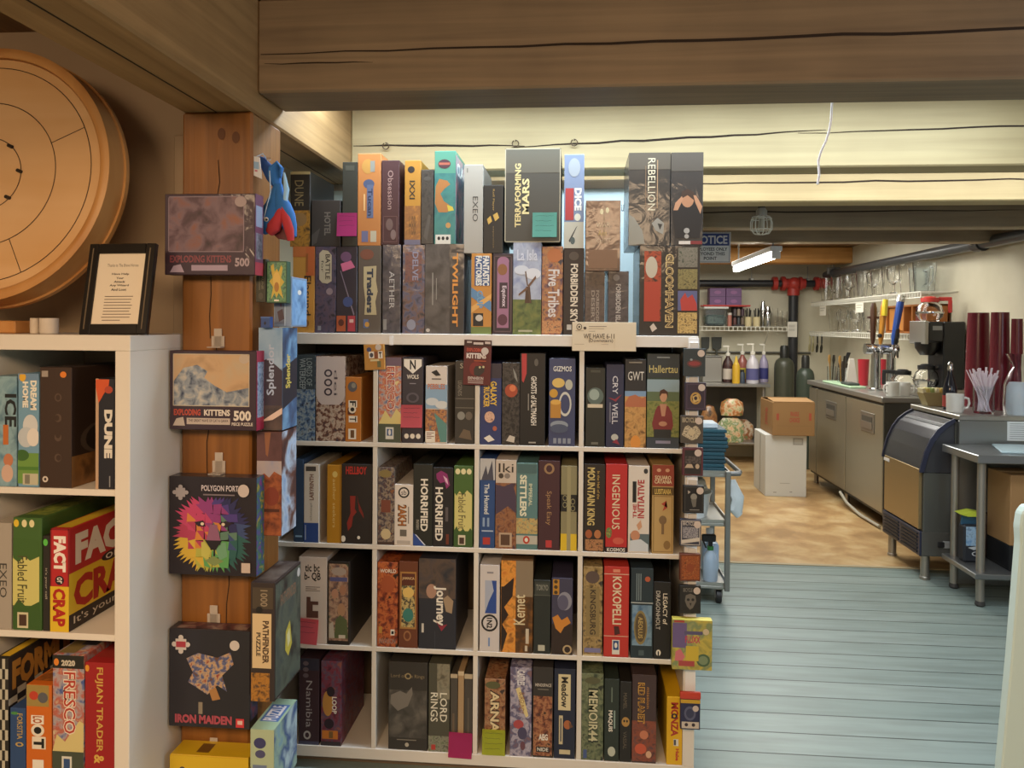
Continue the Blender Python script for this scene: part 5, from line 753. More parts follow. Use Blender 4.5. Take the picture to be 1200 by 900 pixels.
# notice sign hung from beam
a, c = PY(809, 272, 5.44), PY(856, 308, 5.44)
t = thing('notice_sign', 'white sign with blue notice heading hanging beside the shelf', 'sign', (a.x, 5.44, c.z)); w, h = c.x-a.x, a.z-c.z
MB().box(0, w, 0, .006, 0, h, '#f0f2f4', .002).face([F(2, 2, 98, 98, 1.2, '#3a4a78'), R(4, 5, 96, 44, '#34488c'), T('NOTICE', 8, 11, 92, 39, '#e8e8ec', 'h', .03), T('EMPLOYEES ONLY', 8, 50, 92, 61, '#3a3e4a', 'h', .02), T('BEYOND THIS', 14, 65, 86, 76, '#3a3e4a', 'h', .02), T('POINT', 34, 80, 66, 91, '#3a3e4a', 'h', .02)], (0, 0, h), (w, 0, 0), (0, 0, -h)).build('sign_panel', t)
b = MB()
for x in (.03, w-.03): b.cyl((x, .003, h-.005), (x, .003, 2.425-c.z), .002, '#8a8a8a', seg=6)
b.build('hanging_wire', t)
# ---------------------------------------------------------------- pipes
BP, RP = mat('#2a2b2e', .4), mat('#b03830', .4)
zp = 2.15; X = 2.86
t = thing('sprinkler_pipe', 'long dark grey pipe along top of the right kitchen wall', 'pipe')
GP2 = mat('#5a5c5e', .35, .6)
MB().cyl((X, 4.2, zp), (X, 9.06, zp), .042, GP2).build('pipe_run', t)
for y in (5.7, 8.8): MB().cyl((X, y-.05, zp), (X, y+.05, zp), .056, mat('#4a4a4a', .4, .5)).cyl((X, y, zp), (X, y, ZC), .008, '#8a8a84').box(X-.07, X+.07, y-.02, y+.02, zp-.012, zp+.07, mat('#7a7a78', .4, .6), .006).build('coupling', t)
zf = PY(870, 332, 9.12).z
t = thing('black_pipe', 'thick black horizontal pipe along the far kitchen wall', 'pipe')
xs_ = PY(930, 400, 9.12).x
MB().cyl((1.0, 9.15, zf), (xs_-.245, 9.15, zf), .042, BP).build('horizontal_run', t); MB().cyl((xs_+.135, 9.15, zf), (2.755, 9.15, zf), .042, BP).build('horizontal_run', t)
t2 = t; t = thing('standpipe', 'black vertical standpipe topped with a red tee by far wall', 'pipe')
MB().cyl((xs_, 9.15, .0), (xs_, 9.15, zf-.065), .055, BP).lathe([(0, 0), (.10, 0), (.10, .03), (0, .03)], BP, (xs_, 9.15, 0)).build('standpipe', t)
MB().ball((xs_, 9.12, zf), .075, RP).cyl((xs_-.185, 9.15, zf), (xs_-.13, 9.15, zf), .042, BP).cyl((xs_-.13, 9.15, zf), (xs_+.13, 9.15, zf), .06, RP).cyl((xs_-.14, 9.15, zf), (xs_-.10, 9.15, zf), .085, RP).cyl((xs_, 9.15, zf-.14), (xs_, 9.15, zf), .07, RP).cyl((xs_+.06, 9.15, zf), (xs_+.09, 9.15, zf), .08, RP).build('red_tee', t)
t = t2; MB().cyl((xs_-.24, 9.15, zf), (xs_-.19, 9.15, zf), .08, RP).build('red_flange', t)
MB().cyl((2.76, 9.15, zf), (2.80, 9.15, zf), .08, RP).ball((2.86, 9.15, zf+.0), .06, RP).build('red_elbow', t)
for x in (PY(881, 342, 9.12).x, PY(947, 342, 9.12).x): MB().cyl((x, 9.15, zf+.04), (x, 9.15, zf+.20), .006, '#9a9a94').box(x-.02, x+.02, 9.10, 9.20, zf+.036, zf+.06, mat('#9a9a94', .4, .5), .004).build('pipe_hanger', t)
a, c = PY(923, 377, 9.08), PY(934, 395, 9.08)
tag(MB().box(a.x, c.x, 9.078, 9.082, c.z, a.z, '#d8d4c8').face(small(20, 8, '#9a968c', 12, 84)+small(44, 8, '#9a968c', 12, 84), (a.x, 9.078, a.z), (c.x-a.x, 0, 0), (0, 0, c.z-a.z)).build('paper_notice'), 'white paper notice taped to the black standpipe', 'notice')
# ---------------------------------------------------------------- far wall shelf and counter
def wire_shelf(name, label, x0, x1, y0, y1, z, lip_axis, step=.05):
    t = thing(name, label, 'shelf'); WR = mat('#dad8cc', .4); b = MB()
    if lip_axis == 'x':
        b.cyl((x0, y0, z), (x1, y0, z), .005, WR, seg=6); b.cyl((x0, y1, z), (x1, y1, z), .005, WR, seg=6); b.cyl((x0, y0, z-.045), (x1, y0, z-.045), .005, WR, seg=6)
        n = int((x1-x0)/step)
        for i in range(n+1): x = x0+(x1-x0)*i/n; b.box(x-.003, x+.003, y0, y1, z-.003, z+.003, WR); b.box(x-.004, x+.004, y0-.003, y0+.003, z-.045, z, WR)
    else:
        b.cyl((x0, y0, z), (x0, y1, z), .005, WR, seg=6); b.cyl((x1, y0, z), (x1, y1, z), .005, WR, seg=6); b.cyl((x0, y0, z-.045), (x0, y1, z-.045), .005, WR, seg=6)
        n = int((y1-y0)/step)
        for i in range(n+1): y = y0+(y1-y0)*i/n; b.box(x0, x1, y-.003, y+.003, z-.003, z+.003, WR); b.box(x0-.003, x0+.003, y-.004, y+.004, z-.045, z, WR)
    b.build('wire_deck', t)
    for f in (.15, .85):
        if lip_axis == 'x': x = x0+(x1-x0)*f; MB().sweep([(x, y0+.02, z-.006), (x, y1, z-.2)], .006, WR, 6).build('bracket', t)
        else: y = y0+(y1-y0)*f; MB().sweep([(x0+.02, y, z-.006), (x1, y, z-.06)], .006, WR, 6).build('bracket', t)
    
zs = PY(870, 383, 8.98).z
wire_shelf('wire_shelf', 'white wire shelf on the far kitchen wall', 1.2, PY(922, 383, 8.98).x, 8.98, 9.26, zs, 'x')
YS = 9.08; zt_ = zs+.006
def pxr(x0, x1, Y): return (PY(x0, 380, Y).x+PY(x1, 380, Y).x)/2, (PY(x1, 380, Y).x-PY(x0, 380, Y).x)/2
def hgt(x, y, Y, z): return PY(x, y, Y).z-z
x, r = pxr(824, 851, YS)
t = thing('storage_tub', 'clear plastic tub with dark contents under the red tray', 'container', (x, YS, zt_))
MB().box(-r, r, -.09, .09, 0, .20, CLEARP, .01).build('tub', t); MB().box(-r+.02, r-.02, -.07, .07, .012, .13, N4(20, '#2c3a30', '#5a6a5a', '#3a4a4a'), .02).build('contents', t); MB().box(-r-.01, r+.01, -.1, .1, .20, .225, mat('#d0d4d0', .4), .006).build('lid', t)
x, r = pxr(851.5, 857.5, YS)
t = thing('spice_jar', 'salmon pink jar with white lid on wire shelf', 'jar', (x, YS, zt_)); MB().lathe([(0, 0), (r, 0), (r, .13), (0, .13)], '#b87868', seg=14).build('jar_body', t); MB().lathe([(0, .13), (r*1.05, .13), (r*1.05, .155), (0, .155)], '#d8d0c4', seg=14).build('lid', t)
x, r = pxr(858, 871.5, YS)
t = thing('jar_rack', 'dark rack of small condiment jars on wire shelf', 'rack', (x, YS, zt_))
MB().box(-r, r, -.07, .07, 0, .02, '#3a3434', .004).box(-r, r, .05, .07, .02, .225, '#3a3434', .004).build('rack_body', t)
for j in range(2):
    for i in range(3): MB().lathe([(0, 0), (.02, 0), (.02, .07), (.012, .085), (0, .085)], ['#5a3430', '#3a3c40', '#6a5a4a', '#4a4040', '#8a7a6a', '#44303a'][i+3*j], (-r*.66+r*.66*i, -.035, .02+.1*j), 12).build('small_jar', t)
MB().box(-r, r, -.065, .05, .118, .122, '#3a3434').build('rack_shelf', t)
x, r = pxr(822, 877, YS)
t = thing('serving_tray', 'flat red tray lying across the tub and jar rack', 'tray', (x, YS, zt_+.2265)); MB().box(-r, r, -.1, .1, 0, .008, RP, .003).box(-r, r, -.1, -.094, .008, .02, RP).box(-r, r, .094, .1, .008, .02, RP).build('tray_base', t)
for k, (x0, x1, l) in enumerate(((830, 848.5, 'purple carton on the red tray, left of the pair'), (849, 867, 'purple carton on the red tray, right of the pair'))):
    x, r = pxr(x0, x1, YS); h = hgt(848, 338, YS, zt_+.235)
    tag(MB().box(-r, r, -.08, .08, 0, h, '#6a4874', .003).face([R(0, 46, 100, 50, '#4a3058'), E(50, 24, 22, 10, '#8a5a88'), E(50, 74, 22, 10, '#8a5a88')], (-r, -.08, h), (2*r, 0, 0), (0, 0, -h)).build('purple_carton', None, (x, YS, zt_+.235)), l, 'box', 'purple cartons on the red tray')
for x0, x1, l in ((872, 881, 'cream cup of cutlery next to the jar rack'), (882, 891, 'cream cup of cutlery next to the steel shakers')):
    x, r = pxr(x0, x1, YS); t = thing('cutlery_cup', l, 'cup', (x, YS, zt_), group='cream cutlery cups')
    MB().lathe([(0, 0), (r*.85, 0), (r, .11), (r*.92, .11), (r*.8, .01), (0, .01)], '#d0c298', seg=18).build('cup', t)
    for k in range(4): a = k*1.7; MB().sweep([(r*.3*math.cos(a), r*.3*math.sin(a), .02), (r*.7*math.cos(a), r*.7*math.sin(a), .19+.02*(k % 2))], [.005, .012], '#2c2a2a', 6, .4).build('cutlery_piece', t)
for x0, x1, y, l in ((890, 898, 352.5, 'taller steel cocktail shaker at back of wire shelf'), (894.5, 904.5, 359, 'shorter steel cocktail shaker in front of taller one')):
    Yq = YS+.08 if y < 355 else YS-.03; x, r = pxr(x0, x1, Yq); h = hgt(x0, y, Yq, zt_)
    t = thing('cocktail_shaker', l, 'shaker', (x, Yq, zt_), group='steel shakers'); MB().lathe([(0, 0), (r*.75, 0), (r, h*.62), (r*.9, h*.7), (0, h*.7)], CHROME, seg=20).build('tin', t); MB().lathe([(r*.88, h*.7), (r*.55, h*.88), (r*.5, h*.99), (0, h)], CHROME, seg=20).build('cap', t)
def tumbler(h, r, mt=GLASS): return MB().lathe([(0, 0), (r*.78, 0), (r, h), (r*.93, h), (r*.72, .012), (0, .012)], mt, seg=14)
for x0, x1, y, l in ((905, 911.5, 361, 'tall clear glass beside the steel shakers'), (911.5, 917, 364, 'middle clear glass on wire shelf right end'), (917, 922.5, 365, 'clear glass at the right end of wire shelf')):
    x, r = pxr(x0, x1, YS); tag(tumbler(hgt(x0, y, YS, zt_), r).build('drinking_glass', None, (x, YS, zt_)), l, 'glass', 'glasses on the far wire shelf')
# far counter
CT = .905; CY = 8.72
xr_ = PY(903, 450, CY).x
t = thing('steel_counter', 'long stainless counter against the far kitchen wall', 'counter', (.6, CY, 0)); Lc = xr_-.6
MB().box(0, Lc, 0, .53, CT-.035, CT, STEEL, .004).box(0, Lc, .51, .53, CT, CT+.08, STEEL, .003).build('counter_top', t)
MB().box(.03, Lc-.03, .04, .5, .215, .24, STEEL, .004).build('under_shelf', t)
for x in (.06, Lc-.06):
    for y in (.06, .47): MB().cyl((x, y, 0), (x, y, CT-.036), .02, BRUSH).build('leg', t)
MB().box(.05, Lc-.05, .44, .46, .30, .86, '#57544c').build('back_panel', t)
tag(MB().cyl((1.55, 9.245, PY(880, 413, 9.24).z), (2.75, 9.245, PY(880, 413, 9.24).z), .012, mat('#6a6a64', .4, .6)).build('wall_rail'), 'thin horizontal rail on the far wall above the bottles', 'rail')
zc = CT+.001
x, r = pxr(822, 845, 9.0); h = hgt(833, 418, 9.0, zc)
t = thing('steel_bin', 'brushed steel food bin at left on the far counter', 'container', (x, 9.0, zc)); MB().box(-r, r, -.1, .1, 0, h, BRUSH, .008).build('bin_body', t); MB().box(-r-.008, r+.008, -.108, .108, h, h+.015, STEEL, .004).build('rim', t)
for x0, x1, l in ((822, 832, 'black spatula on far wall rail, left one'), (834.5, 846.5, 'black spatula on far wall rail, right one')):
    x, r = pxr(x0, x1, 9.2); zz = PY(x0, 408, 9.2).z; z1 = PY(x0, 395, 9.2).z; z0 = PY(x0, 428, 9.2).z
    t = thing('spatula', l, 'utensil', (x, 9.22, 0), group='black spatulas'); MB().prism([(-r, z1), (r, z1), (r*.9, zz), (r*.3, zz-.02), (-r*.3, zz-.02), (-r*.9, zz)], 1, -.006, .006, '#33352f', .003).build('blade', t); MB().box(-.012, .012, -.008, .008, z0, zz, '#3a3c36', .003).build('handle', t)
def pump(x0, x1, ytop, Y, col, label, cap='#e0dcd0', lab=None, liquid=None):
    x, r = pxr(x0, x1, Y); H_ = hgt((x0+x1)/2, ytop, Y, zc); hb = H_*.72
    t = thing('syrup_bottle', label, 'bottle', (x, Y, zc), group='syrup pump bottles on the far counter')
    MB().lathe([(0, 0), (r*.95, 0), (r, .01), (r, hb*.62), (r*.82, hb*.78), (r*.34, hb*.95), (r*.34, hb), (0, hb)], col, seg=18).build('bottle_body', t)
    MB().lathe([(r*.4, hb), (r*.42, hb+.03), (r*.14, hb+.04), (r*.12, H_), (0, H_)], mat(cap, .4), seg=12).box(-r*.95, r*.2, -.010, .010, H_-.02, H_, mat(cap, .4), .004).build('pump_top', t)
    if lab: MB().lathe([(r*1.012, hb*.12), (r*1.012, hb*.52)], lab, seg=18).build('paper_label', t)
pump(847, 860, 405, 8.98, N4(20, '#4a2c2c', '#3a2626', '#6a4a44'), 'dark red syrup pump bottle, leftmost', lab='#c8bcae')
pump(864, 877, 403, 9.06, mat('#9a5c54', .2), 'rose syrup pump bottle with yellow label', lab='#b8a43c')
pump(875, 890, 402.5, 8.86, mat('#c8c4cc', .2), 'milky white syrup pump bottle in front', lab='#5a5a8a')
pump(890, 901, 403, 9.06, mat('#a49cb8', .2), 'lilac syrup pump bottle with blue base, rightmost', lab='#3a3c78')
x, r = pxr(857, 866, 8.90)
t = thing('squeeze_bottle', 'yellow squeeze bottle among the syrup bottles', 'bottle', (x, 8.82, zc)); h = hgt(861, 417, 8.9, zc)
MB().lathe([(0, 0), (r, 0), (r, h*.62), (r*.8, h*.7), (0, h*.7)], '#d0a42c', seg=16).build('bottle_body', t); MB().lathe([(r*.8, h*.7), (r*.5, h*.78), (r*.18, h), (0, h)], '#d8b43c', seg=16).build('nozzle', t)
x, r = pxr(868, 875, 8.82)
t = thing('small_jar', 'small slate jar in front of the syrup bottles', 'jar', (x, 8.88, zc)); MB().lathe([(0, 0), (r, 0), (r, .11), (r*.7, .125), (0, .125)], '#3a4452', seg=16).build('jar_body', t); MB().lathe([(0, .125), (r*.75, .125), (r*.75, .15), (0, .15)], '#2a2c30', seg=16).build('lid', t)
def tank(x0, x1, yt, Y, label, base, col):
    x, r = pxr(x0, x1, Y); h = hgt((x0+x1)/2, yt, Y, base)
    t = thing('gas_cylinder', label, 'gas cylinder', (x, Y, base), group='dark green gas cylinders')
    MB().lathe([(0, 0), (r, 0), (r, h-.26), (r*.96, h-.215), (r*.82, h-.175), (r*.5, h-.145), (0, h-.14)], mat(col, .35), seg=24).build('cylinder_body', t); MB().lathe([(r*.44, h-.16), (r*.44, h-.03), (r*.34, h-.005), (0, h)], mat('#232422', .4), seg=18).build('valve_cap', t)
tank(908, 931, 404.5, 8.95, 'dark green gas cylinder left of the black standpipe', 0, '#47493c')
tank(934, 955, 416, 8.6, 'dark green gas cylinder right of the black standpipe', .0, '#3c463c')
for x0, x1, y0, Y, cols, l in ((822, 842, 474, 8.86, ('#6a3a2c', '#a87848', '#3a3430'), 'dark red snack bag under the far counter, leftmost'), (841, 874, 488, 8.80, ('#c87c34', '#dcc4a0', '#6a8a50', '#e0d8c8'), 'orange and white bread bag, lower left under counter'), (846, 885, 490, 9.04, ('#c88444', '#e4d4b8', '#a85c30', '#7a8a5a'), 'orange bread bag behind, lower right under counter')):
    x, r = pxr(x0, x1, Y); h = hgt(x0, y0, Y, .241); b = MB()
    b.lathe([(0, 0), (r*.9, .0), (r, h*.3), (r*.95, h*.7), (r*.55, h*.95), (0, h)], shrink(N4(14, *cols)), seg=18, M=Matrix.Diagonal((1, .38, 1, 1)))
    tag(b.build('food_bag', None, (x, Y, .2415)), l, 'food bag', 'bags under the far counter')
x, r = pxr(844, 872, 8.84); zb = .2415+hgt(858, 488, 8.80, .241)
tag(MB().lathe([(0, 0), (r*.9, .01), (r, .08), (r*.9, .16), (r*.4, .2), (0, .2)], shrink(N4(14, '#8a9a58', '#d8c8a0', '#c87840', '#5a7a4a')), seg=18, M=Matrix.Diagonal((1, .42, 1, 1))).build('food_bag', None, (x, 8.80, zb+.001)), 'green and white food bag topmost under the far counter', 'food bag', 'bags under the far counter')
# white box + carton
Yb = 7.12; a, c = PY(896.7, 550, Yb), PY(945, 550, Yb); zt = PY(920, 510, Yb).z; w = c.x-a.x; dp = .44
t = thing('white_box', 'tall white cardboard box standing on the brown vinyl floor', 'box', (a.x, Yb, 0))
WC = mat('#d4d6d4', .6)
MB().box(0, w, 0, dp, 0, zt, WC, .004).face([F(0, 0, 100, 100, .8, '#c4c6c4'), R(66, 4, 92, 16, '#b8b8b4'), F(68, 5, 90, 15, 1.4, '#8a8a86'), *small(78, 1, '#a8a8a4', 36, 60), R(20, 93, 28, 94, '#8a8a88'), R(60, 92, 66, 93, '#8a8a88')], (0, 0, zt), (w, 0, 0), (0, 0, -zt)).build('box_body', t)
MB().box(-.004, 0, dp*.4, dp*.46, .02, zt-.01, '#b0b0aa').build('side_tape', t)
Yc = 7.08; a, c = PY(905.5, 490, Yc), PY(955, 490, Yc); zc2 = PY(925, 471.5, Yc).z; w = c.x-a.x; hb = zc2-zt
CB2 = mat('#97744a', .7)
t = thing('cardboard_box', 'brown cardboard carton on top of the tall white box', 'box', (a.x, Yc, zt+.0005))
MB().box(0, w, 0, .46, 0, hb, CB2, .004).face([T('FRAGILE', 42, 28, 62, 42, '#a8503c', 'h', .04), T('CHOICE', 40, 46, 64, 60, '#a8503c', 'h', .04), R(9, 34, 15, 54, '#a8503c'), R(86, 32, 92, 54, '#a8503c'), R(8, 70, 92, 71, '#8a6a44')], (0, 0, hb), (w, 0, 0), (0, 0, -hb)).build('carton_body', t)
b = MB(); b.face([T('FRAGILE', 40, 24, 60, 76, '#a8503c', 'd', .05)], (0, .46, hb), (0, -.46, 0), (0, 0, -hb)); b.build('side_print', t)
M = Matrix.Translation((0, .0, hb)) @ Matrix.Rotation(math.radians(4), 4, 'X'); MB().box(.005, w-.005, .0, .225, 0, .006, CB2, .001, M=M).build('flap', t)
M = Matrix.Translation((0, .46, hb)) @ Matrix.Rotation(math.radians(-5), 4, 'X'); MB().box(.005, w-.005, -.225, 0, 0, .006, CB2, .001, M=M).build('flap', t)
# ---------------------------------------------------------------- undercounter cooler with taps
X0, Y0, Y1, ZC1 = 2.33, 6.0, 7.85, 1.02
t = thing('bar_cooler', 'long stainless two-door bar cooler along the right kitchen wall', 'refrigerator', (X0, Y0, 0)); wd = XR-X0-.015; ln = Y1-Y0
SF = mat('#a8a290', .36, .7)
MB().box(.02, wd, 0, ln, .10, ZC1-.045, DARKST, .004).build('cabinet_body', t)
MB().box(-.02, wd, -.015, ln+.015, ZC1-.045, ZC1, STEEL, .006).build('worktop', t)
for k, (a, c) in enumerate(((.01, ln/2-.12), (ln/2-.10, ln-.25))):
    d_ = MB().box(0, .02, a, c, .13, ZC1-.07, SF, .004); dd = d_.build('door', t)
    yh = (a+.36) if k == 0 else (c-.55)
    yh = a+.30 if k == 0 else a+.36
    b = MB(); b.box(-.006, .0, yh-.14, yh+.14, ZC1-.31, ZC1-.15, BRUSH, .003).box(-.0085, -.006, yh-.11, yh+.11, ZC1-.28, ZC1-.18, '#4a4740', .001).prism([(yh-.11, ZC1-.28), (yh+.11, ZC1-.28), (yh+.11, ZC1-.225), (yh-.11, ZC1-.225)], 0, -.012, -.0085, STEEL).build('recessed_handle', dd)
MB().box(0, .02, ln-.23, ln, .13, ZC1-.07, SF, .004).build('side_panel', t)
MB().box(0, wd, -.012, 0, .10, ZC1-.046, mat('#5c5c58', .4, .7), .003).build('end_panel', t)
for x in (.06, wd-.06):
    for y in (.06, ln/2, ln-.06): MB().cyl((x, y, 0), (x, y, .10), .022, BRUSH).build('leg', t)
MB().sweep([(-.01, .9, .10), (-.02, .7, .05), (-.015, .4, .02), (0, .05, .02)], .012, '#a8a496', 8).build('drain_hose', t)
zt = ZC1+.0008
def on(x, y, z=zt): return PZ(x, y, z)
# beer tap tower
Yt = 6.64; p = PY(1026, 448, Yt); p2 = PY(1044, 440, Yt)
t = thing('beer_tap_tower', 'chrome two-column beer tap tower with coloured tap handles', 'beer tap', (p.x, Yt, zt))
hz = PY(1030, 409, Yt).z-zt; dx = p2.x-p.x
for x in (0, dx): MB().lathe([(0, 0), (.06, 0), (.06, .012), (.04, .02), (.036, hz), (0, hz)], CHROME, (x, 0, 0), 20).build('column', t)
MB().cyl((-.09, 0, hz), (dx+.05, 0, hz), .045, CHROME, seg=20).build('manifold', t)
HD = [(-.06, 395, 355, 1018, 1019, '#4a3024', 'dark wooden tap handle'), (.0, 390, 352, 1024, 1029, '#d09038', 'orange and yellow tap handle'), (.1, 394, 348, 1037, 1047, '#2c54a8', 'blue tap handle'), (dx+.0, 400, 384, 1046, 1047, '#2c2c2c', 'short black tap handle')]
for x, yb, yt, xb, xt, col, lab in HD:
    MB().sweep([(x, -.03, hz), (x, -.10, hz+.01), (x, -.12, hz-.02), (x, -.125, hz-.07)], [.014, .014, .012, .01], CHROME, 8).sweep([(x, -.09, hz), (x, -.09, hz+.05)], .008, CHROME, 8).build('faucet', t)
    za, zb_ = PY(xb, yb, Yt-.09).z-zt, PY(xt, yt, Yt-.09).z-zt; ddx = PY(xt, yt, Yt-.09).x-PY(xb, yb, Yt-.09).x; za = hz+.04
    b = MB(); H_ = zb_-za
    pts = [(x+ddx*f, -.09, za+H_*f) for f in (0, .15, .5, .85, 1)]
    b.sweep(pts, [.016, .03, .036, .04, .03] if 'blue' in lab else [.014, .028, .032, .036, .022], mat(col, .35), 10, .7)
    if 'blue' in lab: b.sweep([(x+ddx*.9, -.09, za+H_*.9), (x+ddx*1.0, -.09, za+H_*1.03)], [.042, .032], CHROME, 10, .75)
    if 'orange' in lab: b.sweep([(x+ddx*.65, -.115, za+H_*.65), (x+ddx, -.11, za+H_*1.02)], [.036, .03], '#e0cc38', 10, .6).ball((x-.012, -.11, za+H_*.2), .018, K_)
    if 'wooden' in lab: b.box(x-.045, x+.045, -.105, -.075, za+H_*.62, za+H_*.68, col, .004)
    o = b.build('tap_handle', t); o['label'] = lab
# things on the cooler
a, c = on(945, 440), on(1003, 445)
tag(MB().box(2.36, 2.50, 6.80, 7.55, 0, .016, mat('#a4c0a0', .4), .006).build('cutting_board', None, (0, 0, zt)), 'pale green cutting board lying on the bar cooler', 'cutting board')
tag(MB().box(2.38, 2.48, 6.9, 7.1, 0, .02, mat('#3c4440', .4), .006).build('dark_tray', None, (0, 0, zt+.0165)), 'small dark tray on the green cutting board', 'tray')
for x0, x1, yt, Y, l in ((1006, 1019, 421, 7.2, 'red plastic cup left of the beer taps'), (1031, 1040, 421, 7.3, 'red plastic cup behind the beer taps')):
    x, r = pxr(x0, x1, Y); h = hgt(x0, yt, Y, zt); tag(MB().lathe([(0, 0), (r*.8, 0), (r, h), (r*.93, h), (r*.74, .01), (0, .01)], mat('#a82834', .35), seg=20).build('red_cup', None, (x, Y, zt)), l, 'cup', 'red cups on the bar cooler')
x, r = pxr(972, 979, 7.45)
for x0, x1, l, Y in ((970, 980, 'pot of wooden spoons on cooler, nearer far wall', 7.6), (982, 993, 'pot of wooden and black spoons on cooler, nearer taps', 7.35)):
    x, r = pxr(x0, x1, Y); t = thing('utensil_pot', l, 'utensil pot', (x, Y, zt), group='utensil pots')
    MB().lathe([(0, 0), (r*.9, 0), (r, .15), (r*.92, .15), (r*.82, .01), (0, .01)], CLEARP, seg=18).build('pot', t)
    for k in range(4):
        a = k*1.6+.3; cx, cy = r*.55*math.cos(a), r*.55*math.sin(a); col = '#c89a54' if k % 3 else '#26241f'
        MB().sweep([(cx*.6, cy*.6, .02), (cx, cy, .17), (cx*1.2, cy*1.2, .21), (cx*1.25, cy*1.25, .26)], [.007, .007, .022, .014], col, 8, .35).build('spoon', t)
x, r = pxr(992, 1006, 7.5); h = hgt(1000, 420, 7.5, zt)
t = thing('menu_stand', 'white folded card stand in front of dark cutlery on cooler', 'card stand', (x, 7.5, zt))
MB().prism([(-r, 0), (r*.9, 0), (r*.3, h), (-r*.5, h)], 1, -.01, .01, '#d4d0c8', .002).build('card', t)
t = thing('knife_block', 'black handled knives in a block behind the white card', 'knife block', (x-.02, 7.70, zt)); MB().prism([(-.05, 0), (.05, 0), (.07, .16), (-.02, .2)], 1, -.05, .05, '#3a3028', .004).build('block', t)
for k in range(3): MB().sweep([(.02, -.03+.03*k, .17), (.06, -.03+.03*k, .28)], .011, BLACKP, 8, .6).build('knife_handle', t)
# ---------------------------------------------------------------- right wall shelves with glasses
zu = PX(1000, 350, 2.72).z; zl = PX(1000, 390, 2.72).z-.0
wire_shelf('wire_shelf', 'upper white wire shelf of glasses on the right wall', 2.70, XR-.005, 6.25, 9.05, zu, 'y')
wire_shelf('wire_shelf', 'lower white wire shelf of glasses on the right wall', 2.70, XR-.005, 6.34, 9.10, zl, 'y')
def pint(h, r): return MB().lathe([(0, 0), (r*.62, 0), (r*.66, h*.1), (r*.95, h*.75), (r, h), (r*.94, h), (r*.6, .02), (0, .02)], GLASS, seg=14)
g0 = None
words = ['first', 'second', 'third', 'fourth', 'fifth', 'sixth', 'seventh', 'eighth', 'ninth', 'tenth', 'eleventh', 'twelfth', 'thirteenth', 'fourteenth']
for n, (zz, ys, nm, hh) in enumerate(((zu, [8.85-.185*i for i in range(12)], 'upper', .27), (zl, [8.55-.163*i for i in range(9)], 'lower', .25))):
    proto = {}
    for i, y in enumerate(ys):
        kind = i % 3; hk = hh*(1, .86, .94)[kind]
        if kind not in proto:
            o = (pint(hk, .062) if kind != 1 else MB().lathe([(0, 0), (.045, 0), (.05, .01), (.012, .03), (.012, .09), (.05, .13), (.06, .2), (.052, hk), (.047, hk), (.055, .2), (.044, .14), (0, .1)], GLASS, seg=14)).build('beer_glass'); proto[kind] = o
        else: o = proto[kind].copy(); COL.objects.link(o)
        o.location = (2.79+.03*(i % 2), y, zz+.005); tag(o, 'clear beer glass, %s from the far wall on the %s right-wall shelf' % (words[i], nm), 'glass', 'glasses on the %s right wall shelf' % nm)
for y, l in ((6.55, 'clear plastic pitcher nearest the room on upper shelf'), (6.36, 'clear plastic pitcher at the near end of upper shelf')):
    pass
t = thing('plastic_pitcher', 'clear plastic pitcher at near end of upper glass shelf', 'pitcher', (2.80, 6.42, zu+.005)); MB().lathe([(0, 0), (.075, 0), (.09, .24), (.085, .24), (.07, .01), (0, .01)], CLEARP, seg=22).build('pitcher_body', t); MB().sweep([(.0, -.085, .2), (.0, -.13, .19), (.0, -.13, .08), (.0, -.078, .05)], .009, CLEARP, 8).build('handle', t)
t = thing('plastic_pitcher', 'clear plastic pitcher behind the near one on upper shelf', 'pitcher', (2.85, 6.63, zu+.005)); MB().lathe([(0, 0), (.07, 0), (.085, .21), (.08, .21), (.065, .01), (0, .01)], CLEARP, seg=22).build('pitcher_body', t); MB().sweep([(.0, -.08, .18), (.0, -.12, .17), (.0, -.12, .07), (.0, -.072, .05)], .009, CLEARP, 8).build('handle', t)
for i, (x0, x1, y0, y1, l) in enumerate(((961, 968, 355, 366, 'white tag under far end of the upper glass shelf'), (1004, 1011, 352, 363, 'white tag under middle of the upper glass shelf'))):
    Y = PX((x0+x1)/2, 355, 2.695).y; a, c = PX(x0, y0, 2.69), PX(x0, y1, 2.69); tag(MB().box(-.002, 0, -.10, .10, c.z-a.z, 0, '#dcd8c8').face([R(10, 20, 90, 26, '#8a8678'), R(10, 44, 70, 50, '#8a8678')], (-.002, .1, 0), (0, -.2, 0), (0, 0, c.z-a.z)).build('shelf_tag', None, (2.694, Y, zu-.0505)), l, 'tag', 'tags on the upper glass shelf')
for i, (xp, col) in enumerate(((949, '#b8b088'), (953, '#b0a880'), (958, '#26241f'), (963, '#2c2a26'))):
    Y = PX(xp, 400, 2.72).y; t = thing('hanging_utensil', ('pale utensil hung under lower shelf, farther one', 'pale utensil hung under lower shelf, nearer one', 'black utensil hung under lower shelf, farther one', 'black utensil hung under lower shelf, nearer one')[i], 'utensil', (2.72, Y, zl-.03), group='utensils hung under the lower shelf')
    MB().sweep([(0, 0, .0), (0, 0, -.10)], .009, col, 8).build('handle', t); MB().sweep([(0, 0, -.10), (0, .01, -.14), (0, .02, -.20)], [.009, .03, .022], col, 8, .3).build('blade', t)
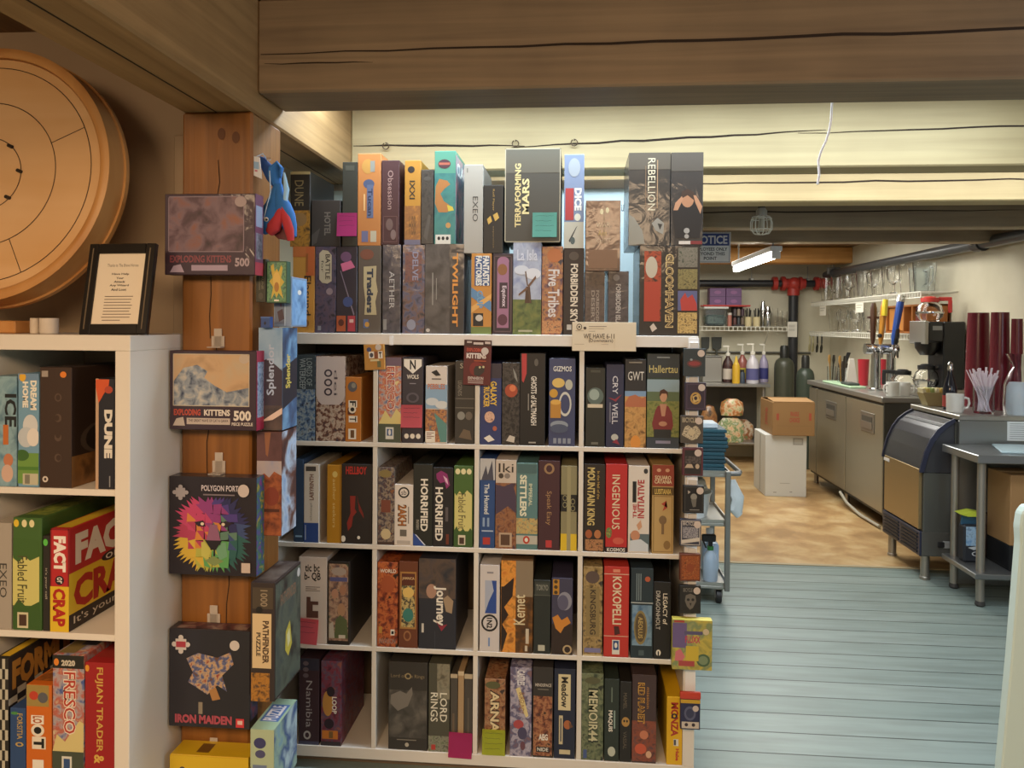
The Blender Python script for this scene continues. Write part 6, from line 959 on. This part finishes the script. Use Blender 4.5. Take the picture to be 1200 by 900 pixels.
# wooden rack between the shelves
t = thing('wooden_crate', 'orange-brown wooden divided crate on lower right-wall shelf', 'crate', (2.785, 6.35, zl+.006)); WD = wood('crate_wood', '#8a5020', '#a8682c', 2); DW = mat('#4a2a1c')
b = MB()
for y in (0, .25, .42, .78): b.box(0, .18, y, y+.02, 0, .24, WD, .002)
b.box(0, .18, 0, .8, 0, .015, WD).box(0, .18, 0, .8, .225, .24, WD).box(.165, .18, 0, .8, 0, .24, WD); b.build('crate_body', t)
MB().box(.02, .1, .03, .24, .02, .22, mat('#6a2c28', .5), .004).build('red_panel', t); MB().box(.02, .1, .45, .77, .02, .22, mat('#b07434', .5), .004).build('orange_panel', t)
# ---------------------------------------------------------------- bar counter in front of the cooler
CX, CZ = 2.302, 1.02
t = thing('bar_counter', 'stainless bar counter holding coffee machine and straws', 'counter', (CX, 4.79, 0)); cw = XR-CX-.01; cl = 5.47-4.79
MB().box(0, cw, 0, cl, CZ-.03, CZ, STEEL, .004).build('counter_top', t)
MB().box(.0, cw, .0, .02, .0, CZ-.0305, mat('#9a9c9a', .3, .8), .003).build('end_panel', t)
MB().box(.50, cw, .021, cl, 0, CZ-.0305, DARKST, .003).build('cabinet_body', t)
zk = CZ+.0008
# ice machine
IX, IY0, IY1 = 2.10, 4.835, 5.40
t = thing('ice_machine', 'stainless ice machine with curved dark lid and front grille', 'ice machine', (IX, IY0, 0)); wl = IY1-IY0
ICE_L = mat('#4a4c52', .25, .4); NV = mat('#2c3044', .35)
MB().box(.02, .68, .0, wl, .15, .66, mat('#6a6c68', .4, .6), .004).box(.20, .66, .0, wl, .66, .975, mat('#6a6c68', .4, .6), .004).build('body', t)
MB().box(0, .02, .02, wl-.02, .31, .68, mat('#a8926a', .34, .7), .003).build('front_panel', t)
prof = [(.0, .662), (.006, .70), (.03, .79), (.062, .865), (.10, .92), (.145, .958), (.197, .985), (.197, .662)]
MB().prism(prof, 1, .0, wl, ICE_L, .003, M=Matrix.Identity(4)).build('lid', t)
pr2 = [(-.010, .664), (-.004, .70), (.020, .795), (.053, .872), (.092, .929), (.138, .968), (.192, .998), (.196, .975), (.15, .940), (.11, .90), (.075, .85), (.045, .78), (.022, .69), (.015, .664)]
for y in (-.012, wl-.002): MB().prism(pr2, 1, y, y+.014, NV, .001).build('lid_edge', t)
MB().prism([(.125, .943), (.14, .9555), (.139, .9575), (.124, .945)], 1, .03, wl-.03, '#1c1d22').build('lid_groove', t)
b = MB().box(0, .02, .0, wl, .15, .30, NV, .003)
for k in range(6): b.box(-.006, .0, .03, wl/2-.02, .165+k*.022, .176+k*.022, '#171a26'); b.box(-.006, .0, wl/2+.02, wl-.03, .165+k*.022, .176+k*.022, '#171a26')
b.build('grille', t)
MB().box(.01, .24, -.008, 0, .155, .30, mat('#6c6c68', .4, .6), .002).box(.13, .18, -.014, -.008, .205, .25, '#8a8c8c', .003).box(.10, .14, -.018, -.008, .21, .245, '#1c1c1e', .004).build('switch_plate', t)
MB().box(-.004, 0, wl-.1, wl-.02, .645, .665, '#d8d8d8').build('badge', t)
for x in (.05, .62):
    for y in (.04, wl-.04): MB().cyl((x, y, 0), (x, y, .15), .026, BRUSH).lathe([(0, 0), (.03, 0), (.03, .015), (.026, .02)], BRUSH, (x, y, 0)).build('leg', t)
# stainless work table
TX, TY0, TY1, TZ = 2.195, 4.36, 4.775, .85
t = thing('steel_table', 'small stainless work table with undershelf by the right edge', 'table', (TX, TY0, 0)); tw = XR-TX-.02; tl = TY1-TY0
MB().box(0, tw, 0, tl, TZ-.045, TZ, mat('#a4a8aa', .3, .85), .004).build('table_top', t)
MB().box(.0, tw, .01, tl-.01, .165, .195, mat('#8a8c8c', .35, .8), .004).build('under_shelf', t)
for x in (.055, tw-.05):
    for y in (.07, tl-.05): MB().cyl((x, y, .02), (x, y, TZ-.046), .022, BRUSH).lathe([(0, 0), (.02, 0), (.026, .01), (.022, .03)], '#3a3a3a', (x, y, 0), 14).build('leg', t)
zq = .1955
a = PY(1133, 640, 4.62); t = thing('coffee_bag', 'dark printed coffee bag with blue picture under steel table', 'bag', (PY(1137, 640, 4.62).x, 4.62, zq)); h = hgt(1137, 604, 4.62, zq)
b = MB().box(-.055, .055, -.04, .04, 0, h*.82, '#22262e', .012).prism([(-.055, h*.8), (.055, h*.8), (.05, h), (-.05, h)], 1, -.006, .006, '#2c5a78', .002); b.face([R(10, 4, 92, 55, N4(22, '#5a88b8', '#9ab8d0', '#3a5a80')), P([(20, 60), (60, 56), (80, 62), (50, 66)], '#b8c0c4'), E(60, 76, 20, 6, '#b8bcc0'), E(60, 76, 14, 4, '#22262e'), R(60, 90, 92, 98, '#d8d8d4')], (-.055, -.04, h*.82), (.11, 0, 0), (0, 0, -h*.82)); b.build('bag_body', t)
tag(MB().prism([(-.07, .0), (.0, .018), (.07, .006), (.06, -.01), (-.03, -.012)], 1, -.03, .05, mat('#b8c83c', .6)).build('green_note', None, (t.location.x-.005, 4.61, zq+h+.0135)), 'yellow-green paper slip on top of the coffee bag', 'paper slip')
a = PY(1172, 620, 4.66); t = thing('menu_board', 'dark framed menu board leaning under the steel table', 'board', (a.x-.03, 4.70, zq+.001)); b = MB(); hh = .26
M = Matrix.Rotation(math.radians(-8), 4, 'X'); MB().box(-.06, .06, 0, .012, 0, hh, '#2c2420', .002, M=M).build('frame_border', t); MB().box(-.05, .05, -.003, 0, .012, hh-.012, N4(20, '#3a2c2c', '#5a4a44', '#2a2628'), M=M).build('picture', t)
a = PY(1184, 600, 4.44); zb = PY(1190, 640, 4.44).z; zt2 = PY(1190, 557, 4.44).z
t = thing('brown_carton', 'plain brown carton on black crate under the steel table', 'box', (a.x, 4.44, zb)); MB().box(0, .34, 0, .24, 0, min(zt2-zb, TZ-.06-zb), CB2, .004).build('carton_body', t); MB().box(.0, .34, .1, .14, min(zt2-zb, TZ-.06-zb), min(zt2-zb, TZ-.06-zb)+.001, '#c0a070').build('tape', t)
t = thing('black_crate', 'low black plastic crate beneath the brown carton', 'crate', (a.x, 4.44, zq+.001)); hc = zb-zq-.002
b = MB().box(0, .34, 0, .24, 0, .01, BLACKP)
for (x0, x1, y0, y1) in ((0, .34, 0, .01), (0, .34, .23, .24), (0, .01, .01, .23), (.33, .34, .01, .23)): b.box(x0, x1, y0, y1, .01, hc, BLACKP, .001)
b.build('crate_body', t)
for x, y in ((.03, -.006), (.2, -.006)): MB().box(x-.012, x+.012, y, 0, 0, hc, '#a89878', .001).build('slat', t)
# tray and paper on the table
a = PZ(1165, 521, TZ+.001); tag(MB().prism([(2.36, 4.44), (2.90, 4.43), (2.90, 4.72), (2.46, 4.735)], 2, 0, .012, mat('#b8d0d8', .4), .004).build('plastic_tray', None, (0, 0, TZ+.0008)), 'pale blue plastic tray lying on the steel table', 'tray')
a = PY(1181, 494, 4.783); tag(MB().box(0, .17, -.0015, 0, -.115, 0, '#d4dce0').face([R(8, 10+i*11, 92-(i % 3)*10, 13+i*11, '#8a949c') for i in range(8)], (0, -.0015, 0), (.17, 0, 0), (0, 0, -.115)).build('paper_notice', None, (a.x, 4.7885, a.z)), 'white printed notice taped on the bar counter end', 'notice')
# ---------------------------------------------------------------- things on the bar counter
# coffee brewer (faces left)
Yw = 6.17; xa, xb = PY(1074, 420, Yw).x, 2.94; zb_ = lambda y: PY(1095, y, Yw).z-zt
t = thing('coffee_brewer', 'black and steel coffee brewer on the bar counter', 'coffee machine', (0, Yw, zt)); z1 = zb_(377)
MB().box(xa-.03, xb, -.13, .13, 0, .06, BRUSH, .006).build('base', t)
MB().box(xa+.14, xb, -.13, .13, .06, z1, BLACKP, .008).build('back_column', t)
MB().box(xa+.03, xa+.14, -.13, .13, zb_(400), z1, mat('#24262a', .3), .008).box(xa+.0, xa+.03, -.135, .135, zb_(403), z1+.004, STEEL, .004).build('top_housing', t)
MB().lathe([(0, zb_(416)), (.05, zb_(416)), (.085, zb_(408)), (.09, zb_(401)), (0, zb_(401))], BLACKP, (xa+.07, -.02, 0), 20).build('brew_basket', t)
MB().box(xa+.06, xa+.13, -.132, -.13, zb_(387), zb_(382), '#8a8e90').build('name_plate', t)
def decanter(x, y, z, s, label, hcol, ang, liquid=None):
    t = thing('coffee_pot', label, 'coffee pot', (x, y, z), (0, 0, ang), 'glass coffee pots')
    MB().lathe([(0, 0), (.055*s, 0), (.08*s, .03*s), (.085*s, .06*s), (.07*s, .105*s), (.045*s, .13*s), (.05*s, .145*s), (.045*s, .145*s), (.04*s, .128*s), (.065*s, .1*s), (.079*s, .06*s), (.05*s, .008*s), (0, .008*s)], GLASS, seg=24).build('glass_globe', t)
    MB().lathe([(.052*s, .128*s), (.056*s, .128*s), (.056*s, .155*s), (.05*s, .155*s)], mat(hcol, .4), seg=24).lathe([(0, .150*s), (.05*s, .150*s), (.03*s, .165*s), (0, .167*s)], mat(hcol, .4), seg=20).build('collar_lid', t)
    MB().box(.05*s, .13*s, -.012*s, .012*s, .135*s, .16*s, mat(hcol, .4), .004).box(.108*s, .132*s, -.012*s, .012*s, .055*s, .14*s, mat(hcol, .4), .004).build('handle', t)
    MB().lathe([(.0855*s, .05*s), (.0862*s, .055*s), (.0855*s, .064*s)], CHROME, seg=24).build('steel_band', t)
decanter(xa+.085, Yw-.02, zt+z1+.0045, 1.15, 'empty glass coffee pot with red handle on the brewer', '#b8322c', -.3)
decanter(xa+.075, Yw-.0, zt+.0605, 1.12, 'glass coffee pot with black lid on the brewer base', '#232428', -.5)
decanter(PY(1058, 430, 6.40).x, 6.40, zt, 1.15, 'glass coffee pot with black handle left of brewer', '#1f2022', 2.9)
def mug(x, y, s, label, ang=0, zm=zt):
    t = thing('mug', label, 'mug', (x, y, zm), (0, 0, ang), 'white mugs on the bar counter')
    MB().lathe([(0, 0), (.036*s, 0), (.04*s, .006*s), (.042*s, .095*s), (.038*s, .095*s), (.036*s, .01*s), (0, .01*s)], mat('#dcdedc', .25), seg=22).build('mug_body', t)
    MB().sweep([(.038*s, 0, .078*s), (.062*s, 0, .072*s), (.066*s, 0, .048*s), (.058*s, 0, .025*s), (.038*s, 0, .02*s)], .006*s, mat('#dcdedc', .25), 8).build('handle', t)
q_ = PY(1046, 461, 6.07); mug(q_.x, q_.y, 1.15, 'white mug left of the coffee brewer, farther left', 3.4)
q_ = PY(1060, 463, 6.12); mug(q_.x-.005, q_.y, 1.1, 'white mug next to the coffee brewer base', -.4)
q_ = PY(1119, 485, 4.98); mug(q_.x, 4.98, 1.2, 'white mug in front of the syrup bottle', -.2, zk)
t = thing('syrup_pourer', 'dark glass syrup bottle with steel pour spout', 'bottle', (PY(1113, 470, 5.14).x, 5.14, zk)); h = hgt(1114, 424, 5.14, zk)
MB().lathe([(0, 0), (.040, 0), (.042, h*.4), (.036, h*.52), (.016, h*.74), (.014, h*.84), (0, h*.84)], mat('#20222c', .08), seg=22).build('bottle_body', t)
MB().lathe([(.016, h*.82), (.018, h*.86), (.014, h*.9), (.016, h*.95), (.006, h), (0, h)], CHROME, seg=16).build('pour_spout', t); MB().lathe([(.0428, h*.06), (.0428, h*.3)], '#9a3a34', seg=22).build('paper_label', t)
q_ = PZ(1093, 482, zk); t = thing('tea_basket', 'small basket of tea packets at front of the bar counter', 'basket', (PY(1093, 475, 5.38).x, 5.38, zk))
MB().prism([(-.05, 0), (.05, 0), (.085, .09), (-.085, .09)], 1, -.05, .05, mat('#8f8258', .6), .003).build('basket_body', t)
for k in range(6): M = Matrix.Translation((-.06+.024*k, .0, .05)) @ Matrix.Rotation(.25*(k-2.5)*.4, 4, 'Y'); MB().box(-.009, .009, -.04, .04, 0, .07, ['#c8c09a', '#b8a860', '#8a9a58', '#d0c8a8', '#b89a4a', '#a8a878'][k], .001, M=M).build('tea_packet', t)
# straws
xq, rq = pxr(1140, 1168, 4.94); t = thing('straw_jar', 'clear jar packed with pinkish white wrapped straws', 'jar', (xq, 4.94, zk))
MB().lathe([(0, 0), (.055, 0), (.06, .02), (.058, .17), (.054, .17), (.054, .012), (0, .012)], CLEARP, seg=24).build('jar', t)
r_ = random.Random(5); ST = mat('#e4d8e4', .6)
for k in range(34):
    a = k*2.399; f = math.sqrt((k+.5)/34); x1, y1 = .036*f*math.cos(a+2), .03*f*math.sin(a+2); x2, y2 = .105*f*math.cos(a), .07*f*math.sin(a)
    MB().box(-.0055, .0055, -.003, .003, 0, .255+r_.uniform(-.02, .02), ST, .0008, M=Matrix.Translation((x1, y1, .014)) @ Vector((x2-x1, y2-y1, .25)).to_track_quat('Z', 'Y').to_matrix().to_4x4()).build('straw', t)
xq, rq = pxr(1174, 1198, 4.95); t = thing('cup_bag', 'clear plastic bag of stacked lids beside the straws', 'bag', (xq+.015, 4.89, zk))
CL2 = shrink('#c8d0d8')
MB().lathe([(0, 0), (.07, .0), (.078, .05), (.075, .17), (.06, .2), (0, .2)], mat('#b8c4cc', .3), seg=20).build('stacked_lids', t)
BAG = glassm('thin_bag_film', '#eef2f8', .22, 1.12); MB().lathe([(.082, 0), (.088, .06), (.084, .18), (.06, .25), (.035, .29), (.06, .34), (.075, .37)], BAG, seg=14).build('bag_film', t)
# maroon tumbler stacks
for k, (x0, x1, yt, Y, l) in enumerate(((1131, 1162, 366.5, 5.37, 'tall dark red plastic tumbler stack beside the coffee brewer'), (1159, 1185, 366, 5.17, 'dark red tumbler stack, tall middle one behind straws'), (1184, 1200, 373.5, 5.06, 'dark red tumbler stack nearest the right edge'))):
    x, r = pxr(x0, x1, Y); h = hgt((x0+x1)/2, yt, Y, zk); t = thing('tumbler_stack', l, 'cup stack', (x, Y, zk), group='stacks of dark red tumblers')
    n = 9; MR = mat('#6c202e', .22)
    for i in range(n):
        z0 = h*i/n; rr = r*.94*(1.0-.2*i/n); hh_ = h/n
        MB().lathe([(rr, z0), (r*.94*(1.0-.2*(i+1)/n), z0+hh_)]+([(0, z0+hh_)] if i == n-1 else []), MR, seg=24).build('tumbler', t)
# ---------------------------------------------------------------- utility cart
kx1, kx0, ky0, ky1 = PY(852, 620, 4.30).x, .20, 4.30, 4.75; kz = PY(845, 552, 4.3).z
t = thing('utility_cart', 'grey steel utility cart on casters behind the tall shelf', 'cart', (kx0, ky0, 0)); w = kx1-kx0+.012; dp = ky1-ky0
for nm, z in (('top_shelf', kz-.035), ('middle_shelf', PY(845, 617, 4.3).z), ('bottom_shelf', .085)):
    MB().box(0, w, 0, dp, z, z+.018, STEEL, .003).box(0, w, 0, .006, z+.018, z+.036, STEEL).box(0, w, dp-.006, dp, z+.018, z+.036, STEEL).box(w-.006, w, .006, dp-.006, z+.018, z+.036, STEEL).build(nm, t)
zbs = .085; zms = PY(845, 617, 4.3).z
for x in (.014, w-.012):
    for y in (-.012, dp+.012): MB().box(x-.014, x+.014, y-.012, y+.012, .08, kz, mat('#8c8c88', .35, .7), .003).build('post', t)
MB().sweep([(w, -.01, kz-.012), (w+.05, -.01, kz-.01), (w+.06, .03, kz-.01), (w+.06, dp-.03, kz-.01), (w+.05, dp+.01, kz-.01), (w, dp+.01, kz-.012)], .014, mat('#7a7a78', .4, .6), 10).build('push_handle', t)
for x in (.05, w-.05):
    for y in (.03, dp-.03):
        o = MB().cyl((x-.013, y, .037), (x+.013, y, .037), .037, '#1c1c1e', seg=22).cyl((x-.015, y, .037), (x+.015, y, .037), .016, '#6a6a6a', seg=14).build('caster_wheel', t); MB().box(x-.022, x+.022, y-.018, y+.018, .076, .085, BRUSH, .002).box(x-.022, x-.017, y-.012, y+.012, .032, .078, BRUSH).box(x+.017, x+.022, y-.012, y+.012, .032, .078, BRUSH).build('caster_fork', o)
zz = kz-.017+.0005; xq = PY(838, 520, 4.45).x; r2 = random.Random(4); TL = [mat('#153f4c', .6), mat('#184856', .6), mat('#113642', .6)]
for i in range(11):
    h = .021; xx = r2.uniform(-.012, .012)
    o = MB().box(-.22, .10, -.13, .13, 0, h, TL[i % 3], .005).build('teal_tray', None, (xq-.05+xx, 4.50, zz))
    pr = [('undermost' if i == 0 else words[i]+' from bottom' if i < 10 else 'topmost')][0]
    tag(o, 'flat teal cutlery roll bag on the cart, %s of the stack' % pr, 'folded bag', 'teal bags stacked on the cart')
    if i in (2, 5, 8, 9): MB().ball((.092, -.105, h*.5), .010, mat('#d8d4bc', .6), seg=10).build('tie_knot', o)
    zz += h+.0006
o = tag(MB().box(-.09, .03, -.08, .08, 0, .028, '#c8d4dc', .004).build('white_packet', None, (xq-.02, 4.50, zz)), 'white paper packet on top of the teal stack', 'packet')
# draped cloth + basin + bottle on the cart
zz = zms+.0185
t = thing('plastic_basin', 'white plastic basin with cloth on cart middle shelf', 'basin', (kx1-.2, 4.49, zz)); MB().lathe([(0, 0), (.12, 0), (.14, .12), (.15, .14), (.145, .14), (.13, .12), (.11, .008), (0, .008)], mat('#d0d8da', .4), seg=28).build('basin_body', t)
o = thing('wrung_cloth', 'crumpled grey-white cloth heaped in the white basin', 'cloth', (kx1-.2, 4.49, zz+.10)); b = MB(); r3 = random.Random(8)
for k in range(10):
    pts = []; a0 = r3.uniform(0, 6.28)
    for j in range(7): a = a0+j*.5; pts.append((.10*math.cos(a)*r3.uniform(.6, 1.1), .09*math.sin(a)*r3.uniform(.6, 1.1), .04+.018*(k/3)+r3.uniform(-.012, .012)))
    b.sweep(pts, [.012, .024, .03, .03, .028, .022, .01], mat('#c4c0b4', .9), 8, .6)
b.build('cloth_folds', o)
o = MB(); pts = []
tag(MB().sweep([(0, 0, .10), (.006, -.01, .05), (.03, -.015, .0), (.02, -.02, -.06), (.04, -.02, -.10)], [.03, .05, .055, .06, .03], mat('#c8d4d8', .9), 10, .5).build('white_rag', None, (kx1+.055, 4.46, zms+.13)), 'white rag hanging at the right side of the cart', 'cloth')
zz = zbs+.0185; t = thing('spray_bottle', 'clear spray bottle with black trigger on cart bottom shelf', 'bottle', (PY(833, 670, 4.38).x, 4.40, zz)); h = .93*hgt(835, 622, 4.4, zz)
MB().lathe([(0, 0), (.04, 0), (.042, .02), (.042, h*.45), (.03, h*.58), (.014, h*.66), (0, h*.66)], mat('#a8bcd0', .15), seg=20).build('bottle_body', t); MB().lathe([(0, h*.66), (.018, h*.66), (.018, h*.74), (0, h*.74)], '#3c8a4a', seg=14).build('green_collar', t)
MB().box(-.05, .03, -.012, .012, h*.84, h, BLACKP, .006).box(-.012, .012, -.01, .01, h*.74, h*.86, BLACKP, .003).prism([(-.045, h*.84), (-.035, h*.84), (-.02, h*.70), (-.03, h*.70)], 1, -.006, .006, BLACKP).build('trigger_head', t)
t = thing('water_jug', 'clear blue plastic jug on cart bottom shelf', 'jug', (PY(838, 670, 4.5).x-.02, 4.58, zz)); MB().box(-.05, .05, -.05, .05, 0, .17, mat('#a8c0dc', .15), .02, seg=3).lathe([(.03, .168), (.018, .2), (.018, .22), (0, .22)], mat('#a8c0dc', .15), seg=16).build('jug_body', t); MB().lathe([(0, .22), (.022, .22), (.022, .245), (0, .245)], '#d8dce0', seg=16).build('cap', t)
# pale board leaning at right edge
Yp = 2.05; q = lambda x, y: (PY(x, y, Yp).x, PY(x, y, Yp).z)
bt = q(1159, 1072); pts = [(bt[0]+.0, .0), q(1174, 900), q(1186, 770), q(1196.5, 636), q(1195.5, 618), q(1198, 602), q(1204, 594), q(1230, 590), (q(1230, 590)[0]+.3, q(1230, 590)[1]), (q(1230, 590)[0]+.3, 0)]
tag(MB().prism(pts, 1, Yp, Yp+.035, mat('#c8dad2', .45), .004).build('painted_board'), 'tall pale mint painted board with rounded corner at right edge', 'board')
